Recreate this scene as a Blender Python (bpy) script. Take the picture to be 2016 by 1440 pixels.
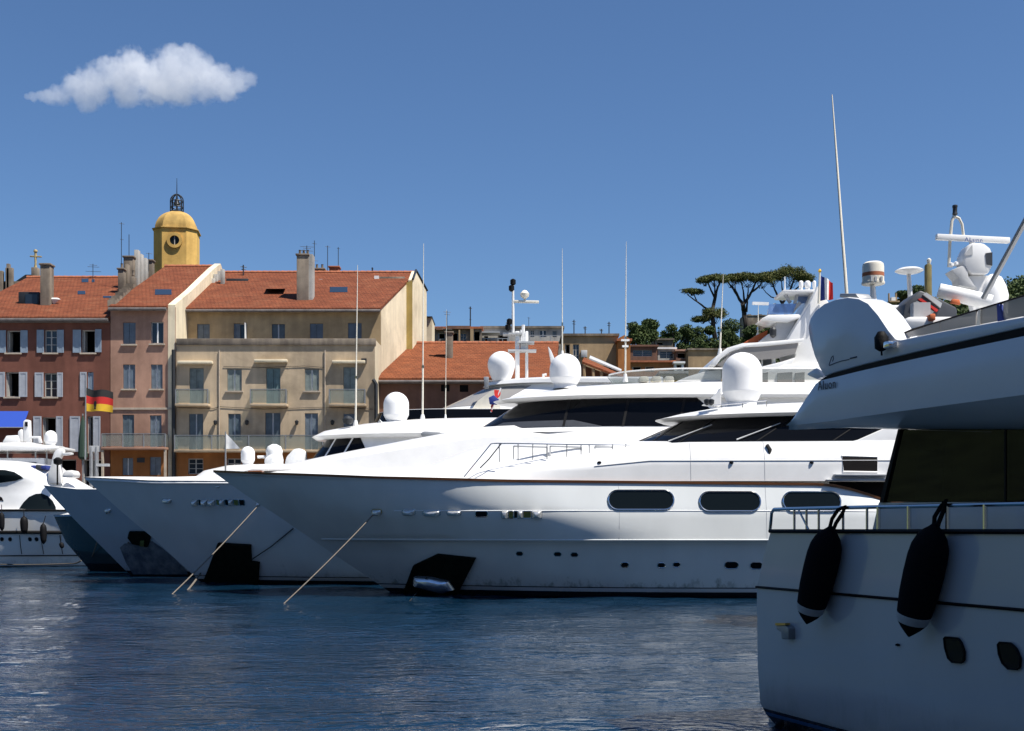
import bpy, bmesh, math, random
import numpy as np
from mathutils import Vector, Matrix

# ------------------------------------------------------------------ scene, camera, light
for o in list(bpy.data.objects):
    bpy.data.objects.remove(o)
SC = bpy.context.scene
COL = SC.collection
F, CX, HY, CH = 2420.0, 1008.0, 1043.0, 2.0     # focal length in photo pixels, centre column, horizon row, eye height

cam_d = bpy.data.cameras.new('camera')
cam = bpy.data.objects.new('camera', cam_d)
COL.objects.link(cam)
cam.location = (0, 0, CH)
cam.rotation_euler = (math.radians(90), 0, 0)
cam_d.sensor_width = 36.0
cam_d.lens = 36.0 * F / 2016.0
cam_d.shift_y = (HY - 720.0) / 2016.0
cam_d.clip_start = 0.1
cam_d.clip_end = 12000
SC.camera = cam
SC.render.resolution_x, SC.render.resolution_y = 1024, 731

SUN = Vector((0.47, -0.27, 1.0)).normalized()    # direction towards the sun
elev = math.asin(SUN.z)
azim = math.atan2(SUN.x, SUN.y)                  # clockwise from +Y
sd = bpy.data.lights.new('sun', 'SUN')
sd.energy = 5.0
sd.angle = math.radians(0.53)
sd.color = (1.0, 0.95, 0.87)
so = bpy.data.objects.new('sun', sd)
so.rotation_euler = (-SUN).to_track_quat('-Z', 'Y').to_euler()
so.location = (30, -20, 80)
COL.objects.link(so)

wd = bpy.data.worlds.new('World')
SC.world = wd
wd.use_nodes = True
wn = wd.node_tree
wn.nodes.clear()
w_out = wn.nodes.new('ShaderNodeOutputWorld')
w_bg = wn.nodes.new('ShaderNodeBackground')
w_sky = wn.nodes.new('ShaderNodeTexSky')
w_sky.sky_type = 'NISHITA'
w_sky.sun_disc = False
w_sky.sun_elevation = elev
w_sky.sun_rotation = azim
w_sky.altitude = 2000
w_sky.air_density = 1.3
w_sky.dust_density = 0.0
w_sky.ozone_density = 10.0
w_bg.inputs['Strength'].default_value = 0.072
wn.links.new(w_sky.outputs[0], w_bg.inputs['Color'])
wn.links.new(w_bg.outputs[0], w_out.inputs['Surface'])

SC.view_settings.view_transform = 'Standard'
SC.view_settings.look = 'None'
SC.view_settings.exposure = 0.6
SC.view_settings.gamma = 1.0
SC.view_settings.use_curve_mapping = False

# ------------------------------------------------------------------ helpers
def X_(px, Y): return (px - CX) * Y / F
def Z_(py, Y): return CH + (HY - py) * Y / F
def W(px, py, Y): return Vector((X_(px, Y), Y, Z_(py, Y)))

def lerp(a, b, t): return a + (b - a) * t
def clamp(t, a=0.0, b=1.0): return max(a, min(b, t))
def smooth(t):
    t = clamp(t)
    return t * t * (3 - 2 * t)
def interp(pts):
    """piecewise linear function through (x, y) points, smoothed at the ends"""
    def f(x):
        if x <= pts[0][0]: return pts[0][1]
        for (a, b), (c, d) in zip(pts, pts[1:]):
            if x <= c:
                return b + (d - b) * (x - a) / (c - a)
        return pts[-1][1]
    return f

def tag(o, label=None, cat=None, group=None, kind=None):
    if label: o['label'] = label
    if cat: o['category'] = cat
    if group: o['group'] = group
    if kind: o['kind'] = kind
    return o

def thing(name, label, cat, loc=(0, 0, 0), group=None):
    o = bpy.data.objects.new(name, None)
    o.empty_display_size = 0.3
    o.location = loc
    COL.objects.link(o)
    return tag(o, label, cat, group)

def attach(o, parent):
    if parent is None: return
    o.parent = parent
    if parent.type == 'EMPTY':
        o.matrix_parent_inverse = Matrix.Translation(-Vector(parent.location))

class MB:
    """collects faces (in world metres); build() links them as one mesh object"""
    def __init__(self):
        self.v, self.f = [], []
    def add(self, vs, fs):
        n = len(self.v)
        self.v += [tuple(p) for p in vs]
        self.f += [tuple(i + n for i in f) for f in fs]
        return self
    def box(self, x0, x1, y0, y1, z0, z1):
        vs = [(x, y, z) for z in (z0, z1) for y in (y0, y1) for x in (x0, x1)]
        return self.add(vs, [(0, 2, 3, 1), (4, 5, 7, 6), (0, 1, 5, 4), (2, 6, 7, 3), (0, 4, 6, 2), (1, 3, 7, 5)])
    def hexa(self, a, b):
        """two quads of four points each, joined"""
        return self.add(list(a) + list(b), [(3, 2, 1, 0), (4, 5, 6, 7), (0, 1, 5, 4), (1, 2, 6, 5), (2, 3, 7, 6), (3, 0, 4, 7)])
    def beam(self, p, q, w, h, up=(0, 0, 1)):
        p, q = Vector(p), Vector(q)
        d = (q - p).normalized()
        up = Vector(up)
        s = d.cross(up)
        if s.length < 1e-4: s = d.cross(Vector((0, 1, 0)))
        s.normalize()
        t = s.cross(d).normalized()
        s *= w / 2; t *= h / 2
        return self.hexa([p - s - t, p + s - t, p + s + t, p - s + t], [q - s - t, q + s - t, q + s + t, q - s + t])
    def prism(self, poly, d):
        """polygon of 3-D points extruded by vector d"""
        n = len(poly)
        d = Vector(d)
        vs = [Vector(p) for p in poly]
        vs += [p + d for p in vs]
        fs = [tuple(range(n - 1, -1, -1)), tuple(range(n, 2 * n))]
        fs += [(i, (i + 1) % n, n + (i + 1) % n, n + i) for i in range(n)]
        return self.add(vs, fs)
    def tube(self, pts, r, n=8, cap=True):
        pts = [Vector(p) for p in pts]
        rs = r if isinstance(r, (list, tuple)) else [r] * len(pts)
        rings, prev = [], None
        for i, p in enumerate(pts):
            d = (pts[min(i + 1, len(pts) - 1)] - pts[max(i - 1, 0)]).normalized()
            if prev is None:
                a = d.cross(Vector((0, 0, 1)))
                if a.length < 0.05: a = d.cross(Vector((0, 1, 0)))
                a.normalize()
            else:
                a = (prev - d * prev.dot(d)).normalized()
            b = d.cross(a)
            prev = a
            rings.append([p + (a * math.cos(2 * math.pi * k / n) + b * math.sin(2 * math.pi * k / n)) * rs[i] for k in range(n)])
        vs = [q for rg in rings for q in rg]
        fs = [(i * n + k, i * n + (k + 1) % n, (i + 1) * n + (k + 1) % n, (i + 1) * n + k) for i in range(len(rings) - 1) for k in range(n)]
        if cap:
            fs += [tuple(range(n - 1, -1, -1)), tuple((len(rings) - 1) * n + k for k in range(n))]
        return self.add(vs, fs)
    def lathe(self, c, prof, n=24, phase=0.0, sx=1.0, sy=1.0):
        c = Vector(c)
        vs, fs = [], []
        for r, z in prof:
            vs += [c + Vector((sx * r * math.cos(phase + 2 * math.pi * k / n), sy * r * math.sin(phase + 2 * math.pi * k / n), z)) for k in range(n)]
        for i in range(len(prof) - 1):
            fs += [(i * n + k, i * n + (k + 1) % n, (i + 1) * n + (k + 1) % n, (i + 1) * n + k) for k in range(n)]
        fs += [tuple(range(n - 1, -1, -1)), tuple((len(prof) - 1) * n + k for k in range(n))]
        return self.add(vs, fs)
    def grid(self, rows, flip=False):
        n = len(rows[0])
        vs = [p for r in rows for p in r]
        fs = []
        for i in range(len(rows) - 1):
            for k in range(n - 1):
                q = (i * n + k, i * n + k + 1, (i + 1) * n + k + 1, (i + 1) * n + k)
                fs.append(q[::-1] if flip else q)
        return self.add(vs, fs)
    def shell(self, rows, off):
        """grid given thickness by the displacement function off(p, i, k) -> point"""
        inner = [[off(p, i, k) for k, p in enumerate(r)] for i, r in enumerate(rows)]
        self.grid(rows)
        self.grid(inner, True)
        n, m = len(rows[0]), len(rows)
        for i in range(m - 1):
            self.add([rows[i][0], rows[i + 1][0], inner[i + 1][0], inner[i][0]], [(0, 1, 2, 3)])
            self.add([rows[i][-1], inner[i][-1], inner[i + 1][-1], rows[i + 1][-1]], [(0, 1, 2, 3)])
        for k in range(n - 1):
            self.add([rows[0][k], inner[0][k], inner[0][k + 1], rows[0][k + 1]], [(0, 1, 2, 3)])
            self.add([rows[-1][k], rows[-1][k + 1], inner[-1][k + 1], inner[-1][k]], [(0, 1, 2, 3)])
        return self
    def build(self, name, mat, parent=None, smooth=35, bevel=0.0, merge=True):
        me = bpy.data.meshes.new(name)
        me.from_pydata([tuple(p) for p in self.v], [], self.f)
        bm = bmesh.new()
        bm.from_mesh(me)
        if merge: bmesh.ops.remove_doubles(bm, verts=bm.verts, dist=0.0004)
        bmesh.ops.recalc_face_normals(bm, faces=bm.faces)
        if bevel > 0:
            es = [e for e in bm.edges if e.is_manifold and e.calc_face_angle(0) > 0.5]
            if es:
                bmesh.ops.bevel(bm, geom=es, offset=bevel, segments=2, profile=0.5, affect='EDGES', clamp_overlap=True)
        bm.to_mesh(me)
        bm.free()
        if smooth:
            me.shade_smooth()
            me.set_sharp_from_angle(angle=math.radians(smooth))
        me.materials.append(mat)
        o = bpy.data.objects.new(name, me)
        COL.objects.link(o)
        attach(o, parent)
        return o

def boxo(name, mat, parent, x0, x1, y0, y1, z0, z1, bevel=0.0):
    return MB().box(x0, x1, y0, y1, z0, z1).build(name, mat, parent, bevel=bevel)

def rrect(cx, cz, w, h, r, n=5):
    pts = []
    for sx, sz, a0 in ((1, 1, 0), (-1, 1, 90), (-1, -1, 180), (1, -1, 270)):
        for k in range(n + 1):
            a = math.radians(a0 + 90 * k / n)
            pts.append((cx + sx * (w / 2 - r) + r * math.cos(a), cz + sz * (h / 2 - r) + r * math.sin(a)))
    return pts

# ------------------------------------------------------------------ materials
MATS = {}
def mat(name, col, rough=0.6, metal=0.0, var=0.0, vscale=3.0, bump=0.0, bscale=40.0, coat=0.0, spec=0.5, streak=0.0, col2=None, stretch=(1, 1, 1)):
    if name in MATS: return MATS[name]
    m = bpy.data.materials.new(name)
    m.use_nodes = True
    nt = m.node_tree
    b = nt.nodes['Principled BSDF']
    b.inputs['Base Color'].default_value = (*col, 1)
    b.inputs['Roughness'].default_value = rough
    b.inputs['Metallic'].default_value = metal
    b.inputs['Specular IOR Level'].default_value = spec
    b.inputs['Coat Weight'].default_value = coat
    b.inputs['Coat Roughness'].default_value = 0.06
    tc = nt.nodes.new('ShaderNodeTexCoord')
    if var > 0:
        mp = nt.nodes.new('ShaderNodeMapping')
        mp.inputs['Scale'].default_value = stretch
        nt.links.new(tc.outputs['Object'], mp.inputs[0])
        nz = nt.nodes.new('ShaderNodeTexNoise')
        nz.inputs['Scale'].default_value = vscale
        nz.inputs['Detail'].default_value = 6
        nz.inputs['Roughness'].default_value = 0.62
        nt.links.new(mp.outputs[0], nz.inputs[0])
        rp = nt.nodes.new('ShaderNodeValToRGB')
        c2 = col2 or tuple(c * (1 - var) for c in col)
        c3 = tuple(min(1, c * (1 + var * 0.35)) for c in col)
        rp.color_ramp.elements[0].position = 0.32
        rp.color_ramp.elements[0].color = (*c2, 1)
        rp.color_ramp.elements[1].position = 0.62
        rp.color_ramp.elements[1].color = (*c3, 1)
        nt.links.new(nz.outputs[0], rp.inputs[0])
        last = rp.outputs[0]
        if streak > 0:
            n5 = nt.nodes.new('ShaderNodeTexNoise')
            n5.inputs['Scale'].default_value = 0.17
            n5.inputs['Detail'].default_value = 10
            n5.inputs['Roughness'].default_value = 0.72
            n5.inputs['Distortion'].default_value = 0.6
            nt.links.new(tc.outputs['Object'], n5.inputs[0])
            r5_ = nt.nodes.new('ShaderNodeValToRGB')
            r5_.color_ramp.elements[0].position = 0.40
            r5_.color_ramp.elements[0].color = (0.70, 0.69, 0.68, 1)
            r5_.color_ramp.elements[1].position = 0.55
            r5_.color_ramp.elements[1].color = (1, 1, 1, 1)
            nt.links.new(n5.outputs[0], r5_.inputs[0])
            m5 = nt.nodes.new('ShaderNodeMixRGB')
            m5.blend_type = 'MULTIPLY'
            m5.inputs[0].default_value = 0.75
            nt.links.new(last, m5.inputs[1])
            nt.links.new(r5_.outputs[0], m5.inputs[2])
            last = m5.outputs[0]
        if streak > 0:
            mp2 = nt.nodes.new('ShaderNodeMapping')
            mp2.inputs['Scale'].default_value = (1.6, 1.6, 0.12)
            nt.links.new(tc.outputs['Object'], mp2.inputs[0])
            n2 = nt.nodes.new('ShaderNodeTexNoise')
            n2.inputs['Scale'].default_value = 1.4
            n2.inputs['Detail'].default_value = 5
            nt.links.new(mp2.outputs[0], n2.inputs[0])
            r2 = nt.nodes.new('ShaderNodeValToRGB')
            r2.color_ramp.elements[0].position = 0.42
            r2.color_ramp.elements[0].color = (1 - streak, 1 - streak, 1 - streak * 0.9, 1)
            r2.color_ramp.elements[1].position = 0.62
            r2.color_ramp.elements[1].color = (1, 1, 1, 1)
            nt.links.new(n2.outputs[0], r2.inputs[0])
            mx = nt.nodes.new('ShaderNodeMixRGB')
            mx.blend_type = 'MULTIPLY'
            mx.inputs[0].default_value = 1
            nt.links.new(last, mx.inputs[1])
            nt.links.new(r2.outputs[0], mx.inputs[2])
            last = mx.outputs[0]
        nt.links.new(last, b.inputs['Base Color'])
    if bump > 0:
        n3 = nt.nodes.new('ShaderNodeTexNoise')
        n3.inputs['Scale'].default_value = bscale
        n3.inputs['Detail'].default_value = 4
        nt.links.new(tc.outputs['Object'], n3.inputs[0])
        bp = nt.nodes.new('ShaderNodeBump')
        bp.inputs['Strength'].default_value = bump
        bp.inputs['Distance'].default_value = 0.03
        nt.links.new(n3.outputs[0], bp.inputs['Height'])
        nt.links.new(bp.outputs[0], b.inputs['Normal'])
    MATS[name] = m
    return m

def roof_mat(name, col, dark, pale):
    """canal tiles too far off to tell apart: rows and columns as relief, colour by tile"""
    m = bpy.data.materials.new(name)
    m.use_nodes = True
    nt = m.node_tree
    b = nt.nodes['Principled BSDF']
    b.inputs['Roughness'].default_value = 0.85
    b.inputs['Specular IOR Level'].default_value = 0.2
    tc = nt.nodes.new('ShaderNodeTexCoord')
    mp = nt.nodes.new('ShaderNodeMapping')
    mp.inputs['Scale'].default_value = (1, 1, 0)
    nt.links.new(tc.outputs['Object'], mp.inputs[0])
    br = nt.nodes.new('ShaderNodeTexBrick')
    br.inputs['Scale'].default_value = 1.0
    br.inputs['Brick Width'].default_value = 0.26
    br.inputs['Row Height'].default_value = 0.42
    br.inputs['Mortar Size'].default_value = 0.03
    br.inputs['Mortar Smooth'].default_value = 0.4
    br.inputs['Bias'].default_value = 0.0
    br.inputs['Color1'].default_value = (*col, 1)
    br.inputs['Color2'].default_value = (*tuple(c * 0.62 for c in col), 1)
    br.inputs['Mortar'].default_value = (*tuple(c * 0.62 for c in col), 1)
    br.offset = 0.5
    nt.links.new(mp.outputs[0], br.inputs[0])
    nz = nt.nodes.new('ShaderNodeTexNoise')
    nz.inputs['Scale'].default_value = 0.9
    nz.inputs['Detail'].default_value = 9
    nz.inputs['Roughness'].default_value = 0.7
    nt.links.new(tc.outputs['Object'], nz.inputs[0])
    rp = nt.nodes.new('ShaderNodeValToRGB')
    rp.color_ramp.elements[0].position = 0.3
    rp.color_ramp.elements[0].color = (*dark, 1)
    rp.color_ramp.elements[1].position = 0.72
    rp.color_ramp.elements[1].color = (*pale, 1)
    e = rp.color_ramp.elements.new(0.5)
    e.color = (*col, 1)
    nt.links.new(nz.outputs[0], rp.inputs[0])
    mx = nt.nodes.new('ShaderNodeMixRGB')
    mx.inputs[0].default_value = 0.55
    nt.links.new(br.outputs[0], mx.inputs[1])
    nt.links.new(rp.outputs[0], mx.inputs[2])
    n6 = nt.nodes.new('ShaderNodeTexNoise')
    n6.inputs['Scale'].default_value = 2.6
    n6.inputs['Detail'].default_value = 8
    n6.inputs['Roughness'].default_value = 0.8
    mp6 = nt.nodes.new('ShaderNodeMapping')
    mp6.inputs['Scale'].default_value = (0.35, 1.0, 1.0)
    nt.links.new(tc.outputs['Object'], mp6.inputs[0])
    nt.links.new(mp6.outputs[0], n6.inputs[0])
    r6 = nt.nodes.new('ShaderNodeValToRGB')
    r6.color_ramp.elements[0].position = 0.36
    r6.color_ramp.elements[0].color = (0.62, 0.62, 0.64, 1)
    r6.color_ramp.elements[1].position = 0.66
    r6.color_ramp.elements[1].color = (1.25, 1.22, 1.18, 1)
    nt.links.new(n6.outputs[0], r6.inputs[0])
    m6 = nt.nodes.new('ShaderNodeMixRGB')
    m6.blend_type = 'MULTIPLY'
    m6.inputs[0].default_value = 1.0
    nt.links.new(mx.outputs[0], m6.inputs[1])
    nt.links.new(r6.outputs[0], m6.inputs[2])
    nt.links.new(m6.outputs[0], b.inputs['Base Color'])
    bp = nt.nodes.new('ShaderNodeBump')
    bp.inputs['Strength'].default_value = 0.9
    bp.inputs['Distance'].default_value = 0.05
    inv = nt.nodes.new('ShaderNodeMath')
    inv.operation = 'SUBTRACT'
    inv.inputs[0].default_value = 1
    nt.links.new(br.outputs['Fac'], inv.inputs[1])
    nt.links.new(inv.outputs[0], bp.inputs['Height'])
    nt.links.new(bp.outputs[0], b.inputs['Normal'])
    return m

def clear_mat(name, tint, clear=0.7, rough=0.03):
    """thin see-through glass or acrylic"""
    m = bpy.data.materials.new(name)
    m.use_nodes = True
    nt = m.node_tree
    b = nt.nodes['Principled BSDF']
    b.inputs['Base Color'].default_value = (*tint, 1)
    b.inputs['Roughness'].default_value = rough
    out = nt.nodes['Material Output']
    tr = nt.nodes.new('ShaderNodeBsdfTransparent')
    tr.inputs[0].default_value = (*tuple(0.5 + 0.5 * c for c in tint), 1)
    mx = nt.nodes.new('ShaderNodeMixShader')
    mx.inputs[0].default_value = clear
    nt.links.new(b.outputs[0], mx.inputs[1])
    nt.links.new(tr.outputs[0], mx.inputs[2])
    nt.links.new(mx.outputs[0], out.inputs['Surface'])
    return m

def gel_mat(name, col, rough=0.22, boot=None, boot_z=0.12, scuff=0.0, line_z=None, line_col=None):
    """painted hull: gloss coat over slightly uneven colour, boot-top paint below boot_z, weed and scum above it"""
    m = bpy.data.materials.new(name)
    m.use_nodes = True
    nt = m.node_tree
    b = nt.nodes['Principled BSDF']
    b.inputs['Roughness'].default_value = rough
    b.inputs['Coat Weight'].default_value = 0.7
    b.inputs['Coat Roughness'].default_value = 0.05
    tc = nt.nodes.new('ShaderNodeTexCoord')
    nz = nt.nodes.new('ShaderNodeTexNoise')
    nz.inputs['Scale'].default_value = 0.8
    nz.inputs['Detail'].default_value = 7
    mp = nt.nodes.new('ShaderNodeMapping')
    mp.inputs['Scale'].default_value = (1.2, 1.2, 0.4)
    nt.links.new(tc.outputs['Object'], mp.inputs[0])
    nt.links.new(mp.outputs[0], nz.inputs[0])
    rp = nt.nodes.new('ShaderNodeValToRGB')
    rp.color_ramp.elements[0].position = 0.3
    rp.color_ramp.elements[0].color = (*tuple(c * 0.9 for c in col), 1)
    rp.color_ramp.elements[1].position = 0.7
    rp.color_ramp.elements[1].color = (*col, 1)
    nt.links.new(nz.outputs[0], rp.inputs[0])
    last = rp.outputs[0]
    sp = nt.nodes.new('ShaderNodeSeparateXYZ')
    nt.links.new(tc.outputs['Object'], sp.inputs[0])
    if scuff > 0:
        n2 = nt.nodes.new('ShaderNodeTexNoise')
        n2.inputs['Scale'].default_value = 3.0
        n2.inputs['Detail'].default_value = 9
        n2.inputs['Roughness'].default_value = 0.75
        nt.links.new(mp.outputs[0], n2.inputs[0])
        hz = nt.nodes.new('ShaderNodeMapRange')
        hz.inputs['From Min'].default_value = 0.0
        hz.inputs['From Max'].default_value = 1.1
        hz.inputs['To Min'].default_value = 0.34
        hz.inputs['To Max'].default_value = 0.78
        nt.links.new(sp.outputs['Z'], hz.inputs[0])
        gt = nt.nodes.new('ShaderNodeMath')
        gt.operation = 'SUBTRACT'
        nt.links.new(n2.outputs[0], gt.inputs[0])
        nt.links.new(hz.outputs[0], gt.inputs[1])
        ml = nt.nodes.new('ShaderNodeMath')
        ml.operation = 'MULTIPLY'
        ml.use_clamp = True
        ml.inputs[1].default_value = 5.0 * scuff
        nt.links.new(gt.outputs[0], ml.inputs[0])
        mx = nt.nodes.new('ShaderNodeMixRGB')
        nt.links.new(ml.outputs[0], mx.inputs[0])
        nt.links.new(last, mx.inputs[1])
        mx.inputs[2].default_value = (0.20, 0.22, 0.19, 1)
        last = mx.outputs[0]
    def band(last, z, c, below=True):
        lt = nt.nodes.new('ShaderNodeMath')
        lt.operation = 'LESS_THAN'
        lt.inputs[1].default_value = z
        nt.links.new(sp.outputs['Z'], lt.inputs[0])
        mx = nt.nodes.new('ShaderNodeMixRGB')
        nt.links.new(lt.outputs[0], mx.inputs[0])
        nt.links.new(last, mx.inputs[1])
        mx.inputs[2].default_value = (*c, 1)
        return mx.outputs[0]
    if line_z:
        for z, c in zip(line_z, line_col):
            last = band(last, z, c)
    if boot is not None:
        last = band(last, boot_z, boot)
    nt.links.new(last, b.inputs['Base Color'])
    MATS[name] = m
    return m

M = {}
M['gel'] = mat('white_gelcoat', (0.80, 0.80, 0.79), 0.28, coat=0.3, var=0.06, vscale=1.2)
M['gel_matt'] = mat('white_moulding', (0.76, 0.76, 0.75), 0.45, var=0.08, vscale=2.0)
M['dome'] = mat('white_radome', (0.84, 0.84, 0.84), 0.42, var=0.06, vscale=2.5)
M['cream'] = mat('cream_plastic', (0.72, 0.68, 0.58), 0.5, var=0.1)
M['blackglass'] = mat('black_glass', (0.004, 0.0045, 0.006), 0.04, spec=0.14)
M['darkglass'] = mat('dark_glass', (0.006, 0.009, 0.010), 0.05, spec=0.16)
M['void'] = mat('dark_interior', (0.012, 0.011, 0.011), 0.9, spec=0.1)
M['black'] = mat('black_rubber', (0.008, 0.008, 0.009), 0.6, spec=0.12, bump=0.15)
M['navycloth'] = mat('navy_fender_cover', (0.0075, 0.0075, 0.010), 0.95, spec=0.08, bump=0.3, bscale=90)
M['steel'] = mat('stainless_steel', (0.62, 0.62, 0.62), 0.16, metal=1.0)
M['chrome'] = mat('polished_chrome', (0.82, 0.80, 0.76), 0.12, metal=1.0)
M['galv'] = mat('grey_metal', (0.33, 0.34, 0.35), 0.45, metal=0.5, var=0.15)
M['darkmetal'] = mat('dark_iron', (0.035, 0.038, 0.042), 0.5, metal=0.4, var=0.2)
M['teak'] = mat('varnished_wood', (0.23, 0.085, 0.028), 0.3, var=0.35, vscale=5, coat=0.5, stretch=(0.3, 3, 3))
M['rope'] = mat('tan_rope', (0.165, 0.142, 0.118), 0.9, var=0.35, vscale=30, bump=0.4, bscale=120)
M['ropewet'] = mat('wet_rope', (0.10, 0.085, 0.07), 0.7, var=0.3, vscale=30)
M['weed'] = mat('black_weedy_rubber', (0.007, 0.009, 0.006), 0.8, spec=0.12, var=0.55, vscale=4, bump=0.5, bscale=14)
M['anchor'] = mat('pale_steel_anchor', (0.86, 0.89, 0.95), 0.22, metal=0.9, var=0.15, vscale=6)
M['brass'] = mat('brass', (0.60, 0.40, 0.12), 0.3, metal=1.0, var=0.2)
M['red'] = mat('red_cloth', (0.50, 0.02, 0.015), 0.8)
M['orangecloth'] = mat('orange_cloth', (0.55, 0.13, 0.04), 0.8, var=0.2)
M['whitecloth'] = mat('white_cloth', (0.75, 0.76, 0.76), 0.85, var=0.12, vscale=6)
M['bluecloth'] = mat('blue_cloth', (0.010, 0.055, 0.36), 0.75)
M['navy'] = mat('navy_cloth', (0.015, 0.035, 0.20), 0.8)
M['blackcloth'] = mat('black_cloth', (0.02, 0.02, 0.02), 0.85)
M['gilt'] = mat('weathered_gilt', (0.42, 0.33, 0.16), 0.5, var=0.4, vscale=6)
M['gold'] = mat('gold_cloth', (0.66, 0.40, 0.02), 0.8, var=0.1)
M['stripe'] = mat('dark_brown_stripe', (0.012, 0.009, 0.009), 0.5, spec=0.1)
M['greyplastic'] = mat('grey_plastic', (0.045, 0.05, 0.06), 0.45, var=0.15)
M['lightgrey'] = mat('light_grey_moulding', (0.46, 0.47, 0.48), 0.5, var=0.12)
M['letters'] = mat('dark_blue_lettering', (0.014, 0.02, 0.05), 0.35)
M['lettersblue'] = mat('blue_lettering', (0.02, 0.06, 0.25), 0.4)
M['tint'] = clear_mat('tinted_acrylic', (0.30, 0.34, 0.33), 0.6)
M['greytint'] = clear_mat('grey_acrylic', (0.34, 0.33, 0.32), 0.30, 0.15)
M['balglass'] = clear_mat('balcony_glass', (0.46, 0.52, 0.50), 0.80)
M['glint'] = mat('bright_steel', (0.86, 0.84, 0.80), 0.38, metal=0.85, var=0.25, vscale=14)
M['scuffed'] = mat('scuffed_blue_paint', (0.05, 0.068, 0.10), 0.6, var=0.75, vscale=2.6, col2=(0.22, 0.24, 0.27), bump=0.3, bscale=9)
M['cabinglass'] = clear_mat('tinted_cabin_glass', (0.010, 0.012, 0.014), 0.62, 0.02)
M['blueveil'] = clear_mat('blue_acrylic', (0.20, 0.34, 0.62), 0.45, 0.1)
# ------------------------------------------------------------------ water, quay, terrain
def water_mat():
    m = bpy.data.materials.new('harbour_water')
    m.use_nodes = True
    nt = m.node_tree
    b = nt.nodes['Principled BSDF']
    b.inputs['Base Color'].default_value = (0.003, 0.018, 0.040, 1)
    b.inputs['Roughness'].default_value = 0.05
    b.inputs['IOR'].default_value = 1.33
    tc = nt.nodes.new('ShaderNodeTexCoord')
    prev = None
    for sc, st, dist, stretch in ((2.4, 0.7, 0.08, (0.45, 1, 1)), (7.5, 0.9, 0.035, (0.45, 1, 1)), (0.22, 0.35, 0.18, (0.5, 1, 1))):
        mp = nt.nodes.new('ShaderNodeMapping')
        mp.inputs['Scale'].default_value = stretch
        mp.inputs['Rotation'].default_value = (0, 0, 0.15)
        nt.links.new(tc.outputs['Object'], mp.inputs[0])
        nz = nt.nodes.new('ShaderNodeTexNoise')
        nz.inputs['Scale'].default_value = sc
        nz.inputs['Detail'].default_value = 3
        nz.inputs['Distortion'].default_value = 0.4
        nt.links.new(mp.outputs[0], nz.inputs[0])
        bp = nt.nodes.new('ShaderNodeBump')
        bp.inputs['Strength'].default_value = st
        bp.inputs['Distance'].default_value = dist
        nt.links.new(nz.outputs[0], bp.inputs['Height'])
        if prev: nt.links.new(prev.outputs[0], bp.inputs['Normal'])
        prev = bp
    nt.links.new(prev.outputs[0], b.inputs['Normal'])
    return m
M['water'] = water_mat()

def make_water():
    rng = np.random.RandomState(4)
    ys = [6.0]
    while ys[-1] < 73.0: ys.append(ys[-1] + 0.0085 * ys[-1])
    ys = np.array(ys)
    xs = np.arange(-40, 34, 0.16)
    Xg, Yg = np.meshgrid(xs, ys)
    Zg = np.zeros_like(Xg)
    for k in range(44):
        lam = 0.45 * (7.0 / 0.45) ** (k / 43.0)
        ang = rng.normal(1.45, 0.55)
        ph = rng.uniform(0, 6.28)
        kx, ky = 2 * math.pi / lam * math.cos(ang), 2 * math.pi / lam * math.sin(ang)
        Zg += 0.0022 * lam ** 0.85 * np.sin(kx * Xg + ky * Yg + ph)
    edge = np.clip(np.minimum.reduce([Xg + 40, 33.9 - Xg, Yg - 6, ys[-1] - Yg]) / 1.5, 0, 1)
    Zg *= edge
    nx, ny = len(xs), len(ys)
    V = np.stack([Xg, Yg, Zg], -1).reshape(-1, 3)
    idx = np.arange(nx * ny).reshape(ny, nx)
    Q = np.stack([idx[:-1, :-1], idx[:-1, 1:], idx[1:, 1:], idx[1:, :-1]], -1).reshape(-1, 4)
    x0, x1, y0, y1 = xs[0], xs[-1], ys[0], ys[-1]
    B = 4000.0
    outer = []
    for (a, b, c, d) in ((-B, x0, -B, B), (x1, B, -B, B), (x0, x1, -B, y0), (x0, x1, y1, B)):
        n = len(V) + len(outer) * 4
        outer.append([(a, c, 0), (b, c, 0), (b, d, 0), (a, d, 0)])
    nV = len(V)
    V = np.concatenate([V] + [np.array(q) for q in outer])
    Q = np.concatenate([Q] + [np.array([[nV + 4 * i, nV + 4 * i + 1, nV + 4 * i + 2, nV + 4 * i + 3]]) for i in range(4)])
    me = bpy.data.meshes.new('water')
    me.vertices.add(len(V))
    me.vertices.foreach_set('co', V.astype(np.float32).ravel())
    me.loops.add(len(Q) * 4)
    me.loops.foreach_set('vertex_index', Q.astype(np.int32).ravel())
    me.polygons.add(len(Q))
    me.polygons.foreach_set('loop_start', np.arange(0, len(Q) * 4, 4, dtype=np.int32))
    me.update(calc_edges=True)
    me.validate()
    me.shade_smooth()
    me.materials.append(M['water'])
    o = bpy.data.objects.new('water', me)
    COL.objects.link(o)
    tag(o, kind='structure')
make_water()

M['stone'] = mat('quay_stone', (0.27, 0.25, 0.22), 0.85, var=0.35, vscale=2, bump=0.4, bscale=12)
M['earth'] = mat('hill_scrub', (0.055, 0.075, 0.030), 0.95, var=0.5, vscale=0.25, bump=0.8, bscale=1.2)
q = MB().box(-120, 300, 74.0, 96, -2, 1.1)
q.build('quay', M['stone'], None, bevel=0.05)
tag(bpy.data.objects['quay'], kind='structure')
q = MB().box(24.0, 40.0, 10, 73.96, -2, 1.1)
tag(q.build('jetty', M['stone'], None, bevel=0.05), kind='structure')

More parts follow.
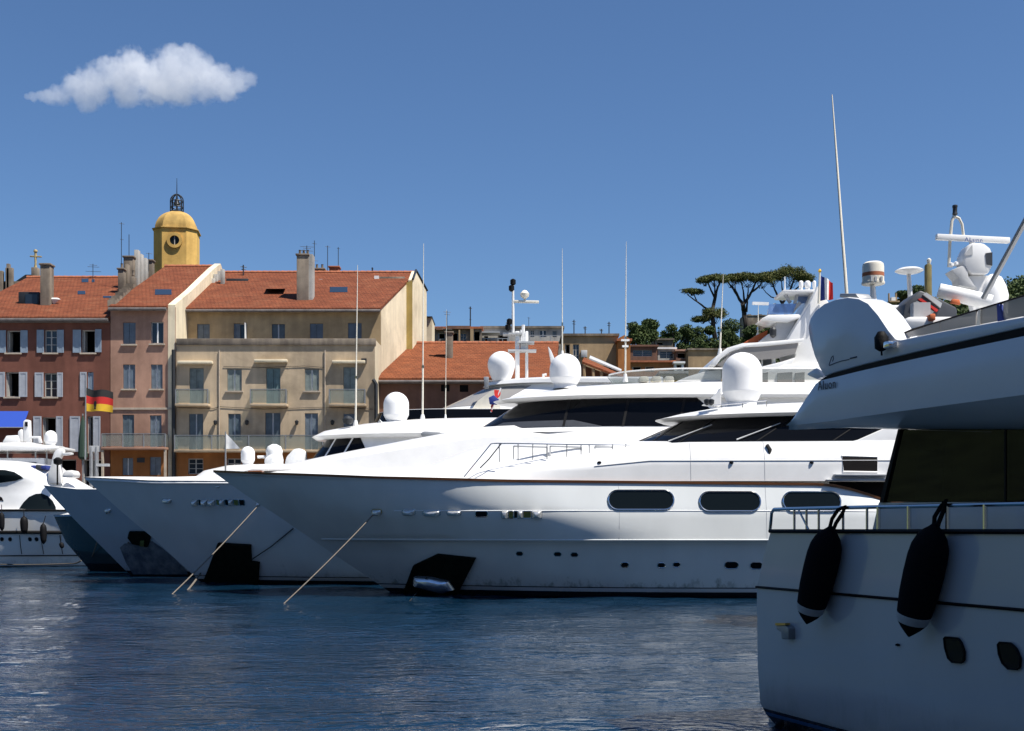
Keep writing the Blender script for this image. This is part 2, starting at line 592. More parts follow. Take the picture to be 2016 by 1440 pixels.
def terrain_h(x, y):
    t = smooth((y - 96) / 75.0)
    h = 1.0 + 17.5 * t
    h += 10.0 * smooth((y - 165) / 60.0) * smooth((x - 2) / 25.0)
    h += 3.0 * math.exp(-((x - 45) / 18) ** 2 - ((y - 205) / 25) ** 2)
    h += 14.0 * smooth((x - 45) / 35.0) * smooth((y - 205) / 40.0)
    h += 19 * math.exp(-((x - 140) / 42) ** 2 - ((y - 262) / 50) ** 2)
    h += 0.5 * math.sin(x * 0.21 + 1) * math.sin(y * 0.17) * t
    return h
rows = []
for j in range(46):
    y = 96 + 520 * (j / 45.0) ** 1.5
    rows.append([(x, y, terrain_h(x, y)) for x in [-150 + 500 * i / 79.0 for i in range(80)]])
tag(MB().grid(rows).build('hillside', M['earth'], None, smooth=80), kind='structure')

# unseen hill ring added beside and behind the viewer to block low sky light
rows = []
rh = random.Random(3)
ph = [rh.uniform(0, 6.28) for _ in range(6)]
for j in range(14):
    t = j / 13.0
    row = []
    for i in range(121):
        a = math.radians(lerp(38, 322, i / 120.0))            # azimuth from +Y, clockwise
        r = 95 + 260 * t
        ridge = 70 + 14 * math.sin(3 * a + ph[0]) + 9 * math.sin(7 * a + ph[1]) + 5 * math.sin(13 * a + ph[2])
        h = -1 + ridge * smooth(t * 1.08) + 2.0 * math.sin(23 * a + 9 * t) * t
        row.append((r * math.sin(a), r * math.cos(a), h))
    rows.append(row)
tag(MB().grid(rows).build('added_hills', M['earth'], None, smooth=80), kind='structure')

# ------------------------------------------------------------------ building materials
def wallm(name, c, s=0.13, v=0.2): return mat(name, c, 0.88, var=v, vscale=0.55, bump=0.25, bscale=18, streak=s, spec=0.2)
M['brown'] = wallm('brown_plaster', (0.205, 0.084, 0.060))
M['pink'] = wallm('pink_plaster', (0.45, 0.265, 0.19))
M['beige'] = wallm('beige_plaster', (0.56, 0.44, 0.30))
M['ochretop'] = wallm('ochre_plaster', (0.52, 0.385, 0.22))
M['paleyellow'] = wallm('pale_yellow_plaster', (0.78, 0.68, 0.49), 0.1, 0.12)
M['orangewall'] = wallm('orange_plaster', (0.42, 0.17, 0.055))
M['olivewall'] = wallm('olive_plaster', (0.42, 0.31, 0.10))
M['concrete'] = wallm('weathered_concrete', (0.27, 0.225, 0.175), 0.3, 0.45)
M['dullbrown'] = wallm('dull_brown_plaster', (0.215, 0.115, 0.080))
M['tan'] = wallm('tan_plaster', (0.42, 0.30, 0.175), 0.1)
M['towery'] = wallm('yellow_plaster', (0.76, 0.48, 0.145), 0.12, 0.2)
M['domey'] = wallm('yellow_dome_render', (0.63, 0.41, 0.135), 0.15, 0.25)
M['greywhite'] = wallm('grey_white_render', (0.44, 0.43, 0.40), 0.15, 0.3)
M['shutterblue'] = mat('blue_grey_shutter', (0.24, 0.30, 0.37), 0.6, var=0.15, vscale=2)
M['shuttergrey'] = mat('pale_grey_shutter', (0.36, 0.38, 0.42), 0.6, var=0.15, vscale=2)
M['leafblue'] = mat('slate_blue_shutter', (0.115, 0.15, 0.19), 0.5, var=0.2, vscale=2)
M['leafgreen'] = mat('grey_green_shutter', (0.17, 0.22, 0.21), 0.5, var=0.2, vscale=2)
M['leafblue_b'] = mat('faded_blue_shutter', (0.145, 0.18, 0.215), 0.55, var=0.3, vscale=3)
M['leafblue_c'] = mat('dark_slate_shutter', (0.095, 0.13, 0.155), 0.5, var=0.3, vscale=3)
M['leafgreen_b'] = mat('faded_green_shutter', (0.20, 0.235, 0.22), 0.55, var=0.3, vscale=3)
M['leafgreen_c'] = mat('teal_shutter', (0.135, 0.205, 0.205), 0.5, var=0.3, vscale=3)
M['winframe'] = mat('window_frame_paint', (0.42, 0.41, 0.38), 0.6, var=0.1)
M['wpane'] = mat('window_pane', (0.018, 0.028, 0.042), 0.06)
M['gutter'] = mat('zinc_gutter', (0.17, 0.15, 0.14), 0.5, metal=0.3, var=0.3)
M['sill'] = mat('stone_sill', (0.44, 0.37, 0.29), 0.85, var=0.2)
M['roof'] = roof_mat('terracotta_tiles', (0.205, 0.062, 0.028), (0.125, 0.036, 0.018), (0.25, 0.105, 0.055))
M['roof2'] = roof_mat('orange_terracotta_tiles', (0.225, 0.069, 0.027), (0.16, 0.048, 0.02), (0.26, 0.098, 0.045))
M['ridge'] = mat('terracotta_ridge', (0.36, 0.12, 0.055), 0.85, var=0.3, vscale=4)

def wall_open(name, m, parent, x0, x1, z0, z1, y, openings, depth=0.22):
    """a wall front at y with real openings and their reveals"""
    ops = [(max(a, x0), min(b, x1), max(c, z0), min(d, z1)) for a, b, c, d in openings if b > x0 and a < x1 and d > z0 and c < z1]
    xs = sorted({x0, x1, *[o[0] for o in ops], *[o[1] for o in ops]})
    zs = sorted({z0, z1, *[o[2] for o in ops], *[o[3] for o in ops]})
    mb = MB()
    for a, b in zip(xs, xs[1:]):
        for c, d in zip(zs, zs[1:]):
            mx, mz = (a + b) / 2, (c + d) / 2
            if any(o[0] < mx < o[1] and o[2] < mz < o[3] for o in ops): continue
            mb.add([(a, y, c), (b, y, c), (b, y, d), (a, y, d)], [(0, 1, 2, 3)])
    for a, b, c, d in ops:
        e = y + depth
        mb.add([(a, y, c), (b, y, c), (b, y, d), (a, y, d), (a, e, c), (b, e, c), (b, e, d), (a, e, d)],
               [(0, 4, 5, 1), (1, 5, 6, 2), (2, 6, 7, 3), (3, 7, 4, 0)])
    return mb

def leaf(name, m, parent, x0, x1, y, z0, z1, slats=True):
    """one shutter leaf: stiles, rails and a louvred field"""
    mb = MB()
    t = 0.05
    w = min(0.09, (x1 - x0) * 0.2)
    mb.box(x0, x0 + w, y, y + t, z0, z1).box(x1 - w, x1, y, y + t, z0, z1)
    mb.box(x0 + w, x1 - w, y + 0.002, y + t, z0, z0 + 0.1).box(x0 + w, x1 - w, y + 0.002, y + t, z1 - 0.1, z1)
    mb.box(x0 + w, x1 - w, y + 0.022, y + t - 0.004, z0 + 0.1, z1 - 0.1)
    return mb.build(name, m, parent)

def window(parent, x0, x1, z0, z1, y, kind, leafm=None, sill=True, depth=0.22):
    """the filling of one opening; returns the window part (frame) with its panes and leaves below it"""
    if leafm is not None:
        alt = {M['leafblue']: 'leafblue', M['leafgreen']: 'leafgreen'}.get(leafm)
        if alt: leafm = M[alt + random.Random(int(x0 * 37 + z0 * 91)).choice(['', '_b', '_c'])]
    e = y + depth
    fr = MB()
    fw = 0.06
    yf0, yf1 = e - 0.09, e - 0.02
    fr.box(x0, x0 + fw, yf0, yf1, z0, z1).box(x1 - fw, x1, yf0, yf1, z0, z1)
    fr.box(x0 + fw, x1 - fw, yf0 + .002, yf1, z0, z0 + fw).box(x0 + fw, x1 - fw, yf0 + .002, yf1, z1 - fw, z1)
    xm = (x0 + x1) / 2
    if kind == 'casement':
        fr.box(xm - .035, xm + .035, yf0 + .004, yf1, z0 + fw, z1 - fw)
        for t in (0.36, 0.68):
            zz = lerp(z0, z1, t)
            fr.box(x0 + fw, x1 - fw, yf0 + .01, yf1, zz - .02, zz + .02)
    f = fr.build('window', M['winframe'], parent)
    if kind in ('closed', 'ajar', 'gap'):
        g = 0.05 if kind == 'gap' else 0.012
        leaf('shutter', leafm, f, x0 + .015, xm - g, y + .07, z0 + .02, z1 - .02)
        if kind == 'ajar':
            mb = MB().box(x1 - .06, x1 - .015, y - .45, y + .07, z0 + .02, z1 - .02)
            mb.build('shutter', M['whitecloth'], f)
        else:
            leaf('shutter', leafm, f, xm + g, x1 - .015, y + .07, z0 + .02, z1 - .02)
        if kind == 'gap':
            boxo('curtain', M['whitecloth'], f, xm - g, xm + g, y + .13, y + .14, z0 + .03, z1 - .03)
    if kind == 'void':
        mb = MB()
        d = 1.2
        mb.add([(x0, e, z0), (x1, e, z0), (x1, e, z1), (x0, e, z1), (x0, e + d, z0), (x1, e + d, z0), (x1, e + d, z1), (x0, e + d, z1)],
               [(4, 5, 6, 7), (0, 1, 5, 4), (3, 7, 6, 2), (0, 4, 7, 3), (1, 2, 6, 5)])
        mb.build('room_behind', M['void'], f)
        # one casement leaf swung into the room
        MB().box(x0 + .07, x0 + .13, e, e + .5, z0 + .05, z1 - .05).build('casement_leaf', M['winframe'], f)
    else:
        boxo('pane', M['wpane'], f, x0 + fw * .5, x1 - fw * .5, e - .05, e - .04, z0 + fw * .5, z1 - fw * .5)
        if kind == 'curtain':
            boxo('curtain', M['whitecloth'], f, xm - .04, xm + .05, e - .12, e - .1, z0 + .05, z1 - .05)
    if sill:
        boxo('sill', M['sill'], f, x0 - .1, x1 + .1, y - .13, y - .003, z0 - .1, z0 - .005)
    return f

def glass_balcony(parent, px0, px1, pyt, pyb, Y, depth=0.75, slabm=None, posts=(0.0, 1.0)):
    Yb = Y - depth
    x0, x1 = X_(px0, Y), X_(px1, Y)
    z1, z0 = Z_(pyt, Y), Z_(pyb, Y)
    s = boxo('balcony', slabm or M['beige'], parent, x0, x1, Yb, Y - .003, z0 - .16, z0, bevel=.015)
    boxo('glass_panel', M['balglass'], s, x0 + .03, x1 - .03, Yb + .05, Yb + .062, z0 + .05, z1 - .02)
    boxo('glass_panel', M['balglass'], s, x0 + .05, x0 + .062, Yb + .07, Y - .02, z0 + .05, z1 - .02)
    boxo('glass_panel', M['balglass'], s, x1 - .062, x1 - .05, Yb + .07, Y - .02, z0 + .05, z1 - .02)
    boxo('handrail', M['galv'], s, x0 + .02, x1 - .02, Yb + .03, Yb + .08, z1 - .018, z1 + .02)
    for t in posts:
        xx = lerp(x0 + .04, x1 - .04, t)
        boxo('post', M['galv'], s, xx - .03, xx + .03, Yb + .02, Yb + .085, z0 + .002, z1 - .02)
    return s

class Slope:
    """a roof plane rising away from the camera; gives the point behind a photo pixel"""
    def __init__(self, Ye, ze, Yr, zr):
        self.Ye, self.ze, self.s = Ye, ze, (zr - ze) / (Yr - Ye)
    def z(self, Y): return self.ze + self.s * (Y - self.Ye)
    def at(self, px, py):
        Y = (self.ze - self.s * self.Ye - CH) / ((HY - py) / F - self.s)
        return Vector((X_(px, Y), Y, self.z(Y)))

def skylight(roof, sl, px0, px1, py0, py1, open_=0.0):
    a, b = sl.at((px0 + px1) / 2, py1), sl.at((px0 + px1) / 2, py0)
    w = X_(px1, a.y) - X_(px0, a.y)
    n = Vector((0, -sl.s, 1)).normalized()
    up = (b - a)
    c = [a + Vector((-w / 2, 0, 0)), a + Vector((w / 2, 0, 0)), b + Vector((w / 2, 0, 0)), b + Vector((-w / 2, 0, 0))]
    lo = [p - n * .05 for p in c]
    hi = [p + n * .14 for p in c]
    k = MB().hexa(lo, hi).build('skylight', M['darkmetal'], roof, bevel=.02)
    u, r = up.normalized(), Vector((1, 0, 0))
    m_ = .12
    ins = [c[0] + u * m_ + r * m_, c[1] + u * m_ - r * m_, c[2] - u * m_ - r * m_, c[3] - u * m_ + r * m_]
    lift = [0, 0, 0, 0] if not open_ else [open_, open_, 0, 0]
    MB().hexa([p + n * (.145 + l) for p, l in zip(ins, lift)], [p + n * (.17 + l) for p, l in zip(ins, lift)]).build('pane', M['wpane'], k)
    return k

def chimney(roof, px0, px1, pyt, pyb, Y, m, d=0.8, cap=True, pots=0):
    x0, x1, zt, zb = X_(px0, Y), X_(px1, Y), Z_(pyt, Y), Z_(pyb, Y)
    mb = MB().box(x0, x1, Y, Y + d, zb - .8, zt)
    if cap:
        mb.box(x0 - .07, x1 + .07, Y - .07, Y + d + .07, zt + .002, zt + .12)
    for k in range(pots):
        xx = lerp(x0, x1, (k + .5) / pots)
        mb.lathe((xx, Y + d / 2, zt + .12), [(.11, 0), (.09, .1), (.085, .32), (.11, .36)], n=8)
    return mb.build('chimney', m, roof, bevel=.015)

def aerial(parent, px, py0, py1, Y, bars=(), name='aerial', r=.025):
    mb = MB()
    p0, p1 = W(px, py1, Y), W(px, py0, Y)
    mb.tube([p0 - Vector((0, 0, .5)), p1], r, 6)
    for t, w in bars:
        c = p0.lerp(p1, t)
        mb.tube([c - Vector((w / 2, 0, 0)), c + Vector((w / 2, .2, 0))], r * .6, 5)
    return mb.build(name, M['darkmetal'], parent)

def gable_roof(parent, m, xl, xr, Ye, ze, Yr, zr, Yb, zb, over=.35, thick=.16, name='roof'):
    """front slope and back slope as one slab; xl, xr may differ at eave and ridge"""
    (a0, a1), (b0, b1) = xl, xr
    s = (zr - ze) / (Yr - Ye)
    f = [(a0, Ye - over, ze - s * over), (b0, Ye - over, ze - s * over), (b1, Yr, zr), (a1, Yr, zr), ]
    bk = [(a1, Yr, zr), (b1, Yr, zr), (b1, Yb, zb), (a1, Yb, zb)]
    mb = MB()
    d = Vector((0, 0, thick))
    mb.hexa([Vector(p) for p in f], [Vector(p) + d for p in f])
    o = mb.build(name, m, parent)
    mb = MB().hexa([Vector(p) + Vector((0, .002, 0)) for p in bk], [Vector(p) + d + Vector((0, .002, 0)) for p in bk])
    mb.build('roof_back', m, parent)
    mb = MB()
    nseg = max(4, int((b1 - a1) / .45))
    for k in range(nseg):
        x0, x1 = lerp(a1, b1, k / nseg), lerp(a1, b1, (k + 1) / nseg)
        mb.tube([(x0, Yr, zr + thick), (x1 - .02, Yr, zr + thick)], [.15, .125], 8)
    r = mb.build('ridge_tiles', M['ridge'], o)
    r['kind'] = 'stuff'
    return o

# ------------------------------------------------------------------ brown house (far left)
Y0 = 80.0
def px_open(L, Y): return [(X_(a, Y), X_(b, Y), Z_(d, Y), Z_(c, Y)) for a, b, c, d in L]

b = thing('brown_house', 'brown plastered house with open pale shutters at the left edge of the quay', 'house', (X_(100, Y0), Y0, 1.1))
xl, xr = X_(-90, Y0), X_(216.5, Y0)
ze = Z_(626, Y0)
wins = [(13, 40, 651, 695, 'void'), (88, 112, 650, 695, 'casement'), (161, 187, 650, 695, 'void'),
        (11, 37, 733, 782, 'void'), (87, 112, 735, 782, 'casement'), (172, 184, 733, 782, 'closed'),
        (83, 110, 822, 890, 'void'), (172, 183, 820, 890, 'void'), (-62, -36, 651, 695, 'casement'), (-62, -36, 733, 782, 'void')]
shops = [(-60, 20, 905, 1000), (30, 90, 905, 1000), (100, 150, 905, 1000), (160, 205, 905, 1000)]
wall_open('wall', None, None, xl, xr, 1.1, ze, Y0, px_open([w[:4] for w in wins] + shops, Y0)).build('wall', M['brown'], b)
for w in wins:
    (o,) = px_open([w[:4]], Y0)
    f = window(b, *o, Y0, w[4], M['shutterblue'])
for i, s in enumerate(shops):
    (o,) = px_open([s], Y0)
    f = window(b, *o, Y0, 'void', sill=False)
for (a, c, t, u) in ((-1, 12, 651, 695), (41, 55, 651, 695), (73, 87, 650, 695), (113, 126, 650, 695), (144, 160, 650, 695), (188, 200, 649, 694),
                     (-4, 10, 733, 782), (38, 54, 733, 782), (69, 86, 734, 782), (113, 124, 734, 782), (158, 171, 733, 782), 
                     (66, 82, 820, 890), (111, 124, 820, 890), (138, 158, 820, 890), (184, 198, 820, 890)):
    leaf('shutter', M['shutterblue'] if t < 700 else M['shuttergrey'], b, X_(a, Y0), X_(c, Y0), Y0 - .07, Z_(u, Y0), Z_(t, Y0))
zr = Z_(551, 92)
sl = Slope(Y0, ze, 92, zr)
rf = gable_roof(b, M['roof'], (xl, xl), (xr, xr), Y0, ze, 92, zr, 102, ze)
boxo('side_wall', M['brown'], b, xl, xl + .2, Y0 + .01, 102, 1.1, ze - .1)
MB().prism([(xr - .22, Y0 + .02, 1.1), (xr - .22, 102, 1.1), (xr - .22, 102, ze - .06), (xr - .22, 92, zr - .06), (xr - .22, Y0 + .02, ze - .06)], (.2, 0, 0)).build('side_wall', M['brown'], b)
MB().tube([(xl, Y0 - .42, ze - .2), (xr, Y0 - .42, ze - .2)], .11, 8).build('gutter', M['gutter'], b)
boxo('eave_board', M['gutter'], b, xl, xr, Y0 - .3, Y0 - .003, ze - .34, ze - .22)
chimney(rf, 79, 98, 522, 606, sl.at(88, 606).y, M['concrete'], 0.75)
# dormer beside the chimney
p = sl.at(60, 603)
d = boxo('dormer', M['darkmetal'], rf, X_(36, p.y), X_(77, p.y), p.y, p.y + 1.6, p.z - .1, Z_(575, p.y), bevel=.03)
boxo('pane', M['wpane'], d, X_(50, p.y), X_(74, p.y), p.y - .03, p.y - .004, p.z + .12, Z_(580, p.y))
MB().lathe((X_(106, p.y), p.y, Z_(590, p.y)), [(.05, -.3), (.45, 0), (.3, .1), (.05, .12)], 14, sy=.4).build('satellite_dish', M['gel_matt'], rf)
skylight(rf, sl, 200, 232, 587, 592)
skylight(rf, sl, 150, 172, 577, 585)
for px0, px1, py0, py1 in ((158, 178, 552, 561), (178, 190, 554, 561)):
    skylight(rf, sl, px0, px1, py0, py1)
aerial(rf, 183, 520, 556, 91.5, ((.6, 1.1), (.85, .8), (.95, .5)))
# blue awning over the left shop
aw = thing('shop_awning', 'bright blue sloping awning on the brown house at the left edge', 'awning', (X_(15, Y0), Y0, Z_(843, Y0)))
xa, xb, za, zb = X_(-40, Y0), X_(57, Y0), Z_(811, Y0), Z_(842, Y0 - 1.0)
MB().hexa([(xa, Y0 - .08, za), (xb, Y0 - .08, za), (xb, Y0 - 1.0, zb), (xa, Y0 - 1.0, zb)], [(xa, Y0 - .08, za + .03), (xb, Y0 - .08, za + .03), (xb, Y0 - 1.0, zb + .03), (xa, Y0 - 1.0, zb + .03)]).build('canvas', M['bluecloth'], aw)
MB().tube([(xa, Y0 - 1.0, zb), (xb, Y0 - 1.0, zb)], .035, 6).build('front_bar', M['galv'], aw)
for x in (xa + .1, X_(10, Y0), xb - .1):
    MB().tube([(x, Y0 - 1.0, zb), (x, Y0 - 1.0, Z_(868, Y0 - 1))], .02, 6).build('post', M['galv'], aw)

# ------------------------------------------------------------------ pink house
b = thing('pink_house', 'pink plastered house between the brown house and the beige house, glass balcony low down', 'house', (X_(280, Y0), Y0, 1.1))
xl, xr = X_(217.5, Y0), X_(346, Y0)
ze, zbase = Z_(605, Y0), Z_(885, Y0)
wins = [(242, 267, 635, 678, 'closed'), (297, 322, 634, 677, 'curtain'), (242, 266, 718, 766, 'gap'), (297, 320, 718, 766, 'gap'),
        (241, 264, 817, 881, 'closed'), (295, 318, 818, 881, 'gap')]
low = [(241, 262, 902, 936, 'gap'), (295, 317, 900, 936, 'closed')]
wall_open('wall', None, None, xl, xr, zbase, ze, Y0, px_open([w[:4] for w in wins], Y0)).build('wall', M['pink'], b)
wall_open('wall', None, None, xl, xr, 1.1, zbase - .002, Y0, px_open([w[:4] for w in low], Y0)).build('base_wall', M['orangewall'], b)
for w in wins + low:
    (o,) = px_open([w[:4]], Y0)
    window(b, *o, Y0, w[4], M['leafblue'], sill=w[3] < 800)
glass_balcony(b, 207, 333, 856, 882, Y0, .8, M['pink'], (0, .33, .66, 1))
boxo('vent_grille', M['darkmetal'], b, X_(270, Y0), X_(285, Y0), Y0 - .05, Y0 - .003, Z_(911, Y0), Z_(902, Y0))
boxo('string_course', M['sill'], b, xl + .01, xr - .05, Y0 - .07, Y0 - .003, Z_(807, Y0), Z_(803, Y0))
for px in (209, 331):
    boxo('balcony_post', M['sill'], b, X_(px - 2, Y0), X_(px + 2, Y0), Y0 - .75, Y0 - .6, 1.1, Z_(886, Y0 - .7))
zr = Z_(529, 92.5)
sl = Slope(Y0, ze, 92.5, zr)
rf = gable_roof(b, M['roof'], (xl, xl), (xr - .5, xr - .5), Y0, ze, 92.5, zr, 103, ze)
MB().tube([(xl, Y0 - .42, ze - .2), (xr - .5, Y0 - .42, ze - .2)], .11, 8).build('gutter', M['gutter'], b)
# party wall with a rendered parapet that climbs along the roof on the right
pr = [(xr - .5, Y0 - .02, 1.1), (xr - .5, 103, 1.1), (xr - .5, 103, ze + .2), (xr - .5, 92.5, zr + .36), (xr - .5, 90.5, zr - .42), (xr - .5, Y0 + 4, ze + 1.82), (xr - .5, Y0 - .02, ze + .16)]
MB().prism(pr, (.46, 0, 0)).build('party_wall', M['paleyellow'], b)
MB().prism([(xl, Y0 + .02, zbase), (xl, 103, zbase), (xl, 103, ze), (xl, 92.5, zr - .05), (xl, Y0 + .02, ze - .05)], (.18, 0, 0)).build('side_wall', M['pink'], b)
skylight(rf, sl, 302, 342, 574, 586)
# crumbling coping on the left verge
for k in range(16):
    t = k / 16.0
    p = sl.at(lerp(222, 262, t), lerp(602, 566, t))
    boxo('coping_stone', M['concrete'], rf, p.x - .25, p.x + .28, p.y - .3, p.y + .36, p.z - .1, p.z + .3 + .08 * math.sin(k * 2.3))
# cluster of old stacks at the party wall
stk = [(232, 243, 531, 584, 86.5), (243, 262, 507, 583, 88), (256, 264, 545, 590, 86.2), (264, 272, 492, 580, 88.5), (272, 279, 500, 573, 89.5), (279, 288, 508, 575, 90.5), (283, 300, 514, 560, 91.5), (246, 252, 520, 560, 87.2)]
for i, (a, c, t, u, Y) in enumerate(stk):
    chimney(rf, a, c, t, u, Y, M['greywhite'] if i in (3, 4, 5) else M['concrete'], .55, cap=(i in (0, 1, 6)), pots=(1 if i in (0, 2) else 0))
aerial(rf, 239, 438, 512, 88.3, ((.97, .3), (.55, .2)))
aerial(rf, 254, 462, 506, 88.3)
aerial(rf, 293, 498, 520, 91, ((.95, .4),))
# scaffold of plaster fragments at the ridge end
for i, (a, c, t, u) in enumerate(((428, 436, 534, 552), (420, 428, 540, 556), (412, 422, 548, 565), (434, 441, 530, 546))):
    chimney(rf, a, c, t, u, 90.5 - i * .4, M['greywhite'], .35, cap=False)

# ------------------------------------------------------------------ beige house
b = thing('beige_house', 'long beige house with glass balconies, closed blue green shutters and terracotta roof', 'house', (X_(540, Y0), Y0, 1.1))
xl, xr = X_(347, Y0), X_(738, Y0)
zp, zbase = Z_(680, Y0), Z_(888, Y0)
wins = [(373, 401, 725, 796, 'closed'), (447, 476, 727, 770, 'gap'), (524, 552, 725, 796, 'closed'), (600, 628, 727, 770, 'gap'), (676, 702, 723, 796, 'closed'),
        (372, 400, 815, 887, 'gap'), (449, 474, 815, 868, 'gap'), (522, 552, 813, 887, 'gap'), (600, 626, 814, 887, 'gap'), (676, 702, 815, 887, 'closed')]
low = [(370, 400, 903, 934, 'casement'), (447, 475, 903, 934, 'casement'), (522, 552, 903, 934, 'casement'), (600, 628, 903, 934, 'casement')]
wall_open('wall', None, None, xl, xr, zbase, zp, Y0, px_open([w[:4] for w in wins], Y0)).build('wall', M['beige'], b)
wall_open('wall', None, None, xl, xr, 1.1, zbase - .002, Y0, px_open([w[:4] for w in low], Y0)).build('base_wall', M['orangewall'], b)
for w in wins + low:
    (o,) = px_open([w[:4]], Y0)
    window(b, *o, Y0, w[4], M['leafgreen'] if w[2] < 800 else M['leafblue'], sill=(w[3] in (770, 868)))
boxo('parapet', M['concrete'], b, xl + .02, xr + .05, Y0 - .12, Y0 + .3, zp, zp + .42, bevel=.02)
boxo('terrace', M['concrete'], b, xl + .02, xr, Y0 + .31, 83.2, zp - .3, zp)
for a, c in ((350, 415), (496, 568), (650, 722)):
    glass_balcony(b, a, c, 769, 797, Y0, .7, M['beige'])
glass_balcony(b, 349, 640, 859, 887, Y0, .8, M['beige'], (0, .25, .5, .75, 1))
for a, c, t in ((352, 420, 712), (502, 567, 709), (655, 720, 711)):
    k = MB().box(X_(a, Y0), X_(c, Y0), Y0 - .38, Y0 - .003, Z_(t + 6, Y0), Z_(t, Y0)).build('awning_box', M['paleyellow'], b, bevel=.04)
boxo('drain_head', M['darkmetal'], b, X_(712, Y0), X_(722, Y0), Y0 - .25, Y0 - .003, Z_(716, Y0), Z_(707, Y0))
MB().tube([(X_(343.5, Y0), Y0 - .2, 1.1), (X_(343.5, Y0), Y0 - .2, Z_(690, Y0))], .13, 8).build('downpipe', M['darkmetal'], b)
MB().tube([(X_(741, Y0), Y0 - .15, 1.1), (X_(741, Y0), Y0 - .15, Z_(757, Y0)), (X_(735, Y0), Y0 - .15, Z_(748, Y0))], .12, 8).build('downpipe', M['darkmetal'], b)
# set-back top storey
YT = 83.0
xl2, xr2 = X_(352, YT), X_(750, YT)
zt = Z_(608, YT)
wins = [(388, 413, 638, 678, 'closed'), (460, 486, 637, 678, 'ajar'), (535, 561, 638, 678, 'gap'), (610, 636, 637, 678, 'closed'), (685, 712, 636, 677, 'closed')]
wall_open('wall', None, None, xl2, xr2, zp - .2, zt, YT, px_open([w[:4] for w in wins], YT)).build('upper_wall', M['ochretop'], b)
for w in wins:
    (o,) = px_open([w[:4]], YT)
    window(b, *o, YT, w[4], M['leafblue'], sill=False)
YR = 93.0
zr = Z_(541, YR)
sl = Slope(YT, zt, YR, zr)
xs_, ys_ = X_(800, 90.0), 90.0
xe_, ye_ = X_(819, YR), YR
xR_step = X_(812, 90.0)
xback = X_(840, 97.0)
rf = gable_roof(b, M['roof'], (xl2, xl2), (xr2, xe_), YT, zt, YR, zr, 97.0, Z_(574, 97.0), over=.4)
MB().tube([(xl2, YT - .45, zt - .22), (xr2, YT - .45, zt - .22)], .1, 8).build('gutter', M['gutter'], b)
# right gable in two rendered planes, the step between with its shade painted olive
g1 = [(xr2, YT, 1.1), (xr2, YT, zt - .02), (xs_, ys_, sl.z(ys_) - .03), (xs_, ys_, 1.1)]
MB().prism(g1, (-.3, .05, 0)).build('gable_wall', M['paleyellow'], b)
g2 = [(xs_ + .001, ys_, 1.1), (xs_ + .001, ys_, sl.z(ys_) + .1), (xR_step, ys_, sl.z(ys_) + .3), (xR_step, ys_, 1.1)]
MB().prism(g2, (0, .25, 0)).build('gable_step', M['olivewall'], b)
g3 = [(xR_step, ys_ + .001, 1.1), (xR_step, ys_ + .001, sl.z(ys_) + .3), (xe_ - .02, YR, zr + .28), (xback, 97.0, Z_(573, 97)), (xback, 97.0, 1.1)]
MB().prism(g3, (-.3, .02, 0)).build('gable_wall', M['paleyellow'], b)
MB().tube([(xR_step + .03, ys_, sl.z(ys_) + .34), (xe_, YR, zr + .34), (xback + .03, 97.0, Z_(572, 97))], .09, 6).build('verge_trim', M['darkmetal'], b)
lw = [(xr, Y0, 1.1), (xr, Y0, zp + .4), (X_(752, YT + .4), YT + .4, zp + .4), (X_(752, YT + .4), YT + .4, 1.1)]
MB().prism(lw, (-.3, .05, 0)).build('side_wall', M['paleyellow'], b)
k = sl.at(775, 553)
boxo('ledge', M['concrete'], rf, X_(738, k.y), X_(797, k.y), k.y, k.y + 1.5, k.z - .1, k.z + .3, bevel=.02)
boxo('box_end', M['whitecloth'], rf, X_(737, k.y), X_(746, k.y), k.y - .1, k.y - .01, k.z - .1, k.z + .35)
c = sl.at(598, 596)
chimney(rf, 584, 607, 503, 596, c.y, M['concrete'], 1.1, pots=3)
boxo('chimney_base', M['greywhite'], rf, X_(607.2, c.y), X_(615, c.y), c.y + .1, c.y + 1.0, c.z - .3, Z_(500, c.y))
aerial(rf, 604, 484, 500, c.y + .3, ((.4, .8), (.9, .9), (.7, .5)))
skylight(rf, sl, 521, 566, 572, 584, .35)
skylight(rf, sl, 646, 688, 569, 581)
MB().lathe((X_(632, 91), 91, Z_(556, 91)), [(.04, -.1), (.42, 0), (.38, .18), (.05, .2)], 14, sy=.6).build('satellite_dish', M['gel_matt'], rf)
chimney(rf, 617, 638, 531, 560, 93.2, M['concrete'], .9, pots=2)
chimney(rf, 648, 667, 527, 560, 94.2, M['ridge'], .8, cap=True)
aerial(rf, 619, 474, 530, 93.6, ((.9, .3), (.3, .5)))
aerial(rf, 645, 484, 540, 94, ((.97, .35),))
aerial(rf, 666, 487, 530, 94.5, ((.95, .2),))
aerial(rf, 733, 527, 545, 93, ((.9, .1),), r=.05)
aerial(rf, 479, 522, 556, 92, ((.75, .3), (.9, .4)), r=.05)
k = sl.at(462, 558)
boxo('roof_hatch', M['darkmetal'], rf, X_(445, k.y), X_(488, k.y), k.y, k.y + 1.2, k.z - .1, k.z + .35, bevel=.03)

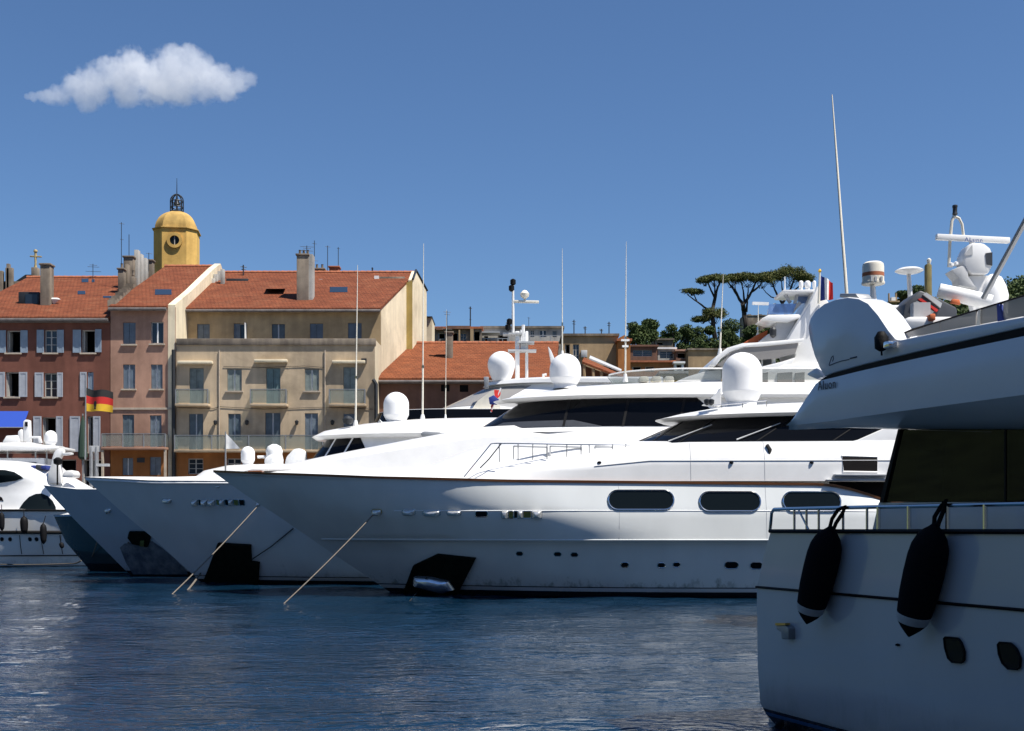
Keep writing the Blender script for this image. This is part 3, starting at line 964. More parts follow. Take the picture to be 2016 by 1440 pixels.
# pipes, cables and lanterns on the long front
for px, t, u in ((432, 690, 888), (640, 690, 930)):
    MB().tube([(X_(px, Y0), Y0 - .06, Z_(u, Y0)), (X_(px, Y0), Y0 - .06, Z_(t, Y0))], .035, 6).build('rain_pipe', M['sill'], b)
for pts in (((352, 803), (420, 805), (432, 801), (520, 806), (640, 802), (735, 806)), ((440, 722), (520, 724), (600, 721), (640, 724))):
    MB().tube([(X_(x, Y0), Y0 - .035, Z_(y, Y0)) for x, y in pts], .016, 5).build('cable', M['darkmetal'], b)
for px in (425, 487, 585, 655):
    MB().lathe((X_(px, Y0), Y0 - .16, Z_(833, Y0)), [(.03, -.16), (.10, -.1), (.13, .1), (.04, .18)], 8).build('wall_lantern', M['darkmetal'], b)

# small pale annex behind the gable
b2 = thing('pale_annex', 'narrow pale annex behind the right gable of the beige house', 'house', (X_(846, 99), 99, 1.1))
boxo('wall', M['paleyellow'], b2, X_(838, 99), X_(851, 99), 98.5, 102, 1.1, Z_(628, 99))
boxo('roof', M['darkmetal'], b2, X_(837, 99), X_(852, 99), 98.3, 102.2, Z_(628, 99) + .002, Z_(626, 99))

# ------------------------------------------------------------------ low house with the orange roof
b = thing('low_house', 'low brown house with a broad orange tiled roof right of the beige house', 'house', (X_(860, 82), 82, 1.1))
YL = 82.0
xl, xr = X_(744, YL), X_(1092, YL)
ze = Z_(747, YL)
YR2 = 92.0
zr = Z_(680, YR2)
sl = Slope(YL, ze, YR2, zr)
vents = [(868, 885, 757, 771), (905, 922, 758, 772), (950, 990, 790, 830)]
wall_open('wall', None, None, xl, xr, 1.1, ze, YL, px_open(vents, YL)).build('wall', M['dullbrown'], b)
for v in vents:
    (o,) = px_open([v], YL)
    boxo('vent_grille', M['void'], b, o[0], o[1], YL + .1, YL + .12, o[2], o[3])
rf = gable_roof(b, M['roof2'], (xl - .2, X_(797, YR2)), (xr, X_(1100, YR2)), YL, ze, YR2, zr, 100, ze, over=.3)
MB().tube([(xl, YL - .38, ze - .2), (xr, YL - .38, ze - .2)], .1, 8).build('gutter', M['gutter'], b)
boxo('eave_board', M['gutter'], b, xl, xr, YL - .28, YL - .004, ze - .32, ze - .2)
boxo('side_wall', M['dullbrown'], b, xr - .25, xr - .02, YL + .02, 100, 1.1, ze - .1)
c = sl.at(884, 710)
chimney(rf, 877, 891, 656, 710, c.y, M['concrete'], .7)
k = sl.at(862, 704)
boxo('roof_slit', M['void'], rf, X_(845, k.y), X_(876, k.y), k.y - .3, k.y + .5, k.z - .1, k.z + .12)
aerial(rf, 880, 612, 660, c.y + .3, ((.95, .5), (.85, .4), (.25, .7)))

# ------------------------------------------------------------------ bell tower
b = thing('bell_tower', 'yellow octagonal bell tower with round window, dome and iron belfry', 'tower', (X_(348, 115), 115, 1.1))
YC = 115.0
cx = X_(348, YC + 2.1)
hw = 45 * 115 / F
cyy = YC + hw
rad = hw / math.cos(math.pi / 8)
def octa(r, z, rot=.14, ch=.56):
    """octagon with broad faces and narrower corner faces"""
    pts = []
    for k in range(4):
        a = rot + k * math.pi / 2
        for s in (-1, 1):
            q = Vector((r, s * r * ch))
            pts.append(Vector((cx + q.x * math.cos(a) - q.y * math.sin(a), cyy + q.x * math.sin(a) + q.y * math.cos(a), z)))
    return pts
def octa_mesh(prof, n_=8):
    mb = MB()
    rows = [octa(r, z) for r, z in prof]
    vs = [p for r in rows for p in r]
    fs = [(i * 8 + k, i * 8 + (k + 1) % 8, (i + 1) * 8 + (k + 1) % 8, (i + 1) * 8 + k) for i in range(len(rows) - 1) for k in range(8)]
    fs += [tuple(range(7, -1, -1)), tuple((len(rows) - 1) * 8 + k for k in range(8))]
    return mb.add(vs, fs)
zc = Z_(449, YC)
R = hw * .93
octa_mesh([(R, 1.1), (R, zc)]).build('shaft', M['towery'], b, smooth=20)
octa_mesh([(R, zc + .002), (R + .14, zc + .06), (R + .14, zc + .14), (R + .02, zc + .18)]).build('cornice', M['domey'], b, smooth=20)
zd = Z_(414, YC)
H = zd - zc + .25
dome = [(R * .95 * math.cos(t), zc + .16 + H * math.sin(t)) for t in [math.radians(a) for a in (0, 9, 18, 27, 36, 45, 54, 62, 70)]]
dome = [(max(r, .55), z) for r, z in dome]
octa_mesh(dome).build('dome', M['domey'], b, smooth=25)
nrm = Vector((math.sin(-.12) * 1, -math.cos(-.12), 0))
nrm = Vector((math.sin(.12) * -1, -math.cos(.12), 0))
nrm = (octa(R, 0)[6] + octa(R, 0)[7]) / 2 - Vector((cx, cyy, 0))
nrm.normalize()
fc = Vector((cx, cyy, 0)) + nrm * R
side = Vector((-nrm.y, nrm.x, 0))
if side.x < 0: side = -side
wc = Vector((fc.x, fc.y, Z_(473, YC))) - side * (fc.x - X_(343, YC))
def ring(c, n, s, r0, r1, d0, d1, seg=28):
    mb = MB()
    up = Vector((0, 0, 1))
    P = lambda r, d, k: c + n * d + (s * math.cos(2 * math.pi * k / seg) + up * math.sin(2 * math.pi * k / seg)) * r
    rows = [[P(r, d, k) for k in range(seg + 1)] for r, d in ((r0, d0), (r0, d1), (r1, d1), (r1, d0))]
    return mb.grid(rows)
w_ = ring(wc, nrm, side, .44, .72, -.05, .22).build('round_window', M['towery'], b, smooth=40)
mb = MB()
mb.add([wc + nrm * .05] + [wc + nrm * .05 + (side * math.cos(2 * math.pi * k / 24) + Vector((0, 0, 1)) * math.sin(2 * math.pi * k / 24)) * .5 for k in range(24)], [(0, 1 + k, 1 + (k + 1) % 24) for k in range(24)])
mb.build('pane', M['darkglass'], w_)
MB().beam(wc + nrm * .08 - Vector((0, 0, .45)), wc + nrm * .08 + Vector((0, 0, .45)), .07, .05).build('mullion', M['winframe'], w_)
# iron belfry
bz0, bz1 = zc + .16 + H * math.sin(math.radians(70)) - .02, Z_(371, YC)
br_ = 12.5 * 115 / F
bf = MB().lathe((cx, cyy, bz0), [(br_ * 1.1, 0), (br_ * 1.1, .14), (br_, .16)], 16).build('belfry', M['darkmetal'], b)
for k in range(8):
    a = 2 * math.pi * k / 8 + .2
    e = Vector((math.cos(a), math.sin(a), 0))
    c0 = Vector((cx, cyy, 0))
    zs0 = bz0 + (bz1 - bz0) * .66
    pts = [c0 + e * br_ + Vector((0, 0, bz0))] + [c0 + e * br_ * math.cos(t) + Vector((0, 0, zs0 + (bz1 - zs0) * math.sin(t))) for t in [0, .4, .8, 1.2, 1.5]]
    MB().tube(pts, .055, 6).build('rib', M['darkmetal'], bf)
for z in (.3, .62):
    zz = lerp(bz0, bz1, z)
    MB().tube([Vector((cx + br_ * math.cos(2 * math.pi * k / 20), cyy + br_ * math.sin(2 * math.pi * k / 20), zz)) for k in range(21)], .05, 6, cap=False).build('hoop', M['darkmetal'], bf)
MB().lathe((cx, cyy, lerp(bz0, bz1, .45)), [(.33, 0), (.3, .08), (.23, .3), (.18, .5), (.05, .6), (.03, .9)], 16).build('bell', M['darkmetal'], bf)
MB().tube([(cx, cyy, bz1 - .1), (cx, cyy, Z_(338, YC))], [.05, .02], 6).build('finial', M['darkmetal'], b)

# chapel roof with a gilded cross, behind the brown roof
b = thing('gilded_cross', 'gilded cross on a stone pedestal above the brown house roof', 'cross', W(70, 545, 100))
boxo('pedestal', M['concrete'], b, X_(64, 100), X_(76, 100), 99.7, 100.3, Z_(565, 100), Z_(528, 100), bevel=.03)
MB().tube([W(70, 529, 100), W(70, 520, 100), W(70, 508, 100), W(70, 492, 100)], [.14, .08, .10, .10], 10).build('shaft', M['gilt'], b)
MB().beam(W(59, 505, 100), W(82, 506, 100), .16, .11).build('cross_arm', M['gilt'], b, bevel=.03)
MB().lathe(W(70, 496, 100), [(.02, -.14), (.17, 0), (.15, .14), (.02, .2)], 10).build('cross_head', M['gilt'], b)
b = thing('chapel', 'dark stone roof and stub walls behind the brown house roof at far left', 'chapel', W(40, 560, 101))
boxo('wall', M['concrete'], b, X_(-20, 101), X_(98, 101), 100.6, 104, 10, Z_(556, 101))
MB().prism([W(28, 556, 101), W(76, 556, 101), W(62, 541, 101), W(50, 541, 101)], (0, 2.5, 0)).build('roof', M['darkmetal'], b)
for a, c, t in ((-4, 7, 534), (12, 26, 528), (14, 20, 520)):
    boxo('wall_stub', M['concrete'], b, X_(a, 100.4), X_(c, 100.4), 100.2, 100.58, 12, Z_(t, 100.4), bevel=.05)
# ------------------------------------------------------------------ houses on the slope behind
def slope_house(name, label, px0, px1, pyt, pyb, Y, wm, wins=(), roofm=None, depth=5.0, flat=True, group=None, wk='closed'):
    b = thing(name, label, 'house', (X_((px0 + px1) / 2, Y), Y, Z_(pyb, Y)), group)
    x0, x1, z1 = X_(px0, Y), X_(px1, Y), Z_(pyt, Y)
    z0 = min(Z_(pyb, Y), terrain_h((x0 + x1) / 2, Y)) - 1.0
    wall_open('wall', None, None, x0, x1, z0, z1, Y, px_open([w[:4] for w in wins], Y)).build('wall', wm, b)
    boxo('side_wall', wm, b, x1 - .2, x1 - .002, Y + .01, Y + depth, z0, z1)
    boxo('side_wall', wm, b, x0 + .002, x0 + .2, Y + .01, Y + depth, z0, z1)
    for w in wins:
        (o,) = px_open([w[:4]], Y)
        window(b, *o, Y, w[4] if len(w) > 4 else wk, M['leafblue'], sill=False)
    rm = roofm or M['concrete']
    if flat:
        boxo('roof', rm, b, x0 - .15, x1 + .15, Y - .2, Y + depth + .1, z1 + .002, z1 + .22)
    else:
        a = [(x0 - .3, Y - .35, z1), (x1 + .3, Y - .35, z1), (x1 + .3, Y + depth, z1 + depth * .36), (x0 - .3, Y + depth, z1 + depth * .36)]
        MB().hexa([Vector(p) for p in a], [Vector(p) + Vector((0, 0, .15)) for p in a]).build('roof', rm, b)
    return b

h = slope_house('old_house', 'dark patched old house with an uneven brown roof line behind the low house', 846, 948, 648, 700, 124, M['concrete'],
            [(862, 876, 656, 668, 'void'), (884, 902, 655, 672, 'void'), (906, 918, 656, 674, 'casement'), (931, 946, 652, 672, 'void'), (852, 858, 658, 672, 'void')], M['ridge'])
for a, c, t, u in ((858, 872, 645, 650), (880, 925, 642, 648), (926, 932, 648, 676), (903, 906, 650, 676)):
    boxo('patched_wall', M['dullbrown'] if u < 655 else M['tan'], h, X_(a, 123.6), X_(c, 123.6), 123.5, 123.9, Z_(u, 123.6), Z_(t, 123.6))
aerial(h, 926, 604, 646, 124.5, ((.93, .3), (.4, .15)), r=.06)
h = slope_house('balcony_house', 'pale concrete house with open balconies behind the mast', 948, 1108, 647, 700, 126, M['greywhite'],
            [(953, 961, 662, 676, 'void'), (980, 1000, 660, 676, 'void'), (1044, 1052, 650, 664, 'casement'), (1062, 1076, 650, 664, 'curtain'), (1003, 1010, 678, 690, 'void'), (1024, 1034, 676, 690, 'void'), (1046, 1056, 678, 688, 'void'), (1068, 1082, 676, 688, 'void'), (1088, 1096, 652, 664, 'closed')], M['concrete'])
for a, c, t in ((1000, 1106, 672), (950, 1000, 678)):
    s = boxo('balcony', M['greywhite'], h, X_(a, 125), X_(c, 125), 124.8, 125.9, Z_(t + 2, 125), Z_(t, 125))
    for k in range(6):
        xx = lerp(X_(a + 1, 125), X_(c - 1, 125), k / 5.0)
        boxo('post', M['galv'], s, xx - .04, xx + .04, 124.85, 124.93, Z_(t, 125) + .002, Z_(t - 10, 125))
    boxo('handrail', M['galv'], s, X_(a, 125), X_(c, 125), 124.86, 124.92, Z_(t - 10, 125) + .002, Z_(t - 10, 125) + .08)
boxo('awning', M['lightgrey'], h, X_(948, 124.9), X_(984, 124.9), 124.3, 125.9, Z_(657, 124.9), Z_(655, 124.9))
aerial(h, 1041, 625, 648, 126.3, ((.95, .3),))
aerial(h, 1000, 635, 648, 126.3, ((.6, .4), (.9, .4)), r=.1)
h = slope_house('tan_block', 'plain tan block with a small dark window behind the right white dome', 1108, 1216, 662, 745, 118, M['tan'],
            [(1196, 1206, 717, 732, 'void'), (1112, 1122, 678, 700, 'void'), (1128, 1140, 678, 712, 'casement')], M['concrete'])
for px, t in ((1130, 630), (1152, 643), (1184, 648), (1199, 634)):
    aerial(h, px, t, 662, 118.6, ((.9, .35), (.75, .3)), r=.05)
boxo('air_conditioner', M['lightgrey'], h, X_(1144, 117.6), X_(1156, 117.6), 117.5, 117.97, Z_(704, 117.6), Z_(690, 117.6), bevel=.03)
h = slope_house('orange_gable', 'narrow orange house end beside the plain tan block', 1217, 1241, 672, 750, 116, M['orangewall'], [], M['ridge'])
MB().prism([W(1217, 672, 115.9), W(1241, 672, 115.9), W(1241, 668, 115.9), W(1229, 660, 115.9), W(1218, 666, 115.9)], (0, .4, 0)).build('gable_top', M['orangewall'], h)
# lean-to with a tiled roof just behind the dome
b = thing('lean_to', 'lean-to shed with sloping orange tiled roof right of the white dome', 'shed', W(1185, 760, 101))
rr = [W(1146, 716, 101), W(1228, 748, 101), W(1228, 744, 104), W(1150, 708, 104)]
MB().hexa(rr, [p + Vector((0, 0, .18)) for p in rr]).build('roof', M['roof2'], b)
rr = [W(1160, 708, 104.1), W(1222, 733, 104.1), W(1224, 730, 106), W(1162, 703, 106)]
MB().hexa(rr, [p + Vector((0, 0, .12)) for p in rr]).build('sheet_roof', M['lightgrey'], b)
for px in (1150, 1168, 1184, 1200, 1218):
    t = (px - 1146) / 82.0
    MB().tube([W(px, lerp(718, 749, t), 101.2), W(px, 800, 101.2)], .14, 6).build('post', M['tan'], b)
boxo('wall', M['concrete'], b, X_(1142, 103), X_(1226, 103), 102.8, 103, 1.1, Z_(752, 103))
MB().prism([W(1144, 718, 102.7), W(1144, 752, 102.7), W(1224, 752, 102.7), W(1224, 747, 102.7)], (0, .15, 0)).build('back_wall', M['dullbrown'], b)

slope_house('brown_villa', 'brown villa with one long dark window on the green slope', 1241, 1294, 683, 760, 150, M['dullbrown'], [(1246, 1284, 689, 702, 'casement')], M['dullbrown'])
slope_house('grey_villa', 'grey villa with a wide pane and pale roof edge on the slope', 1295, 1330, 688, 760, 151, M['greywhite'], [(1299, 1326, 692, 706, 'casement')], M['gel_matt'])
slope_house('pink_roof_cabin', 'small cabin with pinkish roof and dark window on the slope', 1331, 1354, 692, 760, 149, M['dullbrown'], [(1332, 1352, 695, 706, 'void')], M['pink'])
slope_house('tan_wall_house', 'blank tan walled house on the slope left of the upper white deck', 1355, 1428, 690, 770, 147, M['tan'], [], M['concrete'], wk='closed')
slope_house('orange_terrace', 'low orange terrace wall at the foot of the slope', 1237, 1328, 714, 770, 139, M['orangewall'], [(1245, 1262, 722, 732, 'void'), (1270, 1288, 722, 732, 'void')], M['ridge'])
slope_house('ochre_kiosk', 'small ochre hut below the orange terrace', 1300, 1352, 736, 772, 120, M['olivewall'], [], M['greywhite'])
slope_house('white_hatch_hut', 'small white framed hut right of the orange terrace', 1328, 1346, 716, 760, 138, M['gel_matt'], [(1331, 1342, 718, 730, 'void')], M['gel_matt'])
slope_house('stone_house', 'grey stone house half hidden by shrubs above the brown villa', 1285, 1325, 670, 700, 165, M['concrete'], [(1292, 1306, 674, 680, 'void')], M['concrete'])
b = thing('fort_wall', 'weathered stone fort wall on the hill behind the pine trunks', 'wall', W(1500, 640, 230))
boxo('wall', M['concrete'], b, X_(1462, 230), X_(1530, 230), 229, 233, 15, Z_(624, 230))
for k in range(9):
    x0 = lerp(X_(1463, 230), X_(1527, 230), k / 9.0)
    boxo('coping_block', M['concrete'], b, x0, x0 + .62, 228.9, 233.1, Z_(624, 230) + .003, Z_(622, 230) + .1 * math.sin(k * 1.9))
slope_house('red_roof_villa', 'small villa with red brick wall far behind the near boat', 1780, 1850, 598, 640, 240, M['orangewall'], [(1792, 1800, 602, 612, 'void')], M['ridge'])
b = thing('beach_hut', 'slender timber lookout far behind the near boat', 'hut', W(1755, 610, 236))
for px in (1750, 1764):
    MB().tube([W(px, 625, 236), W(px, 578, 236)], .18, 6).build('post', M['tan'], b)
boxo('floor', M['tan'], b, X_(1748, 236), X_(1768, 236), 235, 237, Z_(597, 236), Z_(594, 236))
boxo('cabin', M['whitecloth'], b, X_(1754, 236), X_(1762, 236), 235.6, 236.6, Z_(594, 236) + .01, Z_(586, 236))

# ------------------------------------------------------------------ trees
def leaf_mat(name, a, b_, c):
    m = bpy.data.materials.new(name)
    m.use_nodes = True
    nt = m.node_tree
    bs = nt.nodes['Principled BSDF']
    bs.inputs['Roughness'].default_value = 0.75
    bs.inputs['Specular IOR Level'].default_value = 0.25
    tc = nt.nodes.new('ShaderNodeTexCoord')
    nz = nt.nodes.new('ShaderNodeTexNoise')
    nz.inputs['Scale'].default_value = 1.3
    nz.inputs['Detail'].default_value = 5
    nt.links.new(tc.outputs['Object'], nz.inputs[0])
    rp = nt.nodes.new('ShaderNodeValToRGB')
    rp.color_ramp.elements[0].position = 0.35
    rp.color_ramp.elements[0].color = (*a, 1)
    rp.color_ramp.elements[1].position = 0.68
    rp.color_ramp.elements[1].color = (*c, 1)
    e = rp.color_ramp.elements.new(0.52)
    e.color = (*b_, 1)
    nt.links.new(nz.outputs[0], rp.inputs[0])
    nt.links.new(rp.outputs[0], bs.inputs['Base Color'])
    return m
M['pineleaf'] = leaf_mat('pine_needles', (0.055, 0.072, 0.018), (0.095, 0.11, 0.03), (0.15, 0.14, 0.045))
M['oakleaf'] = leaf_mat('broad_leaves', (0.030, 0.052, 0.016), (0.055, 0.085, 0.024), (0.10, 0.125, 0.038))
M['bark'] = mat('dark_bark', (0.030, 0.023, 0.019), 0.95, var=0.4, vscale=4)

def leaf_mesh(name, clumps, m, parent, rng, leaf=.22, dens=1.0, shell=0.55):
    """clumps: (centre, (rx, ry, rz), count); leaf-sized quads scattered through each clump, denser near its skin"""
    cs, out = [], []
    for c, r, n in clumps:
        n = int(n * dens)
        u = rng.normal(size=(n, 3))
        u /= np.linalg.norm(u, axis=1)[:, None]
        rad = shell + (1 - shell) * rng.uniform(0, 1, n) ** .6
        rad *= 1 + .22 * np.sin(u[:, 0] * 5 + c[0]) * np.sin(u[:, 1] * 4 + c[2]) * np.cos(u[:, 2] * 5)
        out.append(np.array(c) + u * rad[:, None] * np.array(r))
    P = np.concatenate(out)
    n = len(P)
    a = rng.normal(size=(n, 3)); a /= np.linalg.norm(a, axis=1)[:, None]
    b_ = rng.normal(size=(n, 3)); b_ -= a * (a * b_).sum(1)[:, None]; b_ /= np.linalg.norm(b_, axis=1)[:, None]
    s = leaf * rng.uniform(.55, 1.3, n)[:, None]
    V = np.stack([P - a * s * .5, P + b_ * s * .32, P + a * s * .5, P - b_ * s * .32], 1).reshape(-1, 3)
    Q = np.arange(4 * n).reshape(-1, 4)
    me = bpy.data.meshes.new(name)
    me.from_pydata(V.tolist(), [], Q.tolist())
    me.materials.append(m)
    o = bpy.data.objects.new(name, me)
    COL.objects.link(o)
    attach(o, parent)
    return o

rng = np.random.RandomState(11)
random.seed(5)
def limb(mb, p, q, r0, r1, rnd, bend=.08, n=5):
    p, q = Vector(p), Vector(q)
    L = (q - p).length
    pts, rs = [], []
    off = Vector((rnd.uniform(-1, 1), rnd.uniform(-1, 1), rnd.uniform(-.5, .5))) * L * bend
    for k in range(n + 1):
        t = k / n
        pts.append(p.lerp(q, t) + off * math.sin(math.pi * t))
        rs.append(lerp(r0, r1, t))
    mb.tube(pts, rs, 6)

def pine(label, base, trunk, limbs, pads, Y, group='umbrella pines on the hill', dens=1.0):
    """trunk and limbs as photo polylines at depth Y; pads: (px, py, half width px, half height px)"""
    s = Y / F
    rnd = random.Random(int(base[0]))
    root = thing('pine_tree', label, 'tree', W(base[0], base[1], Y), group)
    mb = MB()
    for pl, r0, r1 in trunk + limbs:
        pts = [W(x, y, Y + rnd.uniform(-1, 1) * (1.2 if i else 0)) for i, (x, y) in enumerate(pl)]
        n = len(pts)
        fine, rs = [], []
        for i in range(n - 1):
            for k in range(4):
                t = k / 4
                fine.append(pts[i].lerp(pts[i + 1], t) + Vector((rnd.uniform(-.05, .05), rnd.uniform(-.05, .05), 0)))
                rs.append(lerp(r0, r1, (i + t) / (n - 1)))
        fine.append(pts[-1]); rs.append(r1)
        mb.tube(fine, rs, 7)
    # twigs fanning out under the pads
    for (x, y, w, h) in pads:
        for k in range(11):
            a = W(x + rnd.uniform(-.25, .25) * w, y + h * 2.4, Y + rnd.uniform(-.5, .5))
            q = W(x + rnd.uniform(-.95, .95) * w, y + h * .3, Y + rnd.uniform(-1, 1) * w * s * .8)
            limb(mb, a, q, .045, .018, rnd, .12, 4)
    mb.build('trunk', M['bark'], root)
    cl = []
    for (x, y, w, h) in pads:
        k = max(7, int(w * 1.8))
        for i in range(k):
            t = rnd.uniform(-1, 1)
            dome = 1 - .8 * t * t
            c = W(x + t * w * .9, y - h * .55 * (dome - .5) + rnd.uniform(-.5, .75) * h, Y + rnd.uniform(-1, 1) * w * s * .85 * math.sqrt(max(0, 1 - t * t)))
            rr = rnd.uniform(.5, 1.05)
            cl.append((tuple(c), (rr * 1.1, rr * 1.1, rr * .62 * min(1.4, max(.7, h * s * 1.3))), int(165 * rr)))
    leaf_mesh('crown', cl, M['pineleaf'], root, rng, .22, dens, .25)
    return root

YP = 200.0
pine('left umbrella pine with a low side limb and three small flat crowns', (1405, 660), 
     [([(1408, 668), (1404, 640), (1402, 612), (1408, 585)], .42, .28)],
     [([(1408, 588), (1412, 570), (1419, 552), (1424, 545)], .22, .1), ([(1407, 586), (1400, 572), (1393, 556), (1391, 548)], .18, .08), ([(1408, 582), (1407, 565), (1405, 548)], .15, .07),
      ([(1403, 618), (1391, 608), (1373, 595), (1353, 580)], .22, .08), ([(1372, 594), (1368, 584), (1366, 575)], .12, .06), ([(1403, 625), (1420, 615), (1430, 618)], .15, .08)],
     [(1408, 548, 22, 7), (1388, 552, 12, 5), (1361, 573, 17, 4), (1405, 617, 22, 9), (1383, 628, 13, 4)], YP)
pine('middle umbrella pine with forked trunk and the widest flat crown', (1467, 650),
     [([(1470, 660), (1468, 635), (1464, 612), (1462, 598)], .45, .36)],
     [([(1463, 600), (1455, 588), (1444, 570), (1432, 555)], .3, .1), ([(1463, 600), (1472, 588), (1480, 574), (1488, 556), (1492, 548)], .28, .1), ([(1466, 596), (1464, 578), (1460, 556)], .2, .08),
      ([(1480, 575), (1494, 565), (1502, 555)], .2, .08), ([(1470, 615), (1471, 590), (1474, 560)], .2, .08), ([(1455, 588), (1447, 568), (1448, 552)], .15, .06)],
     [(1440, 548, 21, 8), (1470, 546, 28, 8.5), (1500, 547, 20, 9)], YP + 4)
pine('right umbrella pine with the highest domed crown behind the white mast', (1545, 640),
     [([(1556, 650), (1548, 620), (1540, 598)], .4, .3)],
     [([(1540, 598), (1530, 580), (1522, 562), (1515, 552)], .22, .08), ([(1540, 598), (1552, 580), (1560, 560), (1566, 545)], .24, .1), ([(1536, 590), (1518, 585), (1508, 576), (1500, 565)], .12, .05),
      ([(1545, 588), (1540, 570), (1538, 552)], .18, .07), ([(1553, 580), (1572, 565), (1585, 552)], .18, .07)],
     [(1522, 544, 22, 9), (1556, 538, 30, 12), (1582, 547, 17, 8)], YP + 8)

def broad_tree(label, px, pyb, pyt, w, Y, n=9, group='broadleaf trees on the slope', name='broadleaf_tree', dens=1.0, leaf=.3):
    rnd = random.Random(int(px * 7 + pyt))
    s = Y / F
    z0 = min(Z_(pyb, Y), terrain_h(X_(px, Y), Y) - .3)
    root = thing(name, label, 'tree', (X_(px, Y), Y, z0), group)
    H = Z_(pyt, Y) - z0
    Hv = Z_(pyt, Y) - Z_(pyb, Y)
    mb = MB()
    base = Vector((X_(px, Y), Y, z0))
    cl = []
    limb(mb, base, base + Vector((0, 0, H * .55)), .3, .18, rnd, .03)
    for k in range(n):
        a = rnd.uniform(0, 6.28)
        t = rnd.uniform(.1, .88)
        rr = w * s * (.8 if t < .6 else .5) * rnd.uniform(.3, 1)
        c = Vector((base.x + math.cos(a) * rr, Y + math.sin(a) * rr, Z_(pyb, Y) + Hv * t))
        limb(mb, base + Vector((0, 0, H * .4)), c, .12, .04, rnd)
        r_ = rnd.uniform(.34, .6) * max(w * s, Hv * .45) * .9
        cl.append((tuple(c), (r_, r_, r_ * .8), int(420 * r_ * r_ / (leaf * leaf * 9)) + 80))
    mb.build('trunk', M['bark'], root)
    leaf_mesh('crown', cl, M['oakleaf'], root, rng, leaf, dens, .35)
    return root
broad_tree('rounded broadleaf tree behind the orange house end', 1256, 690, 628, 26, 160, 14)
broad_tree('small spiky tree right of the rounded broadleaf tree', 1281, 690, 622, 13, 162, 9)
broad_tree('low broadleaf tree with flat top left of the pines', 1322, 690, 636, 24, 185, 12)
broad_tree('dark tree below the left pine limb', 1352, 700, 640, 22, 188, 12)
broad_tree('broad dark tree under the left umbrella pine', 1386, 705, 640, 26, 190, 13)
broad_tree('dark green tree between the two left pine trunks', 1436, 710, 628, 28, 190, 14)
broad_tree('bright green tree under the fort wall', 1478, 700, 638, 26, 195, 13)
broad_tree('green tree at the right end of the fort wall', 1516, 690, 630, 24, 195, 12)
broad_tree('tree half hidden by the white mast', 1548, 690, 634, 24, 198, 10)
broad_tree('small shrub like tree above the grey villa', 1300, 700, 664, 20, 172, 9)
broad_tree('small shrub like tree above the blank tan house', 1372, 700, 668, 24, 168, 10)
broad_tree('low tree above the tan house roof', 1415, 705, 668, 26, 170, 10)
broad_tree('tree top left of the brown post behind the near boat', 1812, 620, 556, 20, 235, 10, 'far trees behind the near boat')
broad_tree('low tree left of the white disc antenna stem', 1778, 620, 572, 26, 242, 10, 'far trees behind the near boat')

# scrub and far wood: nobody could count it
def cover(name, label, region, n, m, leafs, seed, size):
    r = np.random.RandomState(seed)
    cl = []
    for k in range(n):
        x, y = r.uniform(region[0], region[1]), r.uniform(region[2], region[3])
        q = r.uniform(.6, 1.4) * size
        cl.append(((x, y, terrain_h(x, y) + q * .3), (q, q, q * .8), leafs))
    o = leaf_mesh(name, cl, m, None, r, size * .33, 1.0, .5)
    tag(o, label, 'vegetation', kind='stuff')
cover('scrub', 'dense green scrub covering the slope under the pines', (16, 80, 158, 216), 900, M['oakleaf'], 70, 3, 1.5)
cover('wood', 'dark green wood covering the far hill at the right edge', (58, 150, 222, 285), 1300, M['oakleaf'], 60, 7, 2.0)

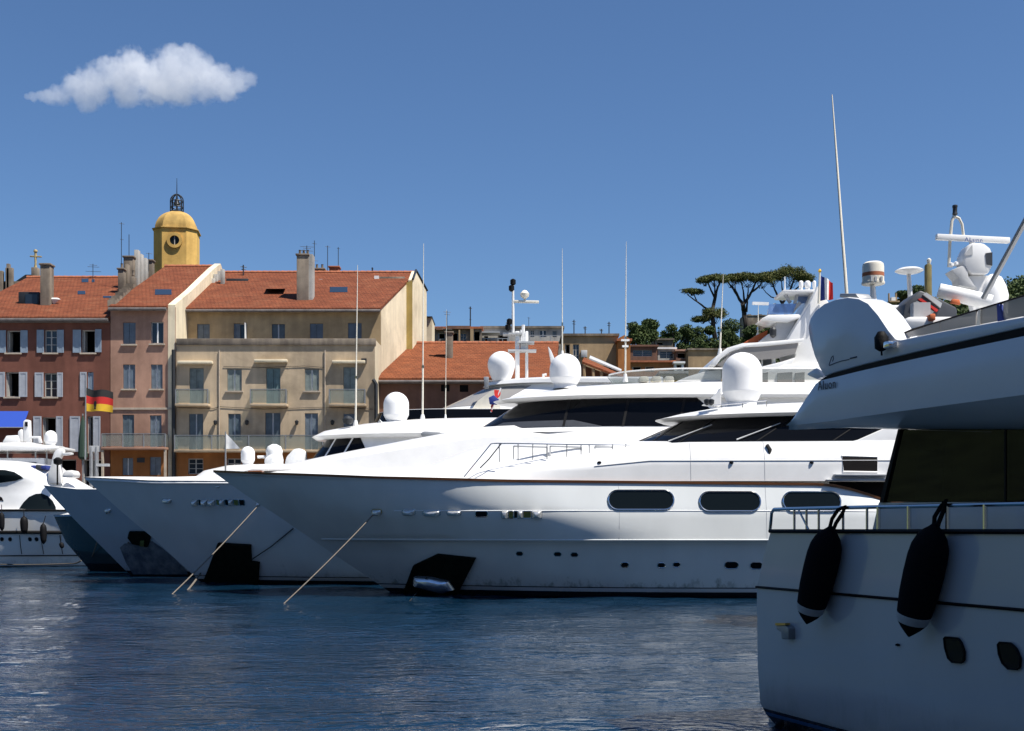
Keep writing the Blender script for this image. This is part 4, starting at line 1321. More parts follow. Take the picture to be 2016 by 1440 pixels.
# ------------------------------------------------------------------ cloud
def cloud():
    D = 1800.0
    s = D / F
    m = bpy.data.materials.new('cloud_vapour')
    m.use_nodes = True
    nt = m.node_tree
    nt.nodes.remove(nt.nodes['Principled BSDF'])
    out = nt.nodes['Material Output']
    pv = nt.nodes.new('ShaderNodeVolumePrincipled')
    pv.inputs['Color'].default_value = (0.985, 0.99, 1.0, 1)
    pv.inputs['Anisotropy'].default_value = 0.2
    tc = nt.nodes.new('ShaderNodeTexCoord')
    nt.links.new(pv.outputs[0], out.inputs['Volume'])
    # puffs of the cloud as overlapping soft balls, broken up by noise
    puffs = [(345, 138, 46), (392, 138, 38), (275, 142, 44), (312, 165, 50), (425, 160, 38), (468, 160, 27), (492, 156, 15), (232, 154, 42), (190, 164, 40), (152, 176, 32), (126, 190, 22), (168, 198, 24), (250, 182, 34), (350, 176, 38), (400, 174, 32), (95, 190, 16), (66, 191, 11), (80, 189, 12), (112, 188, 18), (54, 191, 7), (447, 168, 30), (268, 122, 24), (372, 112, 28), (342, 104, 20), (205, 128, 24), (250, 196, 16), (180, 207, 12), (408, 120, 18), (440, 138, 18)]
    nz = nt.nodes.new('ShaderNodeTexNoise')
    nz.inputs['Scale'].default_value = 0.024
    nz.inputs['Detail'].default_value = 7
    nz.inputs['Roughness'].default_value = 0.6
    nt.links.new(tc.outputs['Object'], nz.inputs[0])
    acc = None
    for (px, py, r) in puffs:
        c = W(px, py, D)
        dn = nt.nodes.new('ShaderNodeVectorMath')
        dn.operation = 'DISTANCE'
        dn.inputs[1].default_value = tuple(c)
        nt.links.new(tc.outputs['Object'], dn.inputs[0])
        mr = nt.nodes.new('ShaderNodeMath')
        mr.operation = 'DIVIDE'
        mr.inputs[1].default_value = r * s
        nt.links.new(dn.outputs['Value'], mr.inputs[0])
        if acc is None:
            acc = mr.outputs[0]
        else:
            mn = nt.nodes.new('ShaderNodeMath')
            mn.operation = 'SMOOTH_MIN'
            mn.inputs[2].default_value = 0.3
            nt.links.new(acc, mn.inputs[0])
            nt.links.new(mr.outputs[0], mn.inputs[1])
            acc = mn.outputs[0]
    # density = clamp(k * (noise - distance)), with a coarse and a fine noise
    nf = nt.nodes.new('ShaderNodeTexNoise')
    nf.inputs['Scale'].default_value = 0.085
    nf.inputs['Detail'].default_value = 5
    nf.inputs['Roughness'].default_value = 0.65
    nt.links.new(tc.outputs['Object'], nf.inputs[0])
    n0 = nt.nodes.new('ShaderNodeMath'); n0.operation = 'MULTIPLY_ADD'
    n0.inputs[1].default_value = 1.25
    n0.inputs[2].default_value = -0.62
    nt.links.new(nf.outputs[0], n0.inputs[0])
    n1 = nt.nodes.new('ShaderNodeMath'); n1.operation = 'MULTIPLY_ADD'
    n1.inputs[1].default_value = 1.7
    nt.links.new(nz.outputs[0], n1.inputs[0])
    nt.links.new(n0.outputs[0], n1.inputs[2])
    na = nt.nodes.new('ShaderNodeMath'); na.operation = 'ADD'
    na.inputs[1].default_value = 0.12
    nt.links.new(n1.outputs[0], na.inputs[0])
    n1 = na
    n2 = nt.nodes.new('ShaderNodeMath'); n2.operation = 'SUBTRACT'
    nt.links.new(n1.outputs[0], n2.inputs[0])
    nt.links.new(acc, n2.inputs[1])
    n3 = nt.nodes.new('ShaderNodeMath'); n3.operation = 'MULTIPLY'; n3.use_clamp = True
    n3.inputs[1].default_value = 3.6
    nt.links.new(n2.outputs[0], n3.inputs[0])
    n4 = nt.nodes.new('ShaderNodeMath'); n4.operation = 'MULTIPLY'
    n4.inputs[1].default_value = 0.026
    nt.links.new(n3.outputs[0], n4.inputs[0])
    nt.links.new(n4.outputs[0], pv.inputs['Density'])
    c0, c1 = W(35, 235, D), W(520, 65, D)
    mb = MB().box(c0.x, c1.x, D - 50, D + 50, c0.z, c1.z)
    o = mb.build('cloud', m, None, smooth=0)
    tag(o, 'single small white cumulus cloud in the blue sky', 'cloud')
    m.cycles.volume_step_rate = 0.45
SC.cycles.volume_bounces = 6
cloud()
# ------------------------------------------------------------------ yachts
class Body:
    """a hull or deckhouse: plan outlines (pointed or rounded at xs, full beam after Le) stacked in levels from bottom to top"""
    def __init__(self, yc, levels, q=2.0):
        self.yc, self.q = yc, q
        self.L = [dict(p=2.0, **l) if 'p' not in l else l for l in levels]
        self.n = len(levels) - 1
    def par(self, v):
        i = min(int(v), self.n - 1)
        f = v - i
        a, b = self.L[i], self.L[i + 1]
        g = lambda k: lerp(a[k], b[k], f)
        return i, f, g('xs'), g('xe'), g('B'), g('Le'), g('p')
    def zat(self, v, x):
        i = min(int(v), self.n - 1)
        f = v - i
        za, zb = self.L[i]['z'], self.L[i + 1]['z']
        za = za(x) if callable(za) else za
        zb = zb(x) if callable(zb) else zb
        return lerp(za, zb, f)
    def hb(self, v, x):
        i, f, xs, xe, B, Le, p = self.par(v)
        t = clamp(abs(x - xs) / Le) if (x - xs) * (xe - xs) > 0 else 0.0
        return B * max(0.0, 1 - (1 - t) ** p) ** (1.0 / self.q) if t < 1 else B
    def pt(self, v, x, side, off=0.0):
        i, f, xs, xe, B, Le, p = self.par(v)
        if (x - xs) * (xe - xs) < 0: x = xs
        q = Vector((x, self.yc + side * self.hb(v, x), self.zat(v, x)))
        if off:
            e = .04 * (1 if xe > xs else -1)
            q2 = Vector((x + e, self.yc + side * self.hb(v, x + e), self.zat(v, x + e)))
            dv = .04 if v + .04 <= self.n else -.04
            q3 = Vector((x, self.yc + side * self.hb(v + dv, x), self.zat(v + dv, x)))
            nn = (q2 - q).cross(q3 - q)
            if nn.length > 1e-9:
                nn.normalize()
                if nn.y * side < 0 and abs(nn.y) > .02: nn = -nn
                elif abs(nn.y) <= .02 and nn.x * (xe - xs) > 0: nn = -nn
                q = q + nn * off
        return q
    def ux(self, v, u):
        i, f, xs, xe, B, Le, p = self.par(v)
        return xs + (xe - xs) * u ** 2.0
    def row(self, v, nu, off=0.0, uend=1.0):
        us = [uend * (1 - k / nu) for k in range(nu)]
        r = [self.pt(v, self.ux(v, u), -1, off) for u in us]
        r.append(self.pt(v, self.ux(v, 0.0), -1, off))
        r += [self.pt(v, self.ux(v, u), 1, off) for u in us[::-1]]
        return r
    def build(self, name, m, parent, nu=36, vsub=3, cap=True, bottom=False, stern=True, smooth=32):
        mb = MB()
        vs = [i + k / vsub for i in range(self.n) for k in range(vsub)] + [self.n]
        rows = [self.row(min(v, self.n - 1e-9), nu) for v in vs]
        mb.grid(rows)
        if stern:
            mb.grid([[r[0], r[-1]] for r in rows])
        if cap: self.deck(mb, rows[-1])
        if bottom: self.deck(mb, rows[0])
        return mb.build(name, m, parent, smooth=smooth)
    def deck(self, mb, r, camber=0.0):
        n = len(r) // 2
        rows = []
        for k in range(n):
            a, b = r[k], r[-1 - k]
            c = (a + b) / 2 + Vector((0, 0, camber * (b - a).length))
            rows.append([a, a.lerp(c, .5) + Vector((0, 0, camber * .25 * (b - a).length)), c, b.lerp(c, .5) + Vector((0, 0, camber * .25 * (b - a).length)), b])
        rows.append([r[n]] * 5)
        mb.grid(rows)
    def band(self, name, m, parent, v0, v1, x_end, off=.015, th=.03, nu=26, nv=3):
        """a strip wrapping round the nose from x_end on one side to x_end on the other; x_end = (at v0, at v1)"""
        rows = []
        for j in range(nv + 1):
            v = lerp(v0, v1, j / nv)
            i, f, xs, xe, B, Le, p = self.par(v)
            ue = math.sqrt(clamp((lerp(x_end[0], x_end[1], j / nv) - xs) / (xe - xs)))
            rows.append(self.row(v, nu, off, ue))
        rows2 = []
        for j in range(nv + 1):
            v = lerp(v0, v1, j / nv)
            i, f, xs, xe, B, Le, p = self.par(v)
            ue = math.sqrt(clamp((lerp(x_end[0], x_end[1], j / nv) - xs) / (xe - xs)))
            rows2.append(self.row(v, nu, off - th, ue))
        return MB().shell(rows, lambda p, i, k: rows2[i][k]).build(name, m, parent)
    def patch(self, name, m, parent, v0, v1, a, b, side=-1, off=.015, th=.03, nu=10, nv=3):
        """a = (x at v0, x at v1) of one end, b of the other"""
        R = lambda o: [[self.pt(lerp(v0, v1, j / nv), lerp(lerp(a[0], a[1], j / nv), lerp(b[0], b[1], j / nv), k / nu), side, o) for k in range(nu + 1)] for j in range(nv + 1)]
        r1, r2 = R(off), R(off - th)
        return MB().shell(r1, lambda p, i, k: r2[i][k]).build(name, m, parent)
    def vat(self, x, z):
        lo, hi = 0.0, self.n - 1e-6
        for _ in range(40):
            mid = (lo + hi) / 2
            if self.zat(mid, x) < z: lo = mid
            else: hi = mid
        return (lo + hi) / 2
    def on(self, x, z, side=-1, off=0.0):
        return self.pt(self.vat(x, z), x, side, off)
    def poly(self, name, m, parent, xz, side=-1, off=.015, th=.04, bulge=0.0):
        fine = []
        for (xa, za), (xb, zb) in zip(xz, xz[1:] + xz[:1]):
            k = max(1, int(math.hypot(xb - xa, zb - za) / .14))
            fine += [(lerp(xa, xb, i / k), lerp(za, zb, i / k)) for i in range(k)]
        xz = fine
        n = len(xz)
        cx_, cz_ = sum(p[0] for p in xz) / n, sum(p[1] for p in xz) / n
        mb = MB()
        prev = [self.on(x, z, side, off - th) for x, z in xz]
        for k in (1.0, .86, .66, .42, .2):
            ring_ = [self.on(lerp(cx_, x, k), lerp(cz_, z, k), side, off + bulge * math.sqrt(1 - k * k)) for x, z in xz]
            mb.add(prev + ring_, [(i, n + i, n + (i + 1) % n, (i + 1) % n) for i in range(n)])
            prev = ring_
        c = self.on(cx_, cz_, side, off + bulge)
        mb.add(prev + [c], [(i, (i + 1) % n, n) for i in range(n)])
        return mb.build(name, m, parent, smooth=40)
    def rim(self, name, m, parent, xz, r=.012, side=-1, off=.01):
        a = [self.on(x, z, side, off) for x, z in xz]
        return MB().tube(a + [a[0], a[1]], r, 6, cap=False).build(name, m, parent)
    def line(self, name, m, parent, v, x0, x1, r, side=-1, off=0.0, n=40, flat=None):
        pts = [self.pt(v, lerp(x0, x1, (k / n) ** 1.6), side, off) for k in range(n + 1)]
        return MB().tube(pts, r, 6).build(name, m, parent)
    def find(self, px, py, side=-1):
        """hull point seen at a photo pixel: iterate the depth"""
        Y = self.yc + side * self.L[-1]['B']
        for _ in range(30):
            x, z = X_(px, Y), Z_(py, Y)
            v = self.vat(x, z)
            Y = lerp(Y, self.yc + side * self.hb(v, x), .7)
        return X_(px, Y), Z_(py, Y), Y

def radome(parent, px, pyt, pyb, wpx, Y, m=None, name='radome', waist=.82, seam=True):
    r = wpx * Y / F / 2
    z0, z1 = Z_(pyb, Y), Z_(pyt, Y)
    H = z1 - z0
    cyl = max(.1, H - r)
    prof = [(r * waist * .9, 0), (r * waist, .05 * H), (r * .97, .18 * H)]
    if seam: prof += [(r * .995, .2 * H), (r * .995, .205 * H)]
    prof += [(r, cyl * .7), (r, cyl)] + [(r * math.cos(t), cyl + r * math.sin(t)) for t in [math.radians(a) for a in range(10, 90, 10)]] + [(r * .03, H)]
    prof = sorted(prof, key=lambda p: p[1])
    o = MB().lathe((X_(px, Y), Y, z0 + .06), prof, 32).build(name, m or M['dome'], parent, smooth=50)
    MB().lathe((X_(px, Y), Y, z0 - .12), [(r * .8, 0), (r * .72, .08), (r * .72, .185)], 24).build('dome_base', M['gel_matt'], o)
    return o

def whip(parent, pxt, pyt, pxb, pyb, Y, r=.022, name='whip_antenna', m=None):
    a, b = W(pxb, pyb, Y), W(pxt, pyt, Y)
    k = a.lerp(b, .3)
    o = MB().tube([a, k, k + (b - a) * .001, a.lerp(b, .7), b], [r, r * .9, r * .65, r * .5, r * .22], 7).build(name, m or M['cream'], parent)
    MB().tube([a - Vector((0, 0, .08)), a + (b - a).normalized() * .22], [r * 3.0, r * 1.5], 8).build('antenna_foot', M['gel_matt'], o)
    MB().tube([k - (b - a).normalized() * .06, k + (b - a).normalized() * .06], r * 1.25, 8).build('ferrule', M['steel'], o)
    return o

def px_prism(poly, Y0_, Y1_, Yref=None):
    Yr = Yref or Y0_
    pts = [Vector((X_(x, Yr), Y0_, Z_(y, Yr))) for x, y in poly]
    return MB().prism(pts, (0, Y1_ - Y0_, 0))

def oval(cx, cz, w, h, k=6): return rrect(cx, cz, w, h, min(w, h) * .499, k)

def port(hull, par, px, py, wpx, hpx, m=None, rimm=None, r=None, name='porthole', bulge=0.0):
    x, z, Y = hull.find(px, py)
    s = Y / F
    w, h = wpx * s, hpx * s
    sh = rrect(x, z, w, h, r * s if r else min(w, h) * .49, 5)
    if m in (M['chrome'], M['glint']): m, bulge = M['glint'], min(w, h) * .95
    o = hull.poly(name, m or M['blackglass'], par, sh, off=.012, th=.05, bulge=bulge)
    hull.rim('rim', rimm or M['steel'], o, sh, r=max(.012, min(w, h) * .05), off=.014)
    return o

def rope(label, pts, r=.03, m=None, sag=.0, name='mooring_rope', group='mooring ropes at the bows'):
    P = [Vector(p) for p in pts]
    out = []
    for a, b in zip(P, P[1:]):
        for k in range(12):
            t = k / 12
            out.append(a.lerp(b, t) - Vector((0, 0, sag * 4 * t * (1 - t))))
    out.append(P[-1])
    o = MB().tube(out, r, 6).build(name, m or M['rope'], None)
    return tag(o, label, 'rope', group)

def water_hit(px, py):
    Y = CH * F / (py - HY)
    return Vector((X_(px, Y), Y, -.05))

# ---------------- the big yacht in front
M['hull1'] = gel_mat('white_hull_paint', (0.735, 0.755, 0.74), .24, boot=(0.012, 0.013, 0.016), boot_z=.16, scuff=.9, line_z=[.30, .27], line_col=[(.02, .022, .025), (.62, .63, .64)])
YC1 = 39.0
sh1 = interp([(-9.6, 3.84), (-7.5, 3.70), (-4, 3.52), (0, 3.40), (4, 3.36), (9.2, 3.30), (10.0, 3.12), (11.0, 2.78), (11.5, 2.72), (20, 2.72)])
y1 = thing('white_motor_yacht', 'large white motor yacht in front with oval hull windows and wooden rail', 'yacht', (4, YC1, 0), 'yachts moored side by side')
H1 = Body(YC1, [dict(z=-.8, xs=-1.8, xe=18, B=2.5, Le=14, p=1.7), dict(z=0., xs=-3.84, xe=18, B=2.96, Le=10.5, p=2.0), dict(z=1.62, xs=-6.25, xe=18, B=3.40, Le=11.5, p=2.0),
                dict(z=1.70, xs=-6.36, xe=18, B=3.60, Le=11.3, p=2.1), dict(z=2.50, xs=-7.53, xe=18, B=3.52, Le=10.2, p=2.4), dict(z=sh1, xs=-9.48, xe=18, B=3.30, Le=10.6, p=2.6)], q=1.0)
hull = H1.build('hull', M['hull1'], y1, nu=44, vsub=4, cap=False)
mb = MB()
H1.deck(mb, [p - Vector((0, 0, .10)) for p in H1.row(H1.n - 1e-6, 44, -.03)], .012)
mb.build('deck', M['gel_matt'], y1)
for s in (-1, 1):
    pts = [H1.pt(H1.n - 1e-6, lerp(-9.46, 17.5, (k / 70) ** 1.5), s) for k in range(71)]
    mb = MB()
    rows = [[p + Vector((0, s * .05, -.02)), p + Vector((0, s * .06, .05)), p + Vector((0, -s * .09, .055)), p + Vector((0, -s * .09, -.02)), p + Vector((0, s * .05, -.02))] for p in pts]
    mb.grid(rows).build('wooden_rail', M['teak'], y1, smooth=50)
    H1.line('knuckle', M['hull1'], hull, 3.0, -6.0, 17.5, .022, s, .0)
H1.line('spray_rail', M['gel'], hull, 4.05, -3.5, 17.5, .016, -1, .0)
for px, w in ((1262, 129), (1437, 120), (1598, 114)):
    port(H1, hull, px, 985 if px < 1300 else 988, w, 38, name='oval_window', m=M['darkglass'])
for px, py, w, h in ((1023, 1090, 13, 8), (1098, 1091, 14, 8), (1131, 1092, 14, 8), (1230, 1112, 15, 10), (1302, 1113, 15, 10), (1332, 1112, 14, 10), (1440, 1113, 27, 14), (1489, 1114, 24, 14)):
    port(H1, hull, px, py, w, h, name='porthole')
for px, py, w, h in ((805, 1008, 26, 10), (850, 1010, 35, 9), (894, 1010, 28, 8), (948, 1012, 24, 11)):
    port(H1, hull, px, py, w, h, M['chrome'] if px in (805, 850, 894) else M['darkglass'], M['chrome'], r=3, name='fairlead')
# long glazed hatch of bright panes
for a, c, mm in ((988, 1000, 'chrome'), (1001, 1011, 'brass'), (1012, 1019, 'darkglass'), (1020, 1029, 'chrome'), (1030, 1046, 'brass'), (1047, 1067, 'chrome')):
    port(H1, hull, (a + c) / 2, 1013.5, c - a, 14, M[mm], M['steel'], r=1.5, name='hatch_pane')
port(H1, hull, 742, 1008, 20, 10, M['chrome'], M['brass'], r=4, name='hawse_pipe')
# black rubber pad with the anchor in it
def hp(H, px, py, off=0.0):
    x, z, Y = H.find(px, py)
    p = H.on(x, z, -1, off)
    return p
def hull_pad(H, par, poly, th, m, name='anchor_pad', bulge=0.0):
    xz = [H.find(x, y)[:2] for x, y in poly]
    return H.poly(name, m, par, xz, off=th, th=th + .05, bulge=bulge)
pad = hull_pad(H1, y1, [(862, 1090), (938, 1098), (926, 1122), (903, 1166), (872, 1176), (795, 1176), (800, 1152), (815, 1112), (845, 1098)], .10, M['weed'])
hull_pad(H1, y1, [(818, 1131), (850, 1132), (886, 1140), (898, 1156), (880, 1163), (842, 1154), (816, 1146)], .14, M['anchor'], 'anchor', .22)
MB().tube([hp(H1, 845, 1130, .2), hp(H1, 826, 1160, .2), water_hit(802, 1186)], .022, 6).build('anchor_chain', M['darkmetal'], y1)
# low trunk on the foredeck
T1 = Body(YC1, [dict(z=lambda x: sh1(x) + .0, xs=-8.6, xe=4, B=2.7, Le=7.5, p=2.0), dict(z=lambda x: sh1(x) + .12 + .02 * max(0, x + 8), xs=-8.2, xe=4, B=2.4, Le=7.5, p=2.0),
                dict(z=lambda x: sh1(x) + .17 + .05 * max(0, x + 8), xs=-7.8, xe=4, B=1.6, Le=7.5, p=2.0)], q=1.3)
T1.build('foredeck_trunk', M['gel'], y1)
px_prism([(478, 928), (500, 922), (560, 921), (590, 926)], 38.2, 39.6).build('sun_pad', M['gel_matt'], y1, bevel=.04)
px_prism([(486, 931), (488, 927), (515, 926), (516, 931)], 37.6, 38.0).build('windlass_cover', M['teak'], y1, bevel=.03)
# deckhouse with side bulwark
A1 = Body(YC1, [dict(z=lambda x: max(sh1(x), 3.36) + .05, xs=-4.3, xe=14.5, B=3.30, Le=6.0, p=2.0), dict(z=interp([(-4, 3.72), (2, 3.80), (4, 4.0), (14, 4.02)]), xs=-3.2, xe=14.3, B=3.26, Le=5.4, p=2.0),
                dict(z=interp([(-4, 3.95), (-1, 4.02), (1.6, 4.12), (3.6, 4.46), (5, 4.56), (14, 4.62)]), xs=-2.2, xe=14.0, B=3.02, Le=5.0, p=2.0)], q=1.7)
dk = A1.build('deckhouse', M['gel'], y1, nu=40, vsub=4)
A1.line('side_crease', M['lightgrey'], dk, 1.0, 2.4, 13.5, .012, -1, .004)
A2 = Body(YC1, [dict(z=3.9, xs=-3.0, xe=9, B=2.5, Le=5.0, p=2.0), dict(z=4.5, xs=-1.5, xe=9, B=2.25, Le=4.5, p=2.0), dict(z=4.68, xs=-.6, xe=9, B=1.7, Le=4.0, p=2.0)], q=1.8)
A2.build('coachroof', M['gel'], y1)
def a1p(px, py):
    x, z, Y = A1.find(px, py)
    return x, z
sq = [a1p(1657, 898), a1p(1727, 900), a1p(1727, 930), a1p(1660, 929)]
A1.poly('square_window', M['void'], y1, sq, off=.012)
A1.rim('rim', M['gel'], dk, sq, .025)
x0, z0 = a1p(1640, 934)
boxo('step', M['lightgrey'], y1, x0, x0 + 1.55, YC1 - 3.52, YC1 - 3.2, z0 - .06, z0, bevel=.02)
x0, z0 = a1p(1625, 944)
boxo('step', M['lightgrey'], y1, x0, x0 + 1.75, YC1 - 3.45, YC1 - 3.25, z0 - .05, z0, bevel=.02)
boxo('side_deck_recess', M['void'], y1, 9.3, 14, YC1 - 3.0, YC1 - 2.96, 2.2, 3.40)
for px in (1180, 1440, 1598):
    q_ = A1.on(*a1p(px, 911), -1, .0)
    MB().lathe(q_, [(.02, -.04), (.06, -.02), (.06, .02), (.02, .04)], 10).build('deck_fitting', M['black'], dk)
A1.line('panel_joint', M['lightgrey'], dk, 1.98, 7.3, 7.34, .006, -1, .002, n=2)
for xj in (5.2, 7.35, 11.6):
    MB().tube([A1.pt(v_, xj, -1, .003) for v_ in (.05, .5, 1.0, 1.5, 1.95)], .006, 5).build('panel_joint', M['lightgrey'], dk)
for xj in (7.35, 3.1, 12.2):
    MB().tube([H1.pt(v_, xj, -1, .003) for v_ in (3.05, 3.5, 4.0, 4.5, 4.97)], .005, 5).build('panel_joint', M['lightgrey'], hull)
# hand rail with frames along the side deck
def rail_pt(px, py, Y): return W(px, py, Y)
YRL = 36.1
mb = MB().tube([W(913, 940, YRL), W(967, 874, YRL)] + [W(px, lerp(873, 877, (px - 967) / 270.0), YRL) for px in range(980, 1245, 20)], .018, 6)
mb.build('hand_rail', M['steel'], y1)
MB().tube([W(945, 922, YRL), W(962, 905, YRL), W(987, 873.5, YRL)], .02, 6).build('rail_brace', M['darkmetal'], y1)
for px, b0 in ((983, 910), (1020, 907), (1049, 906), (1077, 904), (1116, 901), (1144, 899), (1160, 899), (1206, 893), (1232, 888)):
    MB().tube([W(px, 874.5, YRL), W(px, b0, YRL)], .016, 6).build('stanchion', M['galv'], y1)
for a, c in ((1011, 1077), (1083, 1145), (1172, 1205)):
    mb = MB()
    Yf = 36.75
    for p_, q_ in (((a, 879), (c, 881)), ((a, 879), (a, 905)), ((c, 881), (c, 903))):
        mb.beam(W(p_[0], p_[1], Yf), W(q_[0], q_[1], Yf), .05, .05)
    mb.build('door_frame', M['lightgrey'], y1)
for k in range(5):
    px = 1188 + 14 * k
    MB().tube([W(px + 8, 880, 36.9), W(px, 903 - k, 36.9)], .03, 6).build('folded_chair', M['darkmetal'] if k in (0, 2) else M['lightgrey'], y1)
# wheelhouse
P1 = Body(YC1, [dict(z=4.42, xs=3.1, xe=15, B=2.95, Le=5.0, p=2.0), dict(z=4.60, xs=3.55, xe=15, B=2.88, Le=5.0, p=2.0), dict(z=5.40, xs=5.4, xe=15, B=2.55, Le=4.5, p=2.0)], q=1.9)
wh = P1.build('wheelhouse', M['gel'], y1)
P1.band('windscreen', M['blackglass'], wh, 1.0, 2 - 1e-6, (10.6, 12.4), off=.02, th=.05)
for xm in (4.15, 5.0, 7.2, 9.4):
    P1.patch('mullion', M['black'], wh, 1.0, 2 - 1e-6, (xm, xm + 1.25), (xm + .05, xm + 1.3), off=.03, th=.02, nu=1)
P1.patch('dash_board', M['lightgrey'], wh, .72, .985, (3.6, 3.75), (6.4, 6.0), off=.014, th=.02)
for k, xm in enumerate((4.4, 6.3)):
    a = P1.pt(1.02, xm + .35, -1, .07); c = P1.pt(1.85, xm + 2.1, -1, .07)
    MB().tube([a, a.lerp(c, .75)], [.022, .012], 5).build('wiper', M['lightgrey'], wh)
R1 = Body(YC1, [dict(z=5.38, xs=4.75, xe=15.5, B=2.80, Le=5.0, p=2.0), dict(z=5.46, xs=4.55, xe=15.5, B=2.90, Le=5.0, p=2.0), dict(z=5.62, xs=5.2, xe=15.5, B=2.72, Le=5.0, p=2.0), dict(z=5.80, xs=6.2, xe=15.5, B=2.3, Le=5.0, p=2.0), dict(z=5.92, xs=7.6, xe=15.5, B=1.6, Le=5, p=2.0)], q=1.9)
R1.build('wheelhouse_roof', M['gel'], y1, bottom=True, smooth=50)
px_prism([(1628, 881), (1690, 866), (1745, 842), (1782, 837), (1782, 905), (1628, 905)], 36.0, 36.3, 36.0).build('side_wing', M['gel'], y1, bevel=.03)
radome(y1, 1461, 698, 795, 78, 38.6)
px_prism([(1385, 796), (1395, 790), (1416, 770), (1420, 762), (1420, 800)], 37.3, 37.8).build('horn_bracket', M['gel_matt'], y1, bevel=.03)
for px in (1392, 1400):
    MB().lathe(W(px, 792, 37.2), [(.03, -.1), (.09, -.05), (.10, .06), (.03, .1)], 12).build('searchlight', M['darkmetal'], y1)
MB().tube([W(1405, 799, 37.0), W(1510, 789, 37.0)], .018, 6).build('roof_rail', M['steel'], y1)
for px in (1420, 1462, 1509):
    MB().tube([W(px, lerp(798, 789, (px - 1405) / 105), 37.0), W(px, 803, 37.0)], .014, 6).build('rail_post', M['steel'], y1)
MB().tube([W(1510, 876, 35.9), W(1516, 886, 35.85), W(1514, 898, 35.85)], [.05, .06, .03], 6).build('tied_rope', M['blackcloth'], y1)
# jackstaff with a white pennant on the bow
fl = thing('bow_pennant', 'white triangular pennant on a thin staff at the front yacht bow', 'flag', W(444, 930, 39))
MB().tube([W(444, 932, 39), W(444, 850, 39)], [.03, .02], 6).build('staff', M['galv'], fl)
mb = MB()
rows = []
for i in range(9):
    t = i / 8
    rows.append([W(445 + 28 * t, 854 + 29.5 * t, 39) + Vector((0, .05 * math.sin(t * 5), 0)), W(445 + 28 * t, lerp(884, 884, t), 39) + Vector((0, .05 * math.sin(t * 5 + .6), 0))])
mb.shell(rows, lambda p, i, k: p + Vector((0, .008, 0))).build('cloth', M['whitecloth'], fl)
rope('tan mooring rope from the front yacht bow down to the water', [hp(H1, 738, 1010, .05), water_hit(556, 1188)], .018, sag=.05)

# ---------------- second yacht
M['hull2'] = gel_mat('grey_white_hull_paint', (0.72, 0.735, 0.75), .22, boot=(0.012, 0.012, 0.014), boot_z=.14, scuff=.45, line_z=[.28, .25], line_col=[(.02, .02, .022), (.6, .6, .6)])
YC2 = 46.5
sh2 = interp([(-16.3, 3.98), (-13, 3.76), (-8, 3.68), (20, 3.6)])
y2 = thing('flybridge_yacht', 'tall white yacht behind the front one with raked mast and black wheelhouse glass', 'yacht', (-1, YC2, 0), 'yachts moored side by side')
H2 = Body(YC2, [dict(z=-.8, xs=-10.0, xe=17, B=2.4, Le=13, p=1.7), dict(z=0., xs=-11.75, xe=17, B=2.85, Le=12, p=1.8), dict(z=1.7, xs=-13.6, xe=17, B=3.15, Le=11, p=2.0), dict(z=sh2, xs=-16.2, xe=17, B=3.25, Le=10.5, p=2.4)], q=1.0)
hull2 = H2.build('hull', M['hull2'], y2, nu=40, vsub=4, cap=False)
mb = MB()
H2.deck(mb, [p + Vector((0, 0, .01)) for p in H2.row(H2.n - 1e-6, 40, -.02)], .055)
mb.build('deck', M['gel_matt'], y2)
H2.line('rub_rail', M['gel'], hull2, 2.97, -16.1, 16.5, .035, -1, .01)
for a, c, mm in ((379, 390, 'chrome'), (391, 396, 'darkglass'), (397, 409, 'chrome'), (410, 424, 'chrome'), (426, 432, 'brass'), (433, 442, 'chrome'), (443, 450, 'darkglass'), (451, 459, 'chrome'), (460, 470, 'brass'), (471, 482, 'darkglass')):
    port(H2, hull2, (a + c) / 2, 989.5, c - a, 11, M[mm], M['steel'], r=1.2, name='hatch_pane')
port(H2, hull2, 329, 986, 20, 8, M['chrome'], M['steel'], r=3.5, name='fairlead')
port(H2, hull2, 428, 958.5, 8, 3, M['chrome'], M['chrome'], r=1.2, name='vent')
port(H2, hull2, 508, 993, 8, 7, M['chrome'], M['chrome'], r=3, name='hawse_pipe')
hull_pad(H2, y2, [(431, 1068), (495, 1072), (496, 1104), (512, 1106), (509, 1150), (400, 1150), (412, 1120)], .12, M['weed'])
MB().tube([hp(H2, 578, 1040, .04), hp(H2, 535, 1075, .06), hp(H2, 497, 1100, .1)], .02, 6).build('anchor_chain', M['darkmetal'], y2)
rope('tan mooring rope from the second yacht bow down to the water', [hp(H2, 509, 995, .04), water_hit(335, 1171)], .020, sag=.06)
rope('short pale rope end dipping into the water beside the black anchor pad', [hp(H2, 396, 1128, .05), water_hit(369, 1160)], .035, sag=.02, m=M['rope'])
C2 = Body(YC2, [dict(z=lambda x: sh2(x) - .05, xs=-10.8, xe=12, B=2.95, Le=8, p=2.0), dict(z=interp([(-12, 3.85), (-9, 4.1), (-5, 4.7), (-1, 5.3), (12, 5.4)]), xs=-10.2, xe=12, B=2.7, Le=8, p=2.0),
                dict(z=interp([(-12, 3.95), (-9.2, 4.28), (-5, 5.05), (-1.3, 5.72), (0, 5.8), (12, 5.85)]), xs=-9.7, xe=12, B=1.75, Le=8, p=2.0)], q=1.6)
C2.build('coachroof', M['gel'], y2, nu=40)
S2 = Body(YC2, [dict(z=3.6, xs=-3.5, xe=14, B=3.22, Le=6, p=2.0), dict(z=5.2, xs=-1.8, xe=14, B=3.05, Le=5.5, p=2.0), dict(z=5.62, xs=-1.0, xe=14, B=2.8, Le=5, p=2.0)], q=1.8)
S2.build('deckhouse', M['gel'], y2)
